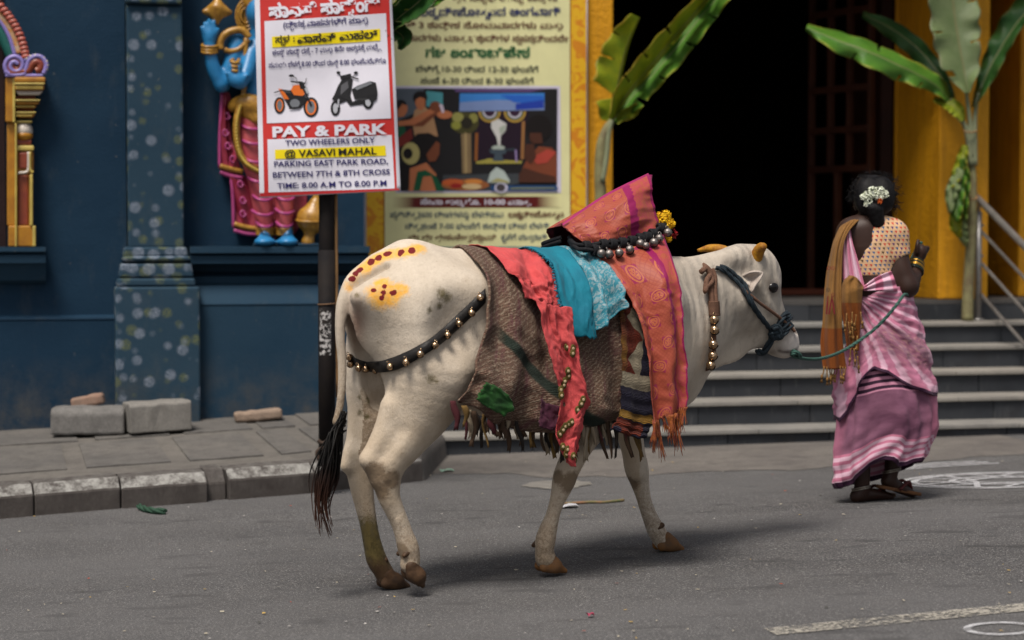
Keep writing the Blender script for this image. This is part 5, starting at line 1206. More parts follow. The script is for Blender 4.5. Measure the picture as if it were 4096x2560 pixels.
S.text('PARKING EAST PARK ROAD,', 600, 1008, 1288, 990, 33, NAVY, 2.2, .018); S.text('BETWEEN 7TH & 8TH CROSS', 592, 1074, 1300, 1054, 33, NAVY, 2.2, .018); S.text('TIME: 8.00 A.M TO 8.00 P.M', 618, 1140, 1280, 1122, 33, NAVY, 2.2, .018)
K1, K2, OR, GR, SIL = (.012, .012, .014), (.05, .05, .055), srgb(222, 112, 40), (.16, .17, .19), (.42, .43, .47)
bike = ring_shapes(632, 637, 33, 50, 13, K1, 2)+ring_shapes(633, 637, 22, 38, 7, OR, 2.2)+ring_shapes(822, 648, 46, 60, 14, K1, 2)+ring_shapes(822, 648, 33, 47, 9, OR, 2.2)
bike += [(ell_pts(633, 637, 14, 28), GR, 2), (ell_pts(822, 648, 24, 36), GR, 2), ([(650, 570), (690, 545), (760, 545), (800, 600), (760, 655), (690, 650), (668, 610)], K1, 2.4), ([(700, 545), (715, 518), (745, 512), (775, 530), (800, 560), (770, 580), (720, 575)], OR, 2.8), ([(770, 520), (800, 525), (808, 560), (785, 575)], SIL, 2.9), ([(645, 540), (690, 545), (705, 565), (660, 565)], K2, 2.8), ([(625, 535), (650, 540), (690, 600), (660, 600)], OR, 2.7), (bar_pts(760, 500, 825, 640, 12), K1, 3), (bar_pts(700, 492, 790, 505, 9), K1, 3), (bar_pts(738, 490, 730, 468, 4), K1, 3), (ell_pts(704, 458, 16, 8), K1, 3), (bar_pts(730, 470, 712, 460, 4), K1, 3), (bar_pts(788, 500, 795, 472, 4), K1, 3), ([(745, 490), (775, 495), (790, 530), (760, 540)], K1, 3.1), (ell_pts(725, 625, 30, 26), GR, 2.9), (bar_pts(600, 560, 650, 545, 6), K1, 2.9), (bar_pts(690, 655, 752, 650, 10), K1, 3)]
S.many('printed_motorcycle', bike)
scoot = ring_shapes(970, 655, 29, 46, 15, K1, 2)+ring_shapes(1168, 615, 33, 44, 16, K1, 2)+[(ell_pts(970, 655, 15, 30), SIL, 2), (ell_pts(1168, 615, 18, 28), SIL, 2), ([(985, 520), (1010, 480), (1050, 465), (1075, 480), (1070, 520), (1060, 575), (1072, 615), (1130, 600), (1140, 630), (1060, 640), (1035, 610), (1000, 625), (965, 610), (948, 600), (965, 570)], K1, 2.4), ([(1068, 540), (1100, 520), (1180, 490), (1215, 500), (1225, 560), (1200, 590), (1130, 610), (1085, 600)], K1, 2.5), ([(1085, 530), (1180, 490), (1195, 505), (1100, 545)], GR, 2.9), ([(1005, 515), (1045, 490), (1050, 530), (1000, 575)], (.09, .09, .1), 2.8), (bar_pts(1000, 470, 1065, 455, 22), K1, 2.8), (bar_pts(1060, 462, 1110, 478, 8), K1, 2.9), (ell_pts(988, 439, 12, 9), K1, 2.6), (ell_pts(1094, 440, 13, 9), K1, 2.6), (bar_pts(988, 445, 1012, 468, 4), K1, 2.6), (bar_pts(1092, 446, 1072, 466, 4), K1, 2.6), (bar_pts(990, 600, 985, 650, 9), SIL, 2.9), ([(1160, 580), (1225, 560), (1220, 600), (1190, 625)], K1, 2.7)]
S.many('printed_scooter', scoot)
M_pole = plain('dark_pole_paint', (.009, .008, .009), .75, (.018, .014, .012), 9, .2, 60, spec=.12)
pp = atY(327, 456, 10.02); ptop = atY(326.2, -20, 10.02); tube('pole', [pp-np.array([0, 0, .05]), ptop], .039, M_pole, sgn, 20)
pj = atY(326.5, 250, 10.02); tube('pole_socket', [pp-np.array([0, 0, .05]), pj], .0425, M_pole, sgn, 20)
tube('tie_wire', [atY(326.7, 304, 10.02)+.044*np.array([math.cos(a), math.sin(a), .06*math.cos(a)]) for a in np.linspace(0, 6.28, 18)], .004, plain('old_wire', (.16, .09, .05), .8), sgn, 6)
M_stk = plain('dry_bamboo', (.30, .17, .07), .7, (.2, .11, .05), 14, .2, 60); tube('bamboo_stick', [atY(335.8, 190, 10.03), atY(336.6, 300, 10.03), atY(337.5, 397, 10.03)], .009, M_stk, sgn, 8, 12)
tube('rag_tie', [atY(x, y, 9.97) for x, y in ((318, 440), (322, 443), (330, 441), (334, 444), (324, 447), (317, 452), (319, 460))], .010, plain('rag_tie', (.06, .04, .03), .9), sgn, 6, 24)
t = NT('peeling_poster'); t.set((.45, .43, .42), .8, alpha=t.ramp(t.noise(60, t.pos('pos'), 4, .7), [(.5, 0), (.56, 1)]))
v = [atY(327, 300+ (j*4.2), 10.02)+.0435*np.array([math.sin(a), -math.cos(a), 0]) for j in range(14) for a in np.linspace(-.9, .55, 8)]; mesh('torn_sticker', v[16:], np.array(grid_f(8, 12)), t.m, sgn, True)
tag(sgn)
# ---------------------------------------------------------------- festival banner on the pier
ban = empty('festival_banner', (0, 0, 0), label='large yellow bordered temple festival banner printed in Kannada with a photo', cat='banner')
DB = DP+.05; FB0 = FP0+FN*DB
def bn3(px, py, layer): p = hitplane(px, py, FP0+FN*(DB+.004*layer), FN); return p
Bn = Print(cC, bn3, ban)
CRM = srgb(224, 220, 166); ORG = srgb(206, 138, 38); MAR = srgb(88, 18, 16); BRN = srgb(92, 44, 34); GRN = srgb(26, 96, 56); NV2 = srgb(34, 44, 96); DKK = srgb(70, 74, 62); SLT = srgb(70, 88, 104)
def bsheet(c, col, layer, nm='printed_panel'): return sheet_grid(c, 4, 6, layer, col if not isinstance(col, tuple) else ink(col), nm, Bn)
def border_mat():
    t = NT('banner_border'); p = t.pos('pos'); v = t.voro(6, p, 'SMOOTH_F1'); n = t.noise(9, p, 3, .5, 2.5); t.set(t.mix(t.ramp(n, [(.44, 0), (.5, .8)]), srgb(206, 130, 32), srgb(226, 180, 36)), .5, spec=.3); return t.m
b_ = bsheet([(-70, -110), (1285, -110), (1285, 2400), (-70, 2400)], (.66, .64, .72), 0, 'board'); solid(b_, .03, 1)
M_bd = border_mat(); bsheet([(-52, -105), (1278, -105), (1276, 2390), (-52, 2390)], M_bd, .8, 'printed_border'); bsheet([(50, -104), (1185, -104), (1188, 2380), (55, 2380)], srgb(150, 96, 30), 1.4, 'printed_edge'); bsheet([(56, -103), (1178, -103), (1180, 2370), (61, 2370)], CRM, 1.8)
bsheet([(118, 520), (1120, 520), (1126, 1166), (125, 1166)], srgb(206, 200, 222), 2.3, 'photo_frame')
t = NT('banner_ribbon'); g = t.sep(t.attr('guv', True)); t.set(t.mix(t.ramp(g[0], [(0, 0), (.14, 1), (.86, 1), (1, 0)]), CRM, MAR), .5, spec=.3)
o_ = bsheet([(92, 1192), (1124, 1188), (1124, 1254), (92, 1256)], t.m, 2.3, 'printed_ribbon'); at = o_.data.attributes.new('guv', 'FLOAT_VECTOR', 'POINT'); at.data.foreach_set('vector', np.array([[i/3, j/5, 0] for j in range(6) for i in range(4)], dtype=np.float32).ravel())
bsheet([(85, 1493), (1160, 1491), (1160, 1499), (85, 1501)], srgb(110, 130, 140), 2.4, 'printed_rule')
for s_, x0, y0, x1, y1, h, c_, bo in (('ಶ್ರೀ ಸನ್ನಿಧಿಯಲ್ಲಿ ಕಾರ್ತೀಕ', 470, 4, 1105, 4, 40, BRN, .02), ('ಲಕ್ಷ ದೀಪೋತ್ಸವದ ಅಂಗವಾಗಿ', 270, 96, 1122, 92, 46, NV2, .03), ('ಪ್ರತಿ 3 ಕಾರ್ತೀಕ ಸೋಮವಾರಗಳು ಮತ್ತು', 130, 168, 1138, 172, 36, BRN, .02), ('ವಾರಗಳು ಮಾತ್ರ ಭಕ್ತಾದಿಗಳ ಸ್ವಹಸ್ತದಿಂದಲೇ', 190, 246, 1168, 252, 36, BRN, .02), ('ಗಜ ಶಂಖಾಭಿಷೇಕ', 305, 344, 938, 346, 56, GRN, .035), ('ಬೆಳಿಗ್ಗೆ 10-30 ರಿಂದ 12-30 ಘಂಟೆಗೆ', 245, 434, 988, 436, 34, DKK, .02), ('ಸಂಜೆ 6-30 ರಿಂದ 8-30 ಘಂಟೆಗೆ', 275, 504, 960, 506, 34, DKK, .02), ('ಸೇವಾ ಶುಲ್ಕ ರೂ. 10-00 ಮಾತ್ರ', 275, 1236, 945, 1238, 32, (.66, .62, .7), .03), ('ಪ್ರತಿನಿತ್ಯ 3600 ದೀಪಗಳನ್ನು ಬೆಳಗಿಸುವ', 92, 1314, 778, 1314, 32, SLT, .015), ('ಲಕ್ಷದೀಪೋತ್ಸವ', 805, 1314, 1142, 1310, 32, BRN, .025), ('ನಿತ್ಯ ಸಂಜೆ 7-00 ಘಂಟೆಗೆ ಕಾರ್ತೀಕ ದೀಪ ಬೆಳಗಿ', 182, 1384, 1052, 1382, 32, SLT, .015), ('ಶ್ರೀ ಶ್ರೀ ಶ್ರೀಕಂಠೇಶ್ವರಸ್ವಾಮಿ', 202, 1452, 732, 1450, 32, BRN, .02), ('ಕೃಪೆಗೆ ಪಾತ್ರರಾಗಿ', 762, 1450, 1040, 1450, 32, SLT, .015)):
    Bn.text(s_, x0, y0, x1, y1, h, c_, 2.9, bo, True)
Ph = Print(cS6, bn3, ban)
sk1, sk2, sk3 = srgb(186, 112, 74), srgb(120, 66, 42), srgb(74, 42, 30); BLKp = srgb(22, 16, 16)
ph = [([(68, 160), (2028, 165), (2022, 1300), (2010, 1400), (90, 1405)], srgb(30, 28, 30), 2.6), ([(68, 160), (405, 160), (400, 420), (75, 560)], srgb(84, 92, 102), 2.8), ([(440, 190), (640, 215), (640, 400), (440, 380)], srgb(76, 148, 156), 2.9), ([(770, 168), (1880, 172), (1700, 205), (800, 205)], srgb(96, 72, 120), 2.9),
 ([(845, 222), (1868, 218), (1868, 425), (838, 440)], srgb(58, 126, 200), 2.9), ([(845, 330), (1300, 300), (1868, 330), (1868, 425), (838, 440)], srgb(120, 140, 186), 3.1), ([(1330, 240), (1860, 250), (1860, 360), (1500, 330)], srgb(40, 96, 190), 3.2), ([(1520, 350), (1860, 300), (1860, 400), (1520, 420)], srgb(34, 60, 160), 3.3),
 ([(1030, 430), (1690, 430), (1640, 600), (1600, 1040), (1040, 1050), (1050, 600)], srgb(34, 18, 34), 2.9), (bar_pts(1050, 700, 1040, 1040, 36), srgb(140, 84, 40), 3.1), (bar_pts(1615, 560, 1600, 1020, 36), srgb(150, 104, 60), 3.1)]
for cx in (1205, 1510):
    ph += ring_shapes(cx, 440, 135, 135, 28, srgb(186, 150, 70), 3.3)[:0]
    for r_, c_ in ((135, srgb(176, 140, 60)), (110, srgb(90, 96, 60)), (85, srgb(190, 186, 200)), (62, srgb(52, 26, 50))): ph.append((ell_pts(cx, 440, r_, r_, 16, 0, math.pi), c_, 3.2+.1*(135-r_)/25))
ph += [([(860, 700), (980, 700), (985, 1185), (875, 1190)], srgb(132, 110, 78), 3.0), ([(900, 700), (930, 700), (935, 1185), (905, 1190)], srgb(166, 142, 100), 3.2), (ell_pts(905, 580, 170, 135), srgb(70, 66, 34), 3.1), (ell_pts(820, 510, 70, 60), srgb(150, 146, 80), 3.3), (ell_pts(1010, 520, 55, 60), srgb(140, 136, 70), 3.3), (ell_pts(800, 610, 60, 50), srgb(140, 140, 60), 3.3), (ell_pts(930, 580, 70, 70), srgb(40, 36, 24), 3.4),
 ([(1310, 860), (1290, 760), (1225, 640), (1225, 570), (1310, 530), (1410, 590), (1400, 670), (1340, 740), (1335, 860)], srgb(206, 204, 200), 3.5), ([(1320, 640), (1390, 600), (1395, 660), (1335, 730)], srgb(166, 174, 160), 3.7), (ell_pts(1310, 880, 80, 30), srgb(170, 180, 170), 3.5), ([(1200, 900), (1420, 900), (1400, 950), (1350, 960), (1380, 1040), (1240, 1040), (1270, 960), (1215, 945)], srgb(66, 78, 88), 3.6), (bar_pts(1400, 905, 1520, 900, 30), srgb(50, 58, 66), 3.6), (bar_pts(1520, 905, 1530, 1050, 20), srgb(150, 130, 180), 3.6), ([(1040, 1050), (1200, 1010), (1400, 1030), (1600, 1040), (1590, 1070), (1040, 1075)], srgb(160, 150, 70), 3.4), ([(640, 1210), (1560, 1190), (1560, 1310), (1200, 1400), (640, 1400)], srgb(62, 66, 70), 2.9),
 # lean man and woman pouring water
 ([(300, 420), (420, 380), (520, 480), (580, 740), (300, 760), (270, 560)], srgb(176, 134, 96), 3.2), (ell_pts(365, 275, 88, 82), BLKp, 3.3), ([(310, 300), (365, 265), (425, 290), (425, 370), (385, 430), (330, 410), (305, 350)], sk1, 3.5), ([(95, 560), (240, 540), (600, 350), (590, 420), (300, 600), (95, 620)], sk1, 3.6), ([(240, 620), (400, 620), (620, 430), (600, 400), (380, 560)], sk2, 3.5), (ell_pts(550, 380, 70, 62), sk2, 3.8), ([(590, 350), (640, 360), (660, 450), (630, 460)], srgb(206, 190, 206), 3.9), (ell_pts(660, 480, 95, 50), sk1, 3.8), (ell_pts(130, 360, 70, 62), BLKp, 3.6), ([(95, 420), (150, 350), (210, 370), (210, 440), (170, 500), (95, 510)], sk1, 3.8), ([(95, 620), (180, 620), (190, 690), (110, 760), (95, 730)], srgb(24, 84, 56), 3.7), ([(95, 770), (260, 640), (280, 800), (105, 880)], srgb(120, 40, 34), 3.6),
 # woman with flowers in her hair
 ([(240, 800), (330, 710), (470, 700), (590, 760), (600, 850), (540, 900), (470, 1000), (330, 1010), (230, 900)], BLKp, 4.0), ([(560, 800), (605, 830), (595, 960), (550, 1040), (470, 1050), (440, 960)], sk2, 4.2), (ell_pts(250, 950, 110, 135), srgb(176, 164, 104), 4.3), (ell_pts(215, 950, 58, 66), BLKp, 4.4), ([(240, 1130), (440, 1060), (560, 1200), (550, 1405), (230, 1405)], sk1, 4.2), ([(330, 1170), (430, 1150), (560, 1230), (660, 1400), (560, 1400), (500, 1220), (400, 1230), (360, 1400), (280, 1400)], srgb(18, 82, 52), 4.4), ([(140, 1080), (220, 1100), (230, 1400), (150, 1400)], BLKp, 4.1),
 # plate of flowers, conch, woman praying
 (ell_pts(910, 1330, 290, 70), srgb(150, 90, 50), 3.3), (ell_pts(760, 1300, 130, 44), srgb(190, 90, 44), 3.5), (ell_pts(800, 1340, 70, 30), srgb(150, 34, 30), 3.6), (ell_pts(1010, 1290, 110, 34), srgb(206, 130, 60), 3.5), (ell_pts(990, 1350, 120, 36), srgb(206, 176, 130), 3.7), ([(1180, 1300), (1215, 1180), (1290, 1115), (1380, 1160), (1450, 1280), (1440, 1310)], srgb(180, 192, 186), 3.6), ([(1210, 1290), (1300, 1245), (1440, 1285), (1430, 1305)], srgb(166, 160, 110), 3.8),
 (ell_pts(1800, 640, 160, 160), BLKp, 3.6), ([(1690, 700), (1830, 700), (1850, 830), (1740, 830), (1690, 790)], sk3, 3.8), ([(1560, 1230), (1640, 1050), (1800, 860), (1960, 880), (2020, 960), (2020, 1300), (1560, 1300)], srgb(120, 62, 40), 3.5), ([(1620, 1000), (1640, 840), (1740, 830), (1770, 1000), (1700, 1080)], sk3, 4.0), ([(1720, 1000), (1900, 900), (2015, 930), (1900, 1060), (1780, 1080)], srgb(170, 66, 54), 3.9), ([(1560, 1200), (1620, 1120), (1800, 1180), (2000, 1230), (2010, 1300), (1560, 1300)], sk3, 4.1),
 ([(1220, 1335), (2010, 1335), (2035, 1365), (2010, 1400), (1220, 1400)], srgb(28, 66, 112), 4.3), (ell_pts(1345, 1365, 82, 62), srgb(196, 192, 214), 4.5), (ell_pts(1340, 1362, 55, 48), srgb(70, 62, 66), 4.7), ([(1460, 1366), (1990, 1362), (1990, 1372), (1460, 1378)], srgb(150, 150, 90), 4.6)]
Ph.many('printed_photo', ph)
# ---------------------------------------------------------------- banana plants
def leaf_mat(name, c, c2, edge):
    t = NT(name); g = t.sep(t.attr('guv', True)); uv = t.attr('uvm', True); vein = t.wave(30, uv, .6, 2, 'BANDS', 'Y'); n = t.noise(8, uv, 4, .6); e = t.math('ABSOLUTE', t.math('SUBTRACT', g[0], .5))
    col = t.mix(t.ramp(n, [(.35, 0), (.65, 1)]), c, c2); col = t.mix(t.math('MULTIPLY', vein, .18), col, dk(c, 1.7)); col = t.mix(t.ramp(t.math('ADD', e, t.math('MULTIPLY', t.math('SUBTRACT', n, .5), .25)), [(.44, 0), (.5, .9)]), col, edge); col = t.mix(t.ramp(t.math('ADD', e, t.math('MULTIPLY', t.math('SUBTRACT', t.noise(22, uv, 5, .7), .5), .4)), [(.52, 0), (.57, .85)]), col, (.10, .06, .025)); col = t.mix(t.ramp(e, [(.0, 1), (.03, 0)]), col, (.30, .27, .12))
    t.set(col, .42, spec=.45); t.bump(t.mix(.3, vein, n), .45, .006); tr = t.n('ShaderNodeBsdfTranslucent'); t.l(col, tr.inputs[0]); mx = t.n('ShaderNodeMixShader'); mx.inputs[0].default_value = .35; t.l(t.b.outputs[0], mx.inputs[1]); t.l(tr.outputs[0], mx.inputs[2]); t.l(mx.outputs[0], t.out.inputs[0])
    return t.m
ML = [leaf_mat('banana_leaf_green', (.065, .19, .020), (.11, .26, .028), (.40, .40, .05)), leaf_mat('banana_leaf_yellow', (.33, .36, .018), (.19, .28, .02), (.46, .34, .03)), leaf_mat('banana_leaf_dark', (.020, .075, .016), (.035, .11, .020), (.09, .10, .02)), leaf_mat('banana_leaf_back', (.18, .25, .10), (.24, .30, .14), (.22, .24, .12))]
M_stem = plain('banana_stem', (.22, .21, .10), .6, (.12, .09, .05), 10, .3, 50); M_pet = plain('banana_petiole', (.20, .22, .13), .5, (.16, .17, .10), 12)
def blade(fn, mid, wl, wr, d, mat, parent, dl=0.0, dr=0.0, n=130, m=9, tears=(), wav=.02, seed=0):
    """leaf blade: midrib picture points with half widths (crop px, measured across the midrib) and how far each half folds out of plane"""
    M_ = catmull(np.array(mid, float), n); T = np.gradient(M_, axis=0); T /= np.linalg.norm(T, axis=1)[:, None]; N = np.stack([-T[:, 1], T[:, 0]], 1); tt = np.linspace(0, 1, n)
    WL, WR = np.interp(tt, np.linspace(0, 1, len(wl)), wl), np.interp(tt, np.linspace(0, 1, len(wr)), wr); d_ = np.interp(tt, np.linspace(0, 1, len(np.atleast_1d(d))), np.atleast_1d(d)); V, g, uv = [], [], []
    for i in range(n):
        for j in range(-m, m+1):
            a = j/m; w = WL[i] if a < 0 else WR[i]; ii = i*46/n; q = M_[i]+N[i]*(a*w*(1+.05*math.sin(ii*.9+seed+a*2)))
            dd = d_[i]+(dl if a < 0 else dr)*abs(a)**1.3+wav*math.sin(ii*.55+seed+(3 if a < 0 else 0))*abs(a)**2
            V.append(hitplane(*fn(*q), FP0+FN*dd, FN)); g.append((.5+a*.5, tt[i], 0)); uv.append((a*.2, tt[i]*1.2-abs(a)*.05, 0))
    F = []; k = 2*m+1
    for i in range(n-1):
        for j in range(k-1):
            side = -1 if j < m else 1; a = abs(j+.5-m)/m
            if any(side == s and abs((i-j*.25*side)*46/n-c) < max(.24, wd*a*(1 if wd > 1.1 else .4)) and a > a0 for s, c, wd, a0 in tears): continue
            F.append((i*k+j, i*k+j+1, (i+1)*k+j+1, (i+1)*k+j))
    return solid(mesh('leaf', V, F, mat, parent, True, dict(guv=np.array(g), uvm=np.array(uv))), .003)
def ptube(fn, pts, r, d, mat, parent, nm, n=20, seg=10):
    ds = np.interp(np.linspace(0, 1, len(pts)), np.linspace(0, 1, len(np.atleast_1d(d))), np.atleast_1d(d)); return tube(nm, [hitplane(*fn(*p), FP0+FN*q, FN) for p, q in zip(pts, ds)], r, mat, parent, seg, n)
d0 = DP+.22
p1 = empty('banana_plant', (0, 0, 0), label='small banana plant with folded yellow green leaves tied beside the festival banner', cat='banana plant', group='banana plants at the entrance')
ptube(cD, [(150, 2400), (158, 1600), (155, 1200), (150, 1050), (158, 880), (190, 780), (222, 730)], [.05, .045, .04, .037, .034, .028, .02], d0, M_stem, p1, 'stem', 30)
ptube(cD, [(165, 1100), (190, 950), (205, 800), (230, 720), (262, 650)], [.02, .018, .016, .012], d0+.03, M_pet, p1, 'petiole')
blade(cD, [(225, 735), (245, 600), (275, 430), (320, 260), (388, 105)], [70, 115, 150, 150, 110, 55], [10, 12, 14, 14, 10, 4], d0-.02, ML[1], p1, .05, -.05, tears=((-1, 13, 4.5, .05), (-1, 27, .8, .35), (-1, 36, .7, .5)), seed=1)
blade(cD, [(222, 725), (300, 590), (420, 440), (560, 270), (720, 80), (860, -90)], [20, 75, 85, 80, 60, 40], [5, 16, 26, 26, 22, 16], d0+.06, ML[1], p1, .20, .03, wav=.05, tears=((-1, 14, .8, .3), (-1, 22, .7, .4), (-1, 30, .9, .3), (1, 26, .7, .4)), seed=4)
blade(cD, [(235, 735), (330, 600), (450, 470), (600, 300), (760, 100), (905, -60)], [16, 30, 40, 45, 40, 30], [30, 90, 80, 85, 80, 60], d0-.02, ML[0], p1, .0, .16, wav=.08, tears=((1, 10, 1.2, .3), (1, 19, .8, .4), (1, 29, 1.0, .35), (1, 37, .7, .3)), seed=2)
blade(cD, [(250, 720), (300, 690), (350, 665), (400, 625)], [10, 30, 30, 10], [20, 45, 40, 12], d0+.05, ML[1], p1, .05, .05, n=20, seed=3)
p2 = empty('banana_plant', (0, 0, 0), label='tall banana plant with long leaves tied to the handrail by the pillar', cat='banana plant', group='banana plants at the entrance')
d2 = DP+.17; e4 = lambda x, y: (900+x/8.64, 175+y/8.64)
ptube(e4, [(582, 1258), (590, 1000), (605, 700), (622, 400), (628, 150), (622, -50), (612, -200)], [.042, .04, .037, .034, .03, .027, .022], d2, M_stem, p2, 'stem', 40, 12)
for pts in ([(1185, 1000), (1165, 830), (1130, 720), (1060, 600)], [(1195, 1000), (1185, 800), (1172, 680), (1155, 540)], [(1205, 1000), (1207, 820), (1212, 680), (1230, 560)], [(1190, 950), (1175, 830), (1150, 760), (1085, 690)]): ptube(cE, pts, [.024, .019, .015, .011], d2+.02, M_pet, p2, 'petiole')
tube('tie', [hitplane(*cE(1180+38*math.cos(a), 792+8*math.sin(a)), FP0+FN*(d2+.04+.03*math.sin(a)), FN) for a in np.linspace(0, 6.28, 14)], .006, M_stk, p2, 6); tube('tie', [hitplane(*e4(628+38*math.cos(a), 190+22*math.sin(a)), FP0+FN*(d2+.04+.04*math.sin(a)), FN) for a in np.linspace(0, 12.5, 28)], .006, M_stk, p2, 6)
blade(cE, [(1165, 565), (1145, 430), (1115, 270), (1090, 120), (1070, -60), (1060, -200)], [12, 120, 150, 150, 140, 110], [10, 95, 130, 150, 160, 120], d2+.06, ML[3], p2, .06, .05, tears=((-1, 9, 1.6, .55), (1, 17, .7, .6), (-1, 24, .6, .6), (1, 31, .6, .5)), seed=5)
blade(cE, [(1075, 640), (1000, 540), (900, 470), (760, 400), (560, 310), (380, 245), (190, 165)], [10, 40, 70, 90, 85, 70, 20], [10, 55, 62, 60, 62, 56, 20], [d2, d2+.1, d2+.2, d2+.28, d2+.3, d2+.28, d2+.2], ML[0], p2, .02, -.14, wav=.06, tears=((-1, 15, .9, .4), (-1, 22, .7, .5), (1, 27, .8, .4), (-1, 33, .8, .4)), seed=2)
blade(cE, [(1090, 650), (1040, 520), (960, 400), (850, 280), (700, 170), (530, 85)], [10, 50, 70, 70, 60, 20], [10, 30, 45, 55, 50, 20], [d2-.05, d2-.1, d2-.15, d2-.2, d2-.22, d2-.22], ML[2], p2, -.05, .02, seed=7)
blade(cE, [(1200, 650), (1235, 560), (1290, 430), (1360, 300), (1450, 160), (1560, 20)], [10, 30, 55, 80, 95, 90], [8, 30, 60, 50, 40, 30], d2-.02, ML[2], p2, -.06, .12, wav=.05, seed=3)
blade(cE, [(1140, 730), (1110, 670), (1060, 630), (960, 600)], [12, 50, 45, 15], [10, 40, 40, 10], d2+.05, ML[1], p2, .05, -.04, n=22, seed=6)
for k, (pts, w) in enumerate((([(1150, 880), (1130, 960), (1095, 1060), (1060, 1130)], 38), ([(1120, 1020), (1085, 1110), (1060, 1180), (1055, 1290)], 42), ([(1140, 1060), (1110, 1170), (1095, 1280), (1100, 1340)], 40), ([(1130, 1200), (1095, 1290), (1090, 1370), (1120, 1440)], 42), ([(1150, 1300), (1130, 1380), (1140, 1440), (1155, 1490)], 34), ([(1130, 960), (1150, 1080), (1140, 1200), (1150, 1330)], 34))):
    blade(cE, pts, [w*.5, w, w, w*.3], [w*.5, w*.9, w*.8, w*.2], d2+.04+.025*(k % 3), ML[(1, 3, 0, 1, 3, 0)[k]], p2, .05, -.05, n=20, m=6, seed=k, wav=.03)
p3 = empty('banana_leaf', (0, 0, 0), label='dark green banana leaf sticking out from behind the parking sign', cat='leaf')
d3 = float(np.dot(atY(400, 20, 10.05)-FP0, FN))
blade(cC, [(60, 210), (140, 110), (230, 40), (330, -50)], [20, 70, 80, 60], [15, 55, 75, 70], d3, ML[2], p3, .08, .10, n=30, seed=1); blade(cC, [(60, 130), (120, 180), (170, 230), (150, 300)], [20, 60, 60, 10], [20, 60, 50, 10], d3+.03, ML[2], p3, .05, .07, n=24, seed=4); blade(cC, [(90, 60), (200, 10), (330, -10), (450, -60)], [15, 55, 60, 30], [15, 50, 60, 30], d3-.05, ML[0], p3, .08, .05, n=24, seed=8)
# ---------------------------------------------------------------- stainless handrail going down the steps
M_steel = plain('stainless_steel', (.30, .29, .28), .38, (.20, .19, .185), 12, .05, 60, metal=.55, spec=.5)
hrail = empty('handrail', (0, 0, 0), label='stainless steel handrail with three sloping bars at the right of the steps', cat='handrail')
dr = DP+.13; pz = hitplane(*e4(672, 1255), FP0+FN*dr, FN); zpost = hitplane(*e4(690, 312), FP0+FN*dr, FN)[2]
tube('post', [pz, pz*[1, 1, 0]+[0, 0, zpost]], .0225, M_steel, hrail, 14); tube('post_rod', [pz*[1, 1, 0]+[0, 0, zpost-.02], pz*[1, 1, 0]+[0, 0, hitplane(*e4(690, 215), FP0+FN*dr, FN)[2]]], .010, M_steel, hrail, 10); tube('base_plate', [pz, pz+[0, 0, .012]], .045, M_steel, hrail, 16)
def rail(x, y, r, nm='rail', back=0):
    a = hitplane(*e4(x, y), FP0+FN*dr, FN); L = 2.0; b = a+FN*L-np.array([0, 0, L*RI/TR]); tube(nm, [a-FN*back, b], r, M_steel, hrail, 12)
rail(672, 172, .024, 'top_rail', .05); rail(705, 490, .0125); rail(708, 768, .0125); rail(700, 1032, .0125)
for xx, yy in ((655, 435), (648, 700)): a = hitplane(*e4(xx, yy), FP0+FN*dr, FN); tube('rail_stub', [a, a+FU*.06], .0095, M_steel, hrail, 10)
pe = pz+FN*1.95; tube('post', [pe*[1, 1, 0]+[0, 0, -.02], pe*[1, 1, 0]+[0, 0, zpost-1.95*RI/TR]], .0225, M_steel, hrail, 14)
# ---------------------------------------------------------------- loose blocks on the pavement
M_conc = dust_mat('old_concrete_block', (.26, .245, .225), (.18, .17, .155)); M_conc2 = dust_mat('grey_concrete_block', (.20, .19, .18), (.12, .115, .11)); M_brick = dust_mat('rough_brick', (.26, .14, .10), (.30, .24, .19)); M_stone = dust_mat('rough_stone', (.36, .26, .19), (.24, .18, .14))
def lump(name, c, L, D, H, rz, mat, label, cat, cham=.0, rx=0, ry=0, seed=0, group=None):
    prof = [(-D/2, 0), (-D/2, H-cham*.9), (-D/2+cham, H), (D/2, H), (D/2, 0)] if cham else [(-D/2, 0), (-D/2, H), (D/2, H), (D/2, 0)]
    n = 9; V = []; m = len(prof)
    for i in range(n):
        for y, z in prof: j = .006*fbm(i*.8+seed*3, y*20+z*9+seed); V.append((-L/2+L*i/(n-1)+j, y+j, z+j))
    F = [(i*m+k, (i+1)*m+k, (i+1)*m+(k+1) % m, i*m+(k+1) % m) for i in range(n-1) for k in range(m)]+[tuple(range(m)), tuple(range(n*m-1, n*m-m-1, -1))]
    o = mesh(name, V, F, mat); o.location = tuple(c); o.rotation_euler = (rx, ry, rz); bev(o, .014, 2, 25); return tag(o, label, cat, group)
def pgp(px, py, z=.20): d = ray(px, py); return CAM+d*((z-CAMH)/d[2])
c_ = pgp(86, 434, .195); lump('concrete_block', c_+np.array([0, .09, -.005]), .405, .20, .150, R(6), M_conc2, 'grey chamfered concrete kerb block under the brick', 'concrete block', .035, seed=1, group='loose kerb blocks by the wall')
c_ = pgp(155, 430, .215); lump('concrete_block', c_+np.array([.0, .09, -.01]), .345, .20, .165, R(22), M_conc, 'pale concrete kerb block in front of the stencilled pilaster', 'concrete block', .015, ry=-.035, seed=5, group='loose kerb blocks by the wall')
c_ = atY(89, 404, 11.26); lump('brick', c_+np.array([0, 0, -.012]), .185, .10, .062, R(8), M_brick, 'broken red brick lying tilted on the grey concrete block', 'brick', 0, ry=-.19, seed=3)
c_ = pgp(257, 419, .245); lump('stone_slab', c_+np.array([0, .06, -.01]), .27, .13, .055, R(12), M_stone, 'flat pinkish stone lying at the foot of the blue wall', 'stone', 0, ry=-.08, seed=8)
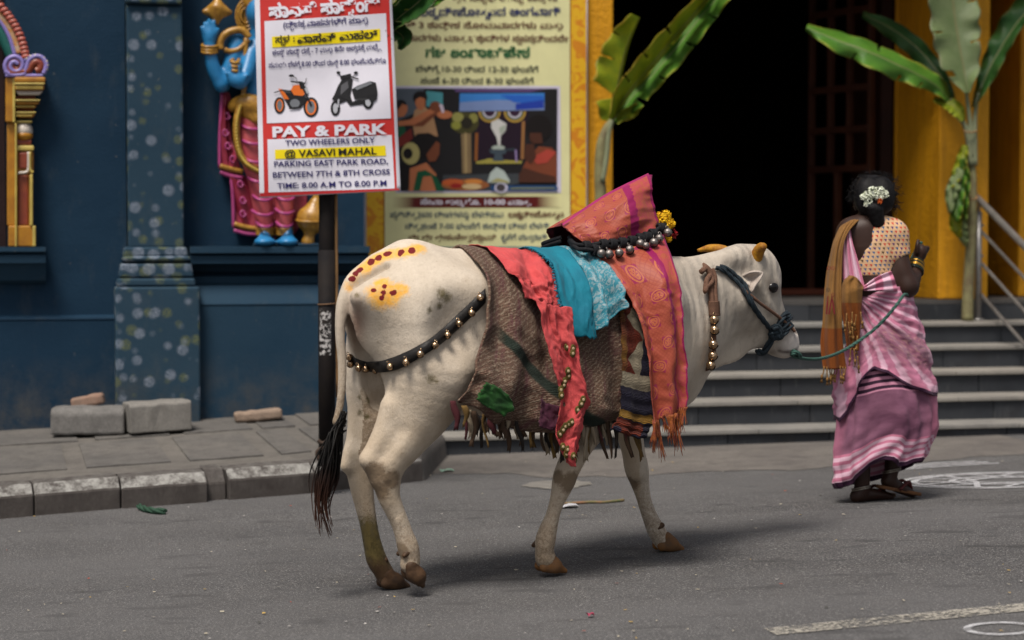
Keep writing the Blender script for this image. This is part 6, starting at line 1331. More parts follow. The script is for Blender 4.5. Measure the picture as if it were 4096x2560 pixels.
# ---------------------------------------------------------------- twig, rope end and litter
tw_ = [ground(*cT1(x, y)) for x, y in ((1585, 788), (1680, 783), (1760, 778), (1830, 779), (1890, 774), (1958, 766))]; tag(tube('twig', [p+np.array([0, 0, .008]) for p in tw_], [.006, .007, .006, .007], plain('twig_bark', (.22, .11, .06), .8, (.10, .12, .05), 20), None, 7, 30), 'thin dry twig lying on the road behind the front leg', 'twig')
rp = [ground(*cS3(x, y)) for x, y in ((878, 688), (920, 705), (980, 716), (1045, 720))]; tag(twist('rope_end', [p+np.array([0, -.01, .016]) for p in rp], .014, plain('green_rope', (.018, .05, .03), .8, (.03, .07, .045), 60), None, 40), 'short end of dark green rope lying against the kerb', 'rope')
def flake(name, px, py, w, c, label, cat='litter'):
    g = ground(px, py); V = []; n = 9
    for i in range(n): a = 2*math.pi*i/n; r = w*(1+.35*fbm(i*1.3, px)); V.append((g[0]+r*math.cos(a), g[1]+r*.8*math.sin(a), gz(g[0], g[1])+.006+.012*abs(math.sin(a*1.5))))
    V.append((g[0], g[1], gz(g[0], g[1])+.014)); return tag(mesh(name, V, [(i, (i+1) % n, n) for i in range(n)], plain(name+'_mat', c, .7)), label, cat)
flake('leaf_scrap', *cT1(882, 588), .045, (.30, .46, .36), 'pale green scrap lying on the road behind the hind legs'); flake('paper_scrap', *cT1(1615, 803), .055, (.45, .45, .48), 'white paper scrap lying under the twig'); flake('petal', *cT1(1757, 1468), .014, (.38, .05, .10), 'single magenta petal on the asphalt in the foreground', 'petal')
V, F = [], []
lm = [(.40, .36, .28), (.45, .30, .08), (.32, .06, .03), (.40, .38, .36), (.06, .06, .05)]; mats = [plain('litter_%d' % i, c, .8) for i, c in enumerate(lm)]; mi = []
for _ in range(330):
    px, py = rng.uniform(0, 1024), 455+185*rng.uniform(0, 1)**1.6; g = ground(px, py); w = rng.uniform(.003, .009); a0 = rng.uniform(0, 6); z = float(gz(g[0], g[1])); o_ = len(V)
    for k in range(4): a = a0+k*1.57; V.append((g[0]+w*rng.uniform(.5, 1.4)*math.cos(a), g[1]+w*rng.uniform(.5, 1.4)*math.sin(a), z+.004+.004*rng.random()))
    F.append((o_, o_+1, o_+2, o_+3)); mi.append(int(rng.choice(5, p=[.38, .14, .1, .2, .18])))
lo_ = mesh('road_litter', V, F, None); [lo_.data.materials.append(m) for m in mats]; [setattr(p, 'material_index', k) for p, k in zip(lo_.data.polygons, mi)]; tag(lo_, 'tiny crumbs, petals and grit scattered over the road', 'litter', kind='stuff')
# ================================================================ PAINTED RELIEF AND NICHE COLUMN ON THE BLUE WALL
ST0 = W(fs(260, 0), -.1, 0); stat = empty('deity_statue', ST0, label='painted blue skinned deity relief in pink and gold half hidden behind the sign', cat='statue')
def sp(x, y, d=-.03): return hitplane(*cB(x, y), FP0+FN*d, FN)-ST0
def mm(*a): return [x*.000976 for x in a]
def gloss(name, c, c2=None, r=.38, sc=14): return plain(name, c, r, c2, sc, .12, 60, spec=.5, co='Object')
MB_, MG, MP, MMr, MDg = gloss('blue_enamel', (.020, .20, .44), (.016, .15, .34)), gloss('gold_enamel', (.42, .22, .03), (.22, .10, .012), .35, 40), gloss('pink_enamel', (.50, .10, .11), (.40, .06, .08)), gloss('crimson_enamel', (.20, .012, .030), (.30, .03, .06)), gloss('magenta_enamel', (.40, .06, .20), (.30, .04, .15))
f = Field()
f.chain([(sp(500, 300, -.05), .085), (sp(500, 420, -.04), .075), (sp(490, 560, -.04), .07)], .04, 1.2, 0)
f.chain([(sp(380, 270, -.03), .062), (sp(350, 360, -.01), .052), (sp(310, 470, .0), .046), (sp(285, 510, .01), .044)], .02)
f.chain([(sp(285, 510, .01), .044), (sp(245, 440, .02), .042), (sp(222, 370, .03), .038), (sp(212, 290, .03), .034), (sp(208, 240, .03), .034)], .02)
f.ell(sp(207, 205, .03), mm(45, 40, 48), .02)
for x, y, xe, ye in ((175, 195, 160, 165), (190, 180, 180, 140), (212, 175, 205, 120), (235, 180, 235, 125), (245, 200, 262, 175)): f.cone(sp(x, y, .045), sp(xe, ye, .05), .014, .010, .012)
f.chain([(sp(460, 330, .0), .05), (sp(430, 440, .05), .045), (sp(395, 500, .08), .04)], .02); f.ell(sp(365, 480, .09), mm(52, 36, 46), .02)
for x, y, xe, ye in ((340, 450, 335, 395), (360, 445, 365, 385), (380, 450, 390, 400), (330, 470, 310, 440), (405, 480, 435, 455)): f.cone(sp(x, y, .10), sp(xe, ye, .11), .014, .010, .012)
f.cone(sp(500, 200, -.03), sp(500, 120, -.03), .05, .05, .03); f.ell(sp(505, 75, -.01), mm(75, 80, 95), .03)
for x in (540, 680): f.cone(sp(x+5, 1340, -.03), sp(x, 1455, .02), .022, .036, .03); f.ell(sp(x+2, 1462, .06), mm(62, 75, 28), .03); f.chain([(sp(490, 560, -.04), .06), (sp(x*.5+260, 900, -.03), .03), (sp(x+5, 1300, -.03), .02)], .02)
f.build('figure', .009, MB_, stat)
# legs and garment
f = Field()
f.chain([(sp(470, 690, -.03), .085), (sp(470, 900, -.03), .080), (sp(510, 1100, -.03), .065), (sp(540, 1370, -.03), .05)], .03); f.chain([(sp(600, 700, -.03), .085), (sp(640, 950, -.03), .08), (sp(655, 1150, -.03), .062), (sp(660, 1370, -.03), .05)], .03); f.build('trousers', .009, MP, stat)
def hoop(x0, y0, x1, y1, sag, d, r, mat, nm='trouser_fold'): tube(nm, [sp(x0, y0, d-.05), sp(x0*.75+x1*.25, (y0*.75+y1*.25)+sag*.8, d), sp((x0+x1)/2, (y0+y1)/2+sag, d+.012), sp(x0*.25+x1*.75, (y0*.25+y1*.75)+sag*.8, d), sp(x1, y1, d-.05)], r, mat, stat, 7, 22)
for x0, x1, y in ((395, 545, 760), (400, 550, 850), (415, 555, 960), (440, 575, 1080), (470, 590, 1190), (465, 595, 1280), (490, 590, 1350), (610, 720, 1190), (605, 720, 1270), (612, 712, 1350)): hoop(x0, y-8, x1, y+6, 22, .055, .009, MDg)
# side drapes
def slab(pts, d, th, mat, nm, wob=.02):
    v, f_ = prism([tuple(q) for q in pts], 0, 1, lambda a, dd, b: sp(a, b, d+(th if dd else 0)+wob*math.sin(a*.045+b*.011))); o = mesh(nm, v, f_, mat, stat); return bev(o, .012, 2, 30)
slab([(285, 545), (330, 560), (350, 640), (330, 720), (345, 850), (375, 950), (415, 1060), (380, 1075), (320, 1060), (272, 1035), (268, 900), (272, 760), (290, 650)], -.10, .05, MMr, 'side_drape')
slab([(330, 1060), (420, 1060), (500, 1180), (505, 1415), (440, 1415), (355, 1390), (352, 1250)], -.10, .05, MMr, 'side_drape'); slab([(690, 1150), (800, 1150), (800, 1300), (720, 1425), (690, 1400)], -.11, .04, MMr, 'side_drape'); slab([(560, 1150), (620, 1150), (612, 1455), (590, 1455)], -.09, .04, MMr, 'side_drape')
for P in ([(272, 1005), (330, 1020), (410, 1040)], [(358, 1355), (430, 1375), (500, 1385)]): tube('gold_hem', [sp(x, y, -.045) for x, y in P], .016, MG, stat, 8, 14)
for P in ([(272, 1040), (330, 1062), (412, 1075)], [(355, 1392), (430, 1412), (505, 1418)]): tube('magenta_hem', [sp(x, y, -.05) for x, y in P], .013, MDg, stat, 8, 14)
for P in ([(285, 560), (278, 700), (270, 850), (270, 1020)], [(338, 1070), (350, 1200), (354, 1380)]): tube('magenta_edge', [sp(x, y, -.05) for x, y in P], .010, MDg, stat, 7, 16)
for cx, cy in ((315, 700), (305, 800), (320, 880), (350, 960), (395, 1110), (410, 1210), (410, 1290)): tube('painted_scroll', [sp(cx+20*math.cos(a)*(1-a/14), cy+24*math.sin(a)*(1-a/14), -.036) for a in np.linspace(0, 7, 16)], .006, MDg, stat, 6)
# gold: crown, collar, sash, belt, bangles, discus, anklets, mace
f = Field(); f.ell(sp(430, 90, -.06), mm(62, 40, 100), .02); f.ell(sp(470, 0, -.03), mm(70, 60, 90), .02); f.build('crown', .010, MG, stat)
for r in (30, 46, 60): tube('crown_ring', [sp(428+r*math.cos(a), 95+r*1.5*math.sin(a), -.012) for a in np.linspace(0, 2*math.pi, 22)], .007, MG, stat, 6)
for k, (P, r) in enumerate((([(275, 300), (275, 250), (300, 210), (350, 185), (410, 185), (450, 230)], .022), ([(300, 300), (330, 310), (380, 300), (420, 270), (445, 240)], .016), ([(430, 230), (425, 400), (420, 520), (405, 620)], .015), ([(470, 300), (480, 330), (510, 340)], .012))): tube('gold_ornament', [sp(x, y, .03) for x, y in P], r, MG, stat, 8, 24)
f = Field(); f.chain([(sp(350, 640, -.02), .03), (sp(430, 625, .03), .045), (sp(510, 650, .04), .05)], .02, 1.3, 2); f.chain([(sp(430, 690, .02), .03), (sp(500, 720, .04), .04)], .02); f.build('waist_cloth', .010, MG, stat)
tube('gold_sash', [sp(x, y, .04) for x, y in ((395, 640), (375, 720), (372, 820), (390, 920), (430, 985), (500, 1030), (560, 1050))], .021, MG, stat, 8, 40)
parts = [tube_vf([sp(x, y, .062), sp(x, y+2, .070)], .009, 6) for x, y in catmull([(395, 640), (375, 720), (372, 820), (390, 920), (430, 985), (500, 1030)], 26)]; v, f_ = join_vf(parts); mesh('sash_beads', v, f_, gloss('bright_gold', (.62, .42, .06)), stat, True)
for y in (275, 295, 312): tube('bracelet', [sp(210+46*math.cos(a), y+10*math.sin(a), .03+.045*math.sin(a)) for a in np.linspace(0, 2*math.pi, 18)], .009, MG, stat, 7)
for y in (360, 385, 410): tube('arm_band', [sp(352, y, .05), sp(340, y+12, .10), sp(372, y+20, .115), sp(388, y, .06)], .011, MG, stat, 7, 12)
f = Field(); f.ell(sp(255, 70, .03), mm(75, 30, 42), .02); f.cone(sp(255, 40, .03), sp(258, 0, .03), .045, .02, .03); f.cone(sp(180, 70, .03), sp(190, 70, .03), .016, .018, .015); f.cone(sp(330, 75, .03), sp(320, 75, .03), .016, .018, .015); f.cone(sp(255, 100, .03), sp(250, 130, .03), .03, .02, .02); f.build('discus', .008, MG, stat)
for x in (545, 662):
    for y in (1382, 1398, 1413): tube('anklet', [sp(x+50*math.cos(a), y+6*math.sin(a), -.03+.052*math.sin(a)) for a in np.linspace(0, 2*math.pi, 18)], .009, MG, stat, 7)
f = Field(); f.ell(sp(832, 1325, -.0), mm(98, 80, 88), .02); f.chain([(sp(845, 1245, 0), .045), (sp(858, 1200, 0), .026), (sp(868, 1120, 0), .03)], .02); f.cone(sp(812, 1420, 0), sp(805, 1462, 0), .03, .04, .03); f.build('mace', .009, MG, stat)
tube('mace_band', [sp(832+99*math.cos(a), 1330+12*math.sin(a), .082*math.sin(a)) for a in np.linspace(0, 2*math.pi, 26)], .008, MG, stat, 6)
slab([(470, 1470), (900, 1470), (900, 1492), (470, 1492)], -.1, .14, M_ledge, 'pedestal', 0)
# ---- niche column with scroll arch at the far left
col_ = empty('niche_column', ST0, label='ornate ochre and red column with scroll capital framing a niche', cat='column')
def ap(x, y, d): return hitplane(*cA(x, y), FP0+FN*d, FN)-ST0
MO, MY, MRd, MWt, MPu, MTe = gloss('ochre_enamel', (.42, .19, .012), (.30, .12, .01)), gloss('pale_yellow_enamel', (.55, .42, .10)), gloss('brick_red_enamel', (.20, .035, .02), (.26, .06, .02)), gloss('cream_enamel', (.62, .55, .48)), gloss('lilac_enamel', (.20, .17, .42), (.26, .2, .5)), gloss('green_enamel', (.012, .12, .10))
def cblk(x0, x1, y0, y1, d, mat, nm, inset=0, bw=.008):
    c8 = [ap(x0+inset, y1, d), ap(x1-inset, y1, d), ap(x1-inset, y1, -.05), ap(x0+inset, y1, -.05), ap(x0, y0, d), ap(x1, y0, d), ap(x1, y0, -.05), ap(x0, y0, -.05)]; return hexa(nm, c8, mat, col_, bw)
for x0, x1, y0, y1, d, m_, nm, ins in ((88, 275, 466, 498, .16, MO, 'capital', 0), (88, 272, 500, 512, .165, MY, 'capital_band', 0), (88, 270, 514, 546, .15, MO, 'dentil_course', 4), (92, 262, 548, 576, .13, MWt, 'cavetto', 22), (94, 215, 577, 600, .08, MRd, 'neck', 0), (92, 244, 601, 612, .14, MY, 'fillet', 0), (92, 240, 613, 632, .13, MO, 'ring', 6), (94, 222, 633, 655, .11, MO, 'dentil_course', 8), (94, 205, 656, 674, .08, MRd, 'neck', 0), (92, 218, 675, 686, .12, MY, 'fillet', 0), (92, 215, 687, 712, .11, MO, 'ring', 14), (95, 196, 728, 744, .10, MY, 'fillet', 0), (96, 192, 845, 878, .09, MRd, 'neck', 4), (95, 206, 880, 912, .11, MY, 'band', 0), (97, 203, 914, 1052, .09, MO, 'panel', 0), (112, 170, 920, 1020, .105, MRd, 'panel_field', 0), (98, 200, 1054, 1366, .085, MO, 'shaft', 0), (108, 172, 1058, 1364, .095, MRd, 'shaft_field', 0), (98, 216, 1364, 1492, .12, MO, 'base', 0)): cblk(x0, x1, y0, y1, d, m_, nm, ins)
for k in range(11): cblk(98+15*k, 107+15*k, 520, 540, .162, MY, 'dentil', 0, .003)
for k in range(8): cblk(100+14*k, 108+14*k, 637, 651, .122, MY, 'dentil', 0, .003)
for k in range(7): cblk(100+14*k, 108+14*k, 692, 706, .122, MY, 'dentil', 0, .003)
cblk(33, 88, 466, 740, .13, MO, 'side_strip'); cblk(42, 95, 742, 1366, .10, MO, 'side_strip'); cblk(50, 98, 1364, 1492, .125, MO, 'side_strip')
for x0, x1, y0, y1 in ((76, 92, 470, 740), (90, 102, 744, 1492), (180, 198, 1054, 1364), (196, 216, 1366, 1490)): cblk(x0, x1, y0, y1, .135, MY, 'yellow_edge', 0, .004)
f = Field(); f.ell(ap(144, 790, .05), mm(52, 60, 52), .01); f.build('bulb', .008, MWt, col_); f = Field(); f.ell(ap(144, 822, .055), mm(53, 60, 32), .01); f.build('bulb_ring', .008, MO, col_)
tube('panel_trim', [ap(x, y, .112) for x, y in ((172, 918), (172, 1010), (160, 1040), (110, 1046))], .008, MWt, col_, 6, 20); tube('panel_trim', [ap(x, y, .112) for x, y in ((180, 918), (182, 1020), (200, 1044))], .008, MY, col_, 6, 14)
# scroll: two volutes
def spiral(cx, cy, r0, turns, d, r, mat, nm, s=1, a0=0): tube(nm, [ap(cx+s*(r0*(1-.78*t))*math.cos(a0+t*turns*2*math.pi), cy+(r0*(1-.78*t))*math.sin(a0+t*turns*2*math.pi), d) for t in np.linspace(0, 1, 46)], r, mat, col_, 8)
spiral(92, 395, 66, 1.6, .14, .013, MPu, 'volute', 1, 2.2); spiral(92, 395, 48, 1.3, .13, .016, MRd, 'volute_fill', 1, 2.2)
tube('scroll_rim', [ap(x, y, .14) for x, y in ((30, 430), (70, 452), (140, 450), (160, 410), (175, 365), (215, 340), (255, 350), (278, 390), (270, 430), (262, 445))], .014, MPu, col_, 8, 46); tube('scroll_body', [ap(x, y, .13) for x, y in ((60, 440), (120, 435), (165, 430), (190, 395), (215, 375), (245, 385), (240, 420), (215, 430))], .024, MRd, col_, 8, 36)
cblk(30, 262, 446, 466, .15, MPu, 'scroll_base')
for k in range(16): a = -2.6+k*.2; p_ = (215+72*math.cos(a), 395+62*math.sin(a)); v, f_ = lathe_vf([(.0001, .008), (.007, .004), (.007, -.004), (.0001, -.008)], 7); mesh('scroll_knob', v+ap(*p_, .145), f_, MWt if k % 2 else MPu, col_, True)
arc_ = catmull([(155, 340), (140, 270), (110, 190), (70, 120), (20, 55), (-50, -20)], 15)
for k, (x, y) in enumerate(arc_):
    f = Field(); f.ell(ap(x, y, .12), mm(26, 30, 20), .01); f.cone(ap(x-14, y+6, .14), ap(x+14, y-2, .14), .010, .012, .01); f.build('arch_petal', .008, gloss('arch_coral', (.42, .09, .06)) if k == 0 else bpy.data.materials['arch_coral'], col_)
tube('arch_band', [ap(x, y, .10) for x, y in ((118, 325), (100, 260), (70, 190), (30, 130), (-30, 70))], .032, gloss('arch_orange', (.50, .20, .03), (.5, .4, .3), .4, 40), col_, 8, 24); tube('arch_band', [ap(x, y, .09) for x, y in ((70, 335), (45, 280), (20, 220), (-20, 160))], .035, MTe, col_, 8, 24); tube('arch_rim', [ap(x, y, .12) for x, y in ((90, 332), (66, 250), (40, 190), (0, 130), (-50, 80))], .012, MPu, col_, 8, 24)
o = fbox('niche_dark_panel', -3, fs(5.8, .02), fz(3, 247, .02), fz(3, -20, .02)+.3, -.04, .012, plain('niche_dark_maroon', (.018, .007, .008), .8)); tag(o, 'flat dark maroon panel in place of the niche opening at the left edge of the picture', 'niche')  # flat near-black maroon panel set just proud of the wall face
# ================================================================ THE WOMAN LEADING THE COW
gw = ground(872, 501.5); YW = float(gw[1]); WB_ = np.array([gw[0], YW, 0.0])
woman = empty('person', WB_, label='woman in a pink sari seen from behind leading the cow by a rope', cat='person')
def Wp(px, py, dy=0.0): return atY(px, py, YW+dy)-WB_
w5 = lambda x, y, dy=0.0: Wp(*cR5(x, y), dy); w6 = lambda x, y, dy=0.0: Wp(*cR6(x, y), dy)
SK = Field()
# trunk, neck, head
SK.chain([(w5(640, 700, 0), .075), (w5(660, 850, .0), .085), (w5(720, 1050, .0), .085), (w5(745, 1200, .0), .095)], .05, 1.25, 0)
SK.cone(w5(500, 690, 0), w5(930, 720, 0), .052, .055, .05)
SK.cone(w5(690, 640, .0), w5(720, 500, .02), .046, .044, .04); SK.ell(w5(738, 360, .04), (.072, .088, .098), .03); SK.cone(w5(750, 470, .09), w5(752, 520, .10), .05, .042, .04)
for s_ in (-1, 1): SK.ell(w5(738+s_*175, 420, .045), (.012, .02, .03), .012)
SK.cone(w5(760, 410, .135), w5(762, 440, .145), .014, .012, .02)
# right arm holding the rope, left arm in front
SK.chain([(w5(950, 740, .0), .052), (w5(975, 900, -.01), .050), (w5(1020, 1080, -.03), .048), (w5(1085, 1250, -.04), .046)], .03)
SK.chain([(w5(1085, 1250, -.04), .044), (w5(1125, 1180, .01), .041), (w5(1155, 1090, .05), .034), (w5(1175, 1010, .08), .027), (w5(1190, 960, .09), .026)], .03)
SK.chain([(w5(480, 740, .02), .048), (w5(440, 1000, .06), .044), (w5(470, 1200, .12), .04), (w5(560, 1120, .22), .032)], .03)
# fist: palm, four fingers curled round the rope, thumb on top
SK.ell(w5(1215, 900, .09), (.030, .034, .036), .02)
for k in range(4):
    b = w5(1240-8*k, 868+24*k, .10); SK.chain([(b, .0105), (b+np.array([.020-.002*k, .004, .004]), .0105), (b+np.array([.026-.003*k, .030, -.004]), .0095), (b+np.array([.008, .044, -.006]), .0085)], .006)
SK.chain([(w5(1180, 900, .06), .012), (w5(1182, 840, .055), .0105), (w5(1190, 790, .06), .009)], .008)
# legs under the sari, ankles and feet
for q in ([(w6(470, 600, 0), .085), (w6(430, 1000, 0), .055), (w6(440, 1300, .0), .036), (w6(425, 1375, .0), .031)], [(w6(700, 600, .03), .085), (w6(690, 950, .04), .055), (w6(655, 1190, .04), .035), (w6(640, 1270, .04), .031)]): SK.chain(q, .03)
SK.chain([(w6(400, 1400, .0), .030), (w6(470, 1385, .02), .030), (w6(560, 1385, .05), .026), (w6(640, 1398, .08), .018)], .02, None)
SK.chain([(w6(620, 1290, .04), .029), (w6(690, 1325, .05), .029), (w6(750, 1355, .06), .024), (w6(800, 1380, .07), .017)], .02, None)
for k in range(5): SK.cone(w6(785-5*k, 1378-6*k, .05+.012*k), w6(822-8*k, 1386-5*k, .055+.012*k), .010-.0007*k, .008, .006); SK.cone(w6(625-4*k, 1398-5*k, .06+.012*k), w6(660-7*k, 1402-6*k, .065+.012*k), .010-.0007*k, .008, .006)
t = NT('brown_skin'); p = t.pos('Object'); n = t.noise(9, p, 5, .6); t.set(t.mix(t.ramp(n, [(.35, 0), (.7, 1)]), (.036, .016, .0105), (.024, .0105, .007)), .5, spec=.3); t.bump(t.noise(220, p, 3, .6), .12, .003); M_skin = t.m
SK.build('body', .006, M_skin, woman)
# ---- hair: cap, knot, plait and loose curls
M_hair = plain('black_hair', (.004, .0035, .004), .55, (.008, .007, .008), 60, .8, 160, co='Object', spec=.18)
H = Field(); H.ell(w5(745, 345, .025), (.083, .088, .100), .03); H.ell(w5(735, 420, -.03), (.072, .045, .062), .04); H.ell(w5(660, 300, .0), (.045, .06, .07), .04); H.ell(w5(850, 320, .01), (.042, .06, .07), .04)
for k in range(7):
    y = 455+k*27; H.ell(w5(752+6*k+(16 if k % 2 else -16), y, -.085+.004*k), (.030-.0012*k, .026, .022), .012); H.ell(w5(752+6*k+(-14 if k % 2 else 14), y+12, -.080+.004*k), (.026-.001*k, .024, .020), .012)
hobj = H.build('hair', .006, M_hair, woman)
parts = []
for k in range(120):
    a = rng.uniform(-.5, math.pi+.5); r = rng.uniform(.92, 1.0); c0 = w5(745, 335, .02); p0 = c0+np.array([.088*r*math.cos(a), rng.uniform(-.07, .05), .103*r*math.sin(a)]); L = rng.uniform(.02, .055)*(1.5 if math.cos(a) > .6 else 1); d = np.array([math.cos(a), 0, math.sin(a)*.6+.1]); q = [p0]
    for j in range(1, 6): q.append(p0+d*L*j/5*(1-.25*j/5)+np.array([.012*math.sin(j*1.7+k), .010*math.cos(j*1.3+k), -.012*(j/5)**2-.006*math.sin(j*2+k)]))
    parts.append(tube_vf(q, [.0013, .0011, .0006], 3, 9))
for k in range(26):      # ringlets by the right ear
    p0 = w5(930+rng.uniform(-25, 25), 250+rng.uniform(-60, 90), .02+rng.uniform(-.02, .03)); L = rng.uniform(.05, .1); parts.append(tube_vf([p0+np.array([.010*math.sin(j*1.1+k)+.002*j, .010*math.cos(j*1.1), -L*j/9]) for j in range(10)], [.0016, .0013, .0007], 3, 18))
for k in range(26):
    p0 = w5(560+rng.uniform(-25, 25), 250+rng.uniform(-60, 90), .02); L = rng.uniform(.03, .06); parts.append(tube_vf([p0+np.array([-.010*math.sin(j*1.1+k)-.002*j, .010*math.cos(j*1.1), -L*j/9+.01]) for j in range(10)], [.0014, .0011, .0006], 3, 14))
v, f = join_vf(parts); tag(mesh('loose_curls', v, f, M_hair, woman, True), kind='stuff')
# ---- jasmine in the hair
M_jas = plain('jasmine_white', (.82, .84, .74), .6, (.66, .70, .52), 70, co='Object'); jas = empty('jasmine_flowers', WB_, label='bunch of white jasmine with one orange flower pinned in the black hair', cat='flowers')
for x, y, r in ((680, 330, .022), (640, 345, .016), (730, 280, .019), (800, 290, .024), (850, 320, .020), (780, 330, .022), (690, 390, .018), (670, 420, .012), (810, 350, .016), (720, 330, .018)): petals(120, r, .0080, M_jas, 'flower_cluster', jas, w5(x, y, -.085), .9)
petals(26, .010, .010, plain('orange_petal', (.55, .10, .015), .6, co='Object'), 'orange_flower', jas, w5(808, 390, -.105))
# ---- blouse
def blouse_mat():
    t = NT('printed_blouse'); p = t.pos('Object', (1, .25, 1)); s = t.sep(p); cl_ = .021
    x = t.math('DIVIDE', t.math('ADD', s[0], t.math('MULTIPLY', s[2], .35)), cl_); z = t.math('DIVIDE', s[2], cl_*.9); row = t.math('MODULO', t.math('FLOOR', z), 2); xx = t.math('ADD', x, t.math('MULTIPLY', row, .5))
    fx, fy = t.math('FRACT', xx), t.math('FRACT', z); tri = t.math('LESS_THAN', t.math('MULTIPLY', t.math('ABSOLUTE', t.math('SUBTRACT', fx, .5)), 2.0), t.math('MULTIPLY', t.math('SUBTRACT', fy, .12), .95)); tri = t.math('MULTIPLY', tri, t.math('LESS_THAN', fy, .82))
    cid = t.n('ShaderNodeCombineXYZ'); t.l(t.math('FLOOR', xx), cid.inputs[0]); t.l(t.math('FLOOR', z), cid.inputs[1]); wn_ = t.n('ShaderNodeTexWhiteNoise', noise_dimensions='2D'); t.l(cid.outputs[0], wn_.inputs['Vector'])
    cc = t.ramp(wn_.outputs['Value'], [(0, (.03, .10, .22)), (.34, (.50, .05, .03)), (.6, (.09, .02, .12)), (.8, (.08, .05, .03))], 'CONSTANT')
    t.set(t.mix(tri, t.mix(t.noise(12, p, 4, .6), (.66, .42, .24), (.52, .33, .19)), cc), .8, spec=.2, sheen=.05); t.bump(t.noise(26, t.pos('Object', (1, 1, .5), (0, .5, 0)), 4, .6), .7, .016); return t.m
BL = Field(); BL.chain([(w5(800, 720, 0), .085), (w5(760, 850, .0), .096), (w5(735, 1000, .0), .096), (w5(730, 1095, .0), .095)], .04, 1.2, 0); BL.cone(w5(800, 700, 0), w5(940, 725, 0), .060, .062, .04); BL.chain([(w5(945, 735, .0), .061), (w5(965, 830, -.005), .061), (w5(978, 912, -.01), .060)], .03); BL.cone(w5(500, 690, 0), w5(640, 690, .03), .056, .05, .04)
BL.ell(w5(605, 700, -.10), (.052, .10, .082), .008, rotm('Y', -.45), 's'); BL.ell(w5(470, 800, -.12), (.09, .09, .17), .01, None, 's'); BL.cone(w5(690, 560, 0), w5(690, 640, .02), .062, .058, .01, None, 1, 's'); BL.ell(w5(740, 1560, 0), (.25, .25, .205), .006, None, 's'); BL.ell(w5(1015, 1270, -.02), (.085, .10, .162), .006, rotm('Y', .12), 's')
BL.build('blouse', .006, blouse_mat(), woman)
# ---- sari
def sari_mat(name, kind):
    t = NT(name); g = t.sep(t.attr('guv', True)); uv = t.attr('uvm', True); v = g[1]; n = t.noise(5, uv, 5, .6); f = t.noise(350, uv, 2, .5)
    pk, mv, lt, dkc = (.50, .17, .26), (.24, .10, .17), (.70, .50, .60), (.035, .010, .03)
    if kind == 'skirt':
        c = t.mix(t.ramp(n, [(.35, 0), (.62, 1)]), (.25, .105, .165), (.135, .05, .09)); c = t.mix(t.ramp(t.math('ABSOLUTE', t.math('SUBTRACT', g[0], .25)), [(.13, 0), (.22, .9)]), c, pk)
        st = t.math('MULTIPLY', t.math('LESS_THAN', v, .33), t.math('GREATER_THAN', t.math('PINGPONG', t.math('MULTIPLY', v, 36), 1), .5)); c = t.mix(t.math('LESS_THAN', v, .335), c, (.52, .22, .32)); c = t.mix(st, c, (.035, .012, .03))
        w = t.math('MULTIPLY', t.math('GREATER_THAN', v, .78), t.math('GREATER_THAN', t.math('PINGPONG', t.math('MULTIPLY', v, 34), 1), .45)); c = t.mix(t.math('GREATER_THAN', v, .76), c, pk); c = t.mix(t.math('MULTIPLY', w, .75), c, lt); c = t.mix(t.math('GREATER_THAN', v, .962), c, dkc)
    elif kind == 'drape':
        ph_ = t.attr('fan'); c = t.mix(t.ramp(n, [(.35, 0), (.65, 1)]), pk, (.40, .15, .24)); c = t.mix(t.ramp(t.math('PINGPONG', t.math('ADD', t.math('MULTIPLY', ph_, 13), t.math('MULTIPLY', n, 2.2)), 1), [(.5, 0), (.68, .55)]), c, lt)
        mid = t.math('MULTIPLY', t.ramp(t.math('ABSOLUTE', t.math('SUBTRACT', v, .60)), [(.10, 1), (.22, 0)]), t.ramp(g[0], [(.02, 0), (.08, 1), (.27, 1), (.34, 0)])); c = t.mix(t.math('MULTIPLY', mid, .8), c, t.mix(t.ramp(t.noise(55, uv, 2, .5), [(.55, 0), (.6, .6)]), (.19, .075, .115), (.34, .20, .16))); c = t.mix(t.math('GREATER_THAN', v, .966), c, dkc)
    else:
        c = t.mix(t.ramp(t.math('PINGPONG', t.math('MULTIPLY', g[0], 4), 1), [(.4, 0), (.55, .75)]), pk, lt)
    t.set(c, .7, spec=.2, sheen=.05); t.bump(t.math('ADD', t.math('MULTIPLY', f, .2), t.noise(24, t.pos('uvm', (1, .4, 1)), 4, .6)), .35, .010); return t.m
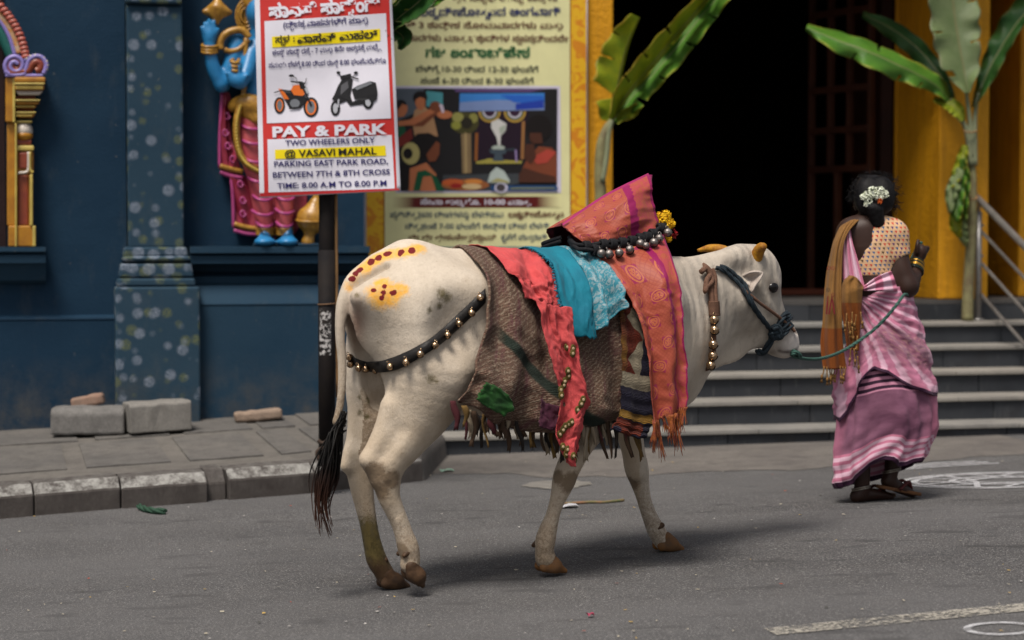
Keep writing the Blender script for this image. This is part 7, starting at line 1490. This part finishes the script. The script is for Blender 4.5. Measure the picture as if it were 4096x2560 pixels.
def loft(name, rows, mat, n=120, nv=110, depth=.62, fold=None, bottom=None, grow=0.0, parent=None, fan=None):
    """rows: (picture y, left x, right x, depth shift); closed tube of cloth, folds pushed outwards"""
    R_ = np.array(rows, float); tt = np.linspace(0, 1, nv); K = np.linspace(0, 1, len(R_)); rr = catmull(R_, nv); V, g, uv, fn_ = [], [], [], []
    A = np.linspace(0, 2*math.pi, n, endpoint=False)
    for i in range(nv):
        for a in A:
            # a: 0 = right, pi/2 = towards the camera, pi = left
            ca, sa = math.cos(a), math.sin(a); xx = .5+.5*np.sign(ca)*abs(ca)**.85
            if bottom is None: row = rr[i]; v = tt[i]
            else:
                v = tt[i]; ytop = R_[0][0]; yb = bottom(a); y = ytop+(yb-ytop)*v; u = np.interp(y, rr[:, 0], tt); k = u*(nv-1); row = np.array([np.interp(k, np.arange(nv), rr[:, c_]) for c_ in range(4)])
            cx, hw = (row[1]+row[2])/2, (row[2]-row[1])/2; px = cx+hw*(2*xx-1); hm = hw/7.115/216
            d = depth*hm*sa; q = w6(px, row[0], row[3]-d); nrm = np.array([ca, -sa*depth, 0]); nrm /= np.linalg.norm(nrm)
            e = grow+(fold(a, v, px, row[0]) if fold else 0); V.append(q+nrm*e); g.append((a/(2*math.pi), v, 0)); uv.append((a*hm, v*1.0, 0)); fn_.append(fan(px, row[0]) if fan else 0)
    return solid(mesh(name, V, np.array(grid_f(n, nv, True)), mat, parent, True, dict(guv=np.array(g), uvm=np.array(uv), fan=np.array(fn_))), .003)
def hem(a):
    x = 610+350*math.cos(a); front = math.sin(a) > 0
    return float(np.interp(x, [250, 390, 480, 560, 640, 700, 770, 830, 960], [1345, 1318, 1262, 1185, 1136, 1142, 1186, 1182, 1120])) if front else float(np.interp(x, [250, 600, 960], [1345, 1290, 1150]))
SR = [(380, 345, 870, .0), (520, 300, 925, .0), (680, 275, 958, .0), (850, 276, 966, .0), (960, 262, 945, .0), (1060, 256, 895, .0), (1180, 255, 840, .0), (1350, 265, 800, .0)]
def f_sk(a, v, px, y): return .010*math.sin(a*9+v*3)*v+.007*math.sin(a*17+v*5+1)*v+.012*fbm(a*1.5, v*3, 4)*min(1, v*2)+.010*(1-2*abs(fbm(a*2.2+v*.8, v*.9, 2)))*min(1, v*2)+.014*math.sin((px*.012+y*.016)*3.2)*max(0, v-.55)
loft('sari_skirt', SR, sari_mat('sari_skirt', 'skirt'), fold=f_sk, bottom=hem, parent=woman, depth=.66)
def fan(px, y): return math.atan2(y+60, px-400)
def dbot(a):
    x = 600+370*math.cos(a)
    if math.sin(a) > -.1: return float(np.interp(x, [235, 285, 400, 490, 540, 620, 700, 800, 880, 960], [850, 868, 690, 545, 486, 520, 580, 640, 672, 684]))
    return float(np.interp(x, [235, 960], [850, 690]))
DR = [(-95, 455, 760, .0), (0, 440, 785, .0), (120, 425, 815, .0), (260, 380, 860, .0), (380, 325, 890, .0), (500, 262, 920, .0), (600, 245, 950, .0), (680, 258, 962, .0), (880, 270, 966, .0)]
def f_dr(a, v, px, y): return .0075*math.sin(fan(px, y)*27+2*fbm(px*.01, y*.01))*min(1, v*3)+.004*math.sin(fan(px, y)*51+1)*v+.010*fbm(a*2, v*4, 7)
loft('sari_drape', DR, sari_mat('sari_drape', 'drape'), n=150, nv=120, fold=f_dr, bottom=dbot, grow=.016, parent=woman, depth=.66, fan=fan)
def patch(name, rows, mat, parent, nu=30, nv=60, fold=None, thick=.004, fn=w5):
    """rows of (x, y, depth) in picture space -> folded sheet"""
    G = np.array([catmull(r, nu) for r in rows], float); G = np.stack([catmull(G[:, j], nv) for j in range(nu)], 1); V, g, uv = [], [], []
    for i in range(nv):
        for j in range(nu):
            x, y, d = G[i, j]; u, v = j/(nu-1), i/(nv-1); V.append(fn(x, y, d-(fold(u, v) if fold else 0))); g.append((u, v, 0)); uv.append((u*.15, v*.6, 0))
    o = mesh(name, V, np.array(grid_f(nu, nv)), mat, parent, True, dict(guv=np.array(g), uvm=np.array(uv))); return solid(o, thick) if thick else o
patch('sari_shoulder', [[(455, 650, -.03), (475, 640, -.055), (500, 650, -.055)], [(435, 790, -.085), (485, 780, -.10), (525, 800, -.095)], [(428, 950, -.095), (500, 950, -.115), (570, 950, -.11)], [(430, 1100, -.095), (520, 1110, -.125), (615, 1110, -.118)], [(440, 1280, -.10), (540, 1290, -.135), (655, 1268, -.13)]], sari_mat('sari_shoulder', 'band'), woman, 30, 60, lambda u, v: .008*math.sin(u*19))
patch('sari_waist', [[(640, 1250, -.125), (780, 1150, -.125), (920, 1095, -.09)], [(640, 1268, -.130), (800, 1210, -.135), (960, 1200, -.09)], [(640, 1290, -.128), (800, 1290, -.135), (985, 1300, -.08)]], sari_mat('sari_waist', 'band'), woman, 40, 30, lambda u, v: .010*math.sin(v*13+u*3))
# ---- shawl
def shawl_mat(SHZ):
    t = NT('mustard_shawl'); g = t.sep(t.attr('guv', True)); uv = t.attr('uvm', True); p = t.pos('Object'); n = t.noise(10, uv, 5, .65); w = t.wave(60, uv, 3, 4, 'BANDS', 'X'); hgt = t.sep(p)[2]
    c = t.mix(t.ramp(n, [(.35, 0), (.66, 1)]), (.24, .12, .035), (.17, .08, .022)); low = t.math('LESS_THAN', hgt, SHZ); c = t.mix(low, c, t.mix(n, (.22, .062, .012), (.15, .04, .008))); c = t.mix(t.math('MULTIPLY', w, .18), c, (.12, .05, .015))
    t.set(c, .9, spec=.12, sheen=.05); t.bump(t.math('ADD', t.math('MULTIPLY', w, .3), n), .4, .008); return t.m
SHZ = float(w6(200, 190)[2]); M_sh = shawl_mat(SHZ); M_sh2 = shawl_mat(float(w5(500, 1400)[2])); sh = empty('shawl', WB_, label='mustard and rust shawl with tassels over the left shoulder of the woman', cat='shawl')
fsh = lambda u, v: .011*math.sin(u*10+v*2.5)*(.4+v*.6)+.004*math.sin(u*23+v*5)
patch('shawl_fall', [[(625, 590, .03), (560, 575, .03), (455, 605, .03)], [(590, 585, -.05), (510, 592, -.065), (400, 660, -.05)], [(492, 690, -.105), (440, 690, -.105), (345, 780, -.06)], [(438, 840, -.125), (380, 850, -.12), (312, 900, -.07)], [(420, 1050, -.13), (350, 1050, -.13), (272, 1080, -.07)], [(415, 1300, -.15), (330, 1300, -.155), (245, 1300, -.10)], [(420, 1560, -.16), (330, 1580, -.17), (228, 1590, -.12)], [(430, 1800, -.16), (330, 1850, -.17), (206, 1830, -.13)], [(470, 2075, -.15), (340, 2085, -.17), (232, 2078, -.14)]], M_sh, sh, 44, 120, fsh, .005)
patch('shawl_knot', [[(500, 1140, -.14), (570, 1160, -.17), (640, 1255, -.145)], [(440, 1200, -.15), (530, 1230, -.19), (632, 1280, -.155)], [(418, 1290, -.16), (520, 1320, -.195), (625, 1320, -.16)], [(412, 1420, -.165), (510, 1440, -.19), (618, 1440, -.165)], [(430, 1560, -.165), (520, 1580, -.185), (612, 1560, -.165)], [(455, 1720, -.165), (525, 1750, -.185), (600, 1740, -.165)], [(475, 1860, -.165), (530, 1890, -.18), (590, 1900, -.165)]], M_sh2, sh, 40, 80, lambda u, v: .009*math.sin(u*12-v*4)+.010*math.sin(v*14+u*5)*max(0, .35-v)*3, .005)
M_ts = plain('shawl_tassel', (.26, .14, .045), .9, (.16, .075, .02), 50, co='Object')
def tassel(x, y, d, ln):
    p = w6(x, y, d); sw = rl.uniform(-.012, .012); v1 = tube_vf([p+[0, 0, .01], p+[sw*.4, 0, -ln*.45], p+[sw, 0, -ln*.7]], [.0035, .003, .003], 5, 8); q = p+np.array([sw, 0, -ln*.75]); v2 = tube_vf([q+[0, 0, .006], q, q-[0, 0, .014]], [.0035, .006, .0045], 6); v3 = [tube_vf([q-[0, 0, .010], q+np.array([rl.uniform(-.008, .008), rl.uniform(-.006, .006), -.03])], .0016, 3) for _ in range(6)]
    v, f = join_vf([v1, v2]+v3); mesh('tassel', v, f, M_ts, sh, True)
for k in range(9): tassel(172+19*k, 487+4*math.sin(k), -.155, rl.uniform(.035, .06))
for x, y, ln in ((332, 110, .06), (372, 100, .05), (400, 118, .045), (345, 170, .05), (372, 205, .05), (408, 270, .06), (360, 355, .055), (385, 360, .06), (410, 415, .05), (432, 100, .05)): tassel(x, y, -.205, ln)
M_fl = plain('printed_maroon', (.15, .012, .015), .8, co='Object'); M_fl2 = plain('printed_black', (.02, .02, .016), .8, co='Object')
def onshawl(x, y): return w5(x, y, float(np.interp(y, [690, 850, 1050, 1300, 1600], [-.095, -.125, -.152, -.178, -.19]))-.010)
for cx, cy, m_ in ((335, 1065, M_fl), (290, 1065, M_fl), (285, 1285, M_fl2), (332, 1335, M_fl)):
    V, F = [], []
    for k in range(6):
        a = k*math.pi/3+.3
        for r, wd in ((4, 0), (18, 5), (25, 0), (18, -5)): V.append(onshawl(cx+r*math.cos(a)-wd*math.sin(a), cy+r*math.sin(a)+wd*math.cos(a)))
        F.append(tuple(range(4*k, 4*k+4)))
    mesh('printed_flower', V, F, m_, sh)
for x0, x1 in ((282, 268), (326, 292), (320, 348)):
    V = [onshawl(x0-4, 1345), onshawl(x0+4, 1345), onshawl((x0+x1)/2+9, 1430), onshawl(x1+8, 1530), onshawl(x1-8, 1530), onshawl((x0+x1)/2-9, 1430)]; mesh('printed_stem', V, [(0, 1, 2, 5), (5, 2, 3, 4)], m_ if False else M_fl, sh)
# ---- necklace, earrings, bangles, anklets, sandals
M_gold = plain('gold_jewellery', (.75, .42, .08), .3, co='Object', metal=1.0); M_bg = plain('dark_bangle', (.02, .03, .022), .3, co='Object')
tube('necklace', [w5(610, 580, -.02), w5(640, 572, -.042), w5(690, 566, -.048), w5(735, 566, -.04)], .0035, M_gold, woman, 6, 20)
for x, y in ((602, 468), (910, 462)): v, f = lathe_vf([(.0001, .012), (.005, .008), (.006, 0), (.004, -.008), (.0001, -.011)], 8); mesh('earring', v+w5(x, y, -.01), f, M_gold, woman, True)
axw = w5(1175, 1010, .08)-w5(1155, 1090, .05); axw /= np.linalg.norm(axw); n1 = np.cross(axw, [0, 1, 0]); n1 /= np.linalg.norm(n1); n2 = np.cross(axw, n1)
for k in range(7):
    c0 = w5(1172, 1018, .076)-axw*(.009*k-.004); tube('bangle', [c0+(.034+.0012*k)*(math.cos(a)*n1+math.sin(a)*n2) for a in np.linspace(0, 2*math.pi, 22)], .0034, (M_bg, M_gold, M_bg, M_gold, M_gold, M_bg, M_bg)[k], woman, 6)
M_ank = plain('silver_anklet', (.5, .45, .38), .35, co='Object', metal=1.0)
for c0, rr_ in ((w6(435, 1345, 0), .043), (w6(650, 1222, .04), .043)):
    for dz in (0, .008): tube('anklet', [c0+np.array([rr_*math.cos(a), rr_*.9*math.sin(a), dz+.010*math.cos(a+.5)]) for a in np.linspace(0, 2*math.pi, 20)], .0028, M_ank, woman, 6)
M_sole = plain('tan_sandal_sole', (.17, .075, .03), .7, (.10, .045, .02), 30, .2, 80, co='Object'); M_strap = plain('maroon_sandal_strap', (.09, .018, .018), .6, co='Object')
def sandal(heel, toe, tilt):
    h, q = np.array(heel), np.array(toe); ax_ = q-h; L = np.linalg.norm(ax_); ax_ /= L; sd = np.cross(ax_, [0, 0, 1]); sd /= np.linalg.norm(sd); up_ = np.cross(sd, ax_); V = []; n = 26
    out = [(math.cos(a), math.sin(a)) for a in np.linspace(0, 2*math.pi, n, endpoint=False)]
    for z in (0, .016):
        for c_, s_ in out: wd = .042*(1+.12*c_-(.18 if abs(c_) < .35 else 0)); V.append(h+ax_*(L/2+L/2*np.sign(c_)*abs(c_)**.8)+sd*wd*np.sign(s_)*abs(s_)**.7+up_*z)
    F = [tuple(range(n-1, -1, -1)), tuple(range(n, 2*n))]+[(i, (i+1) % n, n+(i+1) % n, n+i) for i in range(n)]
    o = mesh('sandal', V, F, M_sole, woman); bev(o, .004, 2)
    tp = h+ax_*L*.80+up_*.022
    for s_ in (-1, 1): v, f = tube_vf([tp, h+ax_*L*.62+sd*s_*.028+up_*.055, h+ax_*L*.42+sd*s_*.043+up_*.012], [.006, .008, .008], 6, 12); mesh('sandal_strap', v, f, M_strap, o, True)
hl = w6(370, 1441, .01); tl_ = w6(668, 1420, .12); zt_ = float(gz(hl[0]+WB_[0], YW)); sandal(hl*[1, 1, 0]+[0, 0, zt_+.004], tl_*[1, 1, 0]+[0, 0, zt_+.012], 0)
hr_ = w6(545, 1335, .02); tr_ = w6(850, 1412, .10); sandal(hr_, tr_*[1, 1, 0]+[0, 0, max(tr_[2], float(gz(tr_[0]+WB_[0], YW))+.004)], 0)
# ---- lead rope from halter to fist
M_lead = plain('green_lead_rope', (.035, .085, .065), .8, (.05, .12, .10), 80, .5, 250)
a0 = toW(C(*cR4(1048, 968), -.01)); a1 = toW(C(*cR4(1100, 985), -.015)); yA, yB = a1[1], YW-.16
ld = [(900, 505), (985, 540), (1110, 540), (1250, 490), (1400, 392), (1500, 305), (1600, 188), (1645, 128)]
P = [a0]+[atY(*cS1(x, y), yA+(yB-.06-yA)*np.clip(k/3.5, 0, 1)+(.10 if k > 6 else 0)) for k, (x, y) in enumerate(ld)]
P += [WB_+w5(1115, 1330, -.02), WB_+w5(1108, 1150, .07), WB_+w5(1130, 960, .10), WB_+w5(1195, 860, .11), WB_+w5(1226, 800, .10)]
lead = twist('lead_rope', P, .0068, M_lead, None, 240, 14); tag(lead, 'green twisted lead rope sagging from the halter to the hand of the woman', 'rope')
kp = [toW(C(*cR4(x, y), l)) for x, y, l in ((1060, 965, -.03), (1090, 955, -.05), (1125, 975, -.03), (1110, 1000, -.0), (1075, 985, -.04), (1100, 965, -.06), (1140, 990, -.03))]; keep(twist('rope_knot', kp, .0075, M_lead, None, 50), lead)
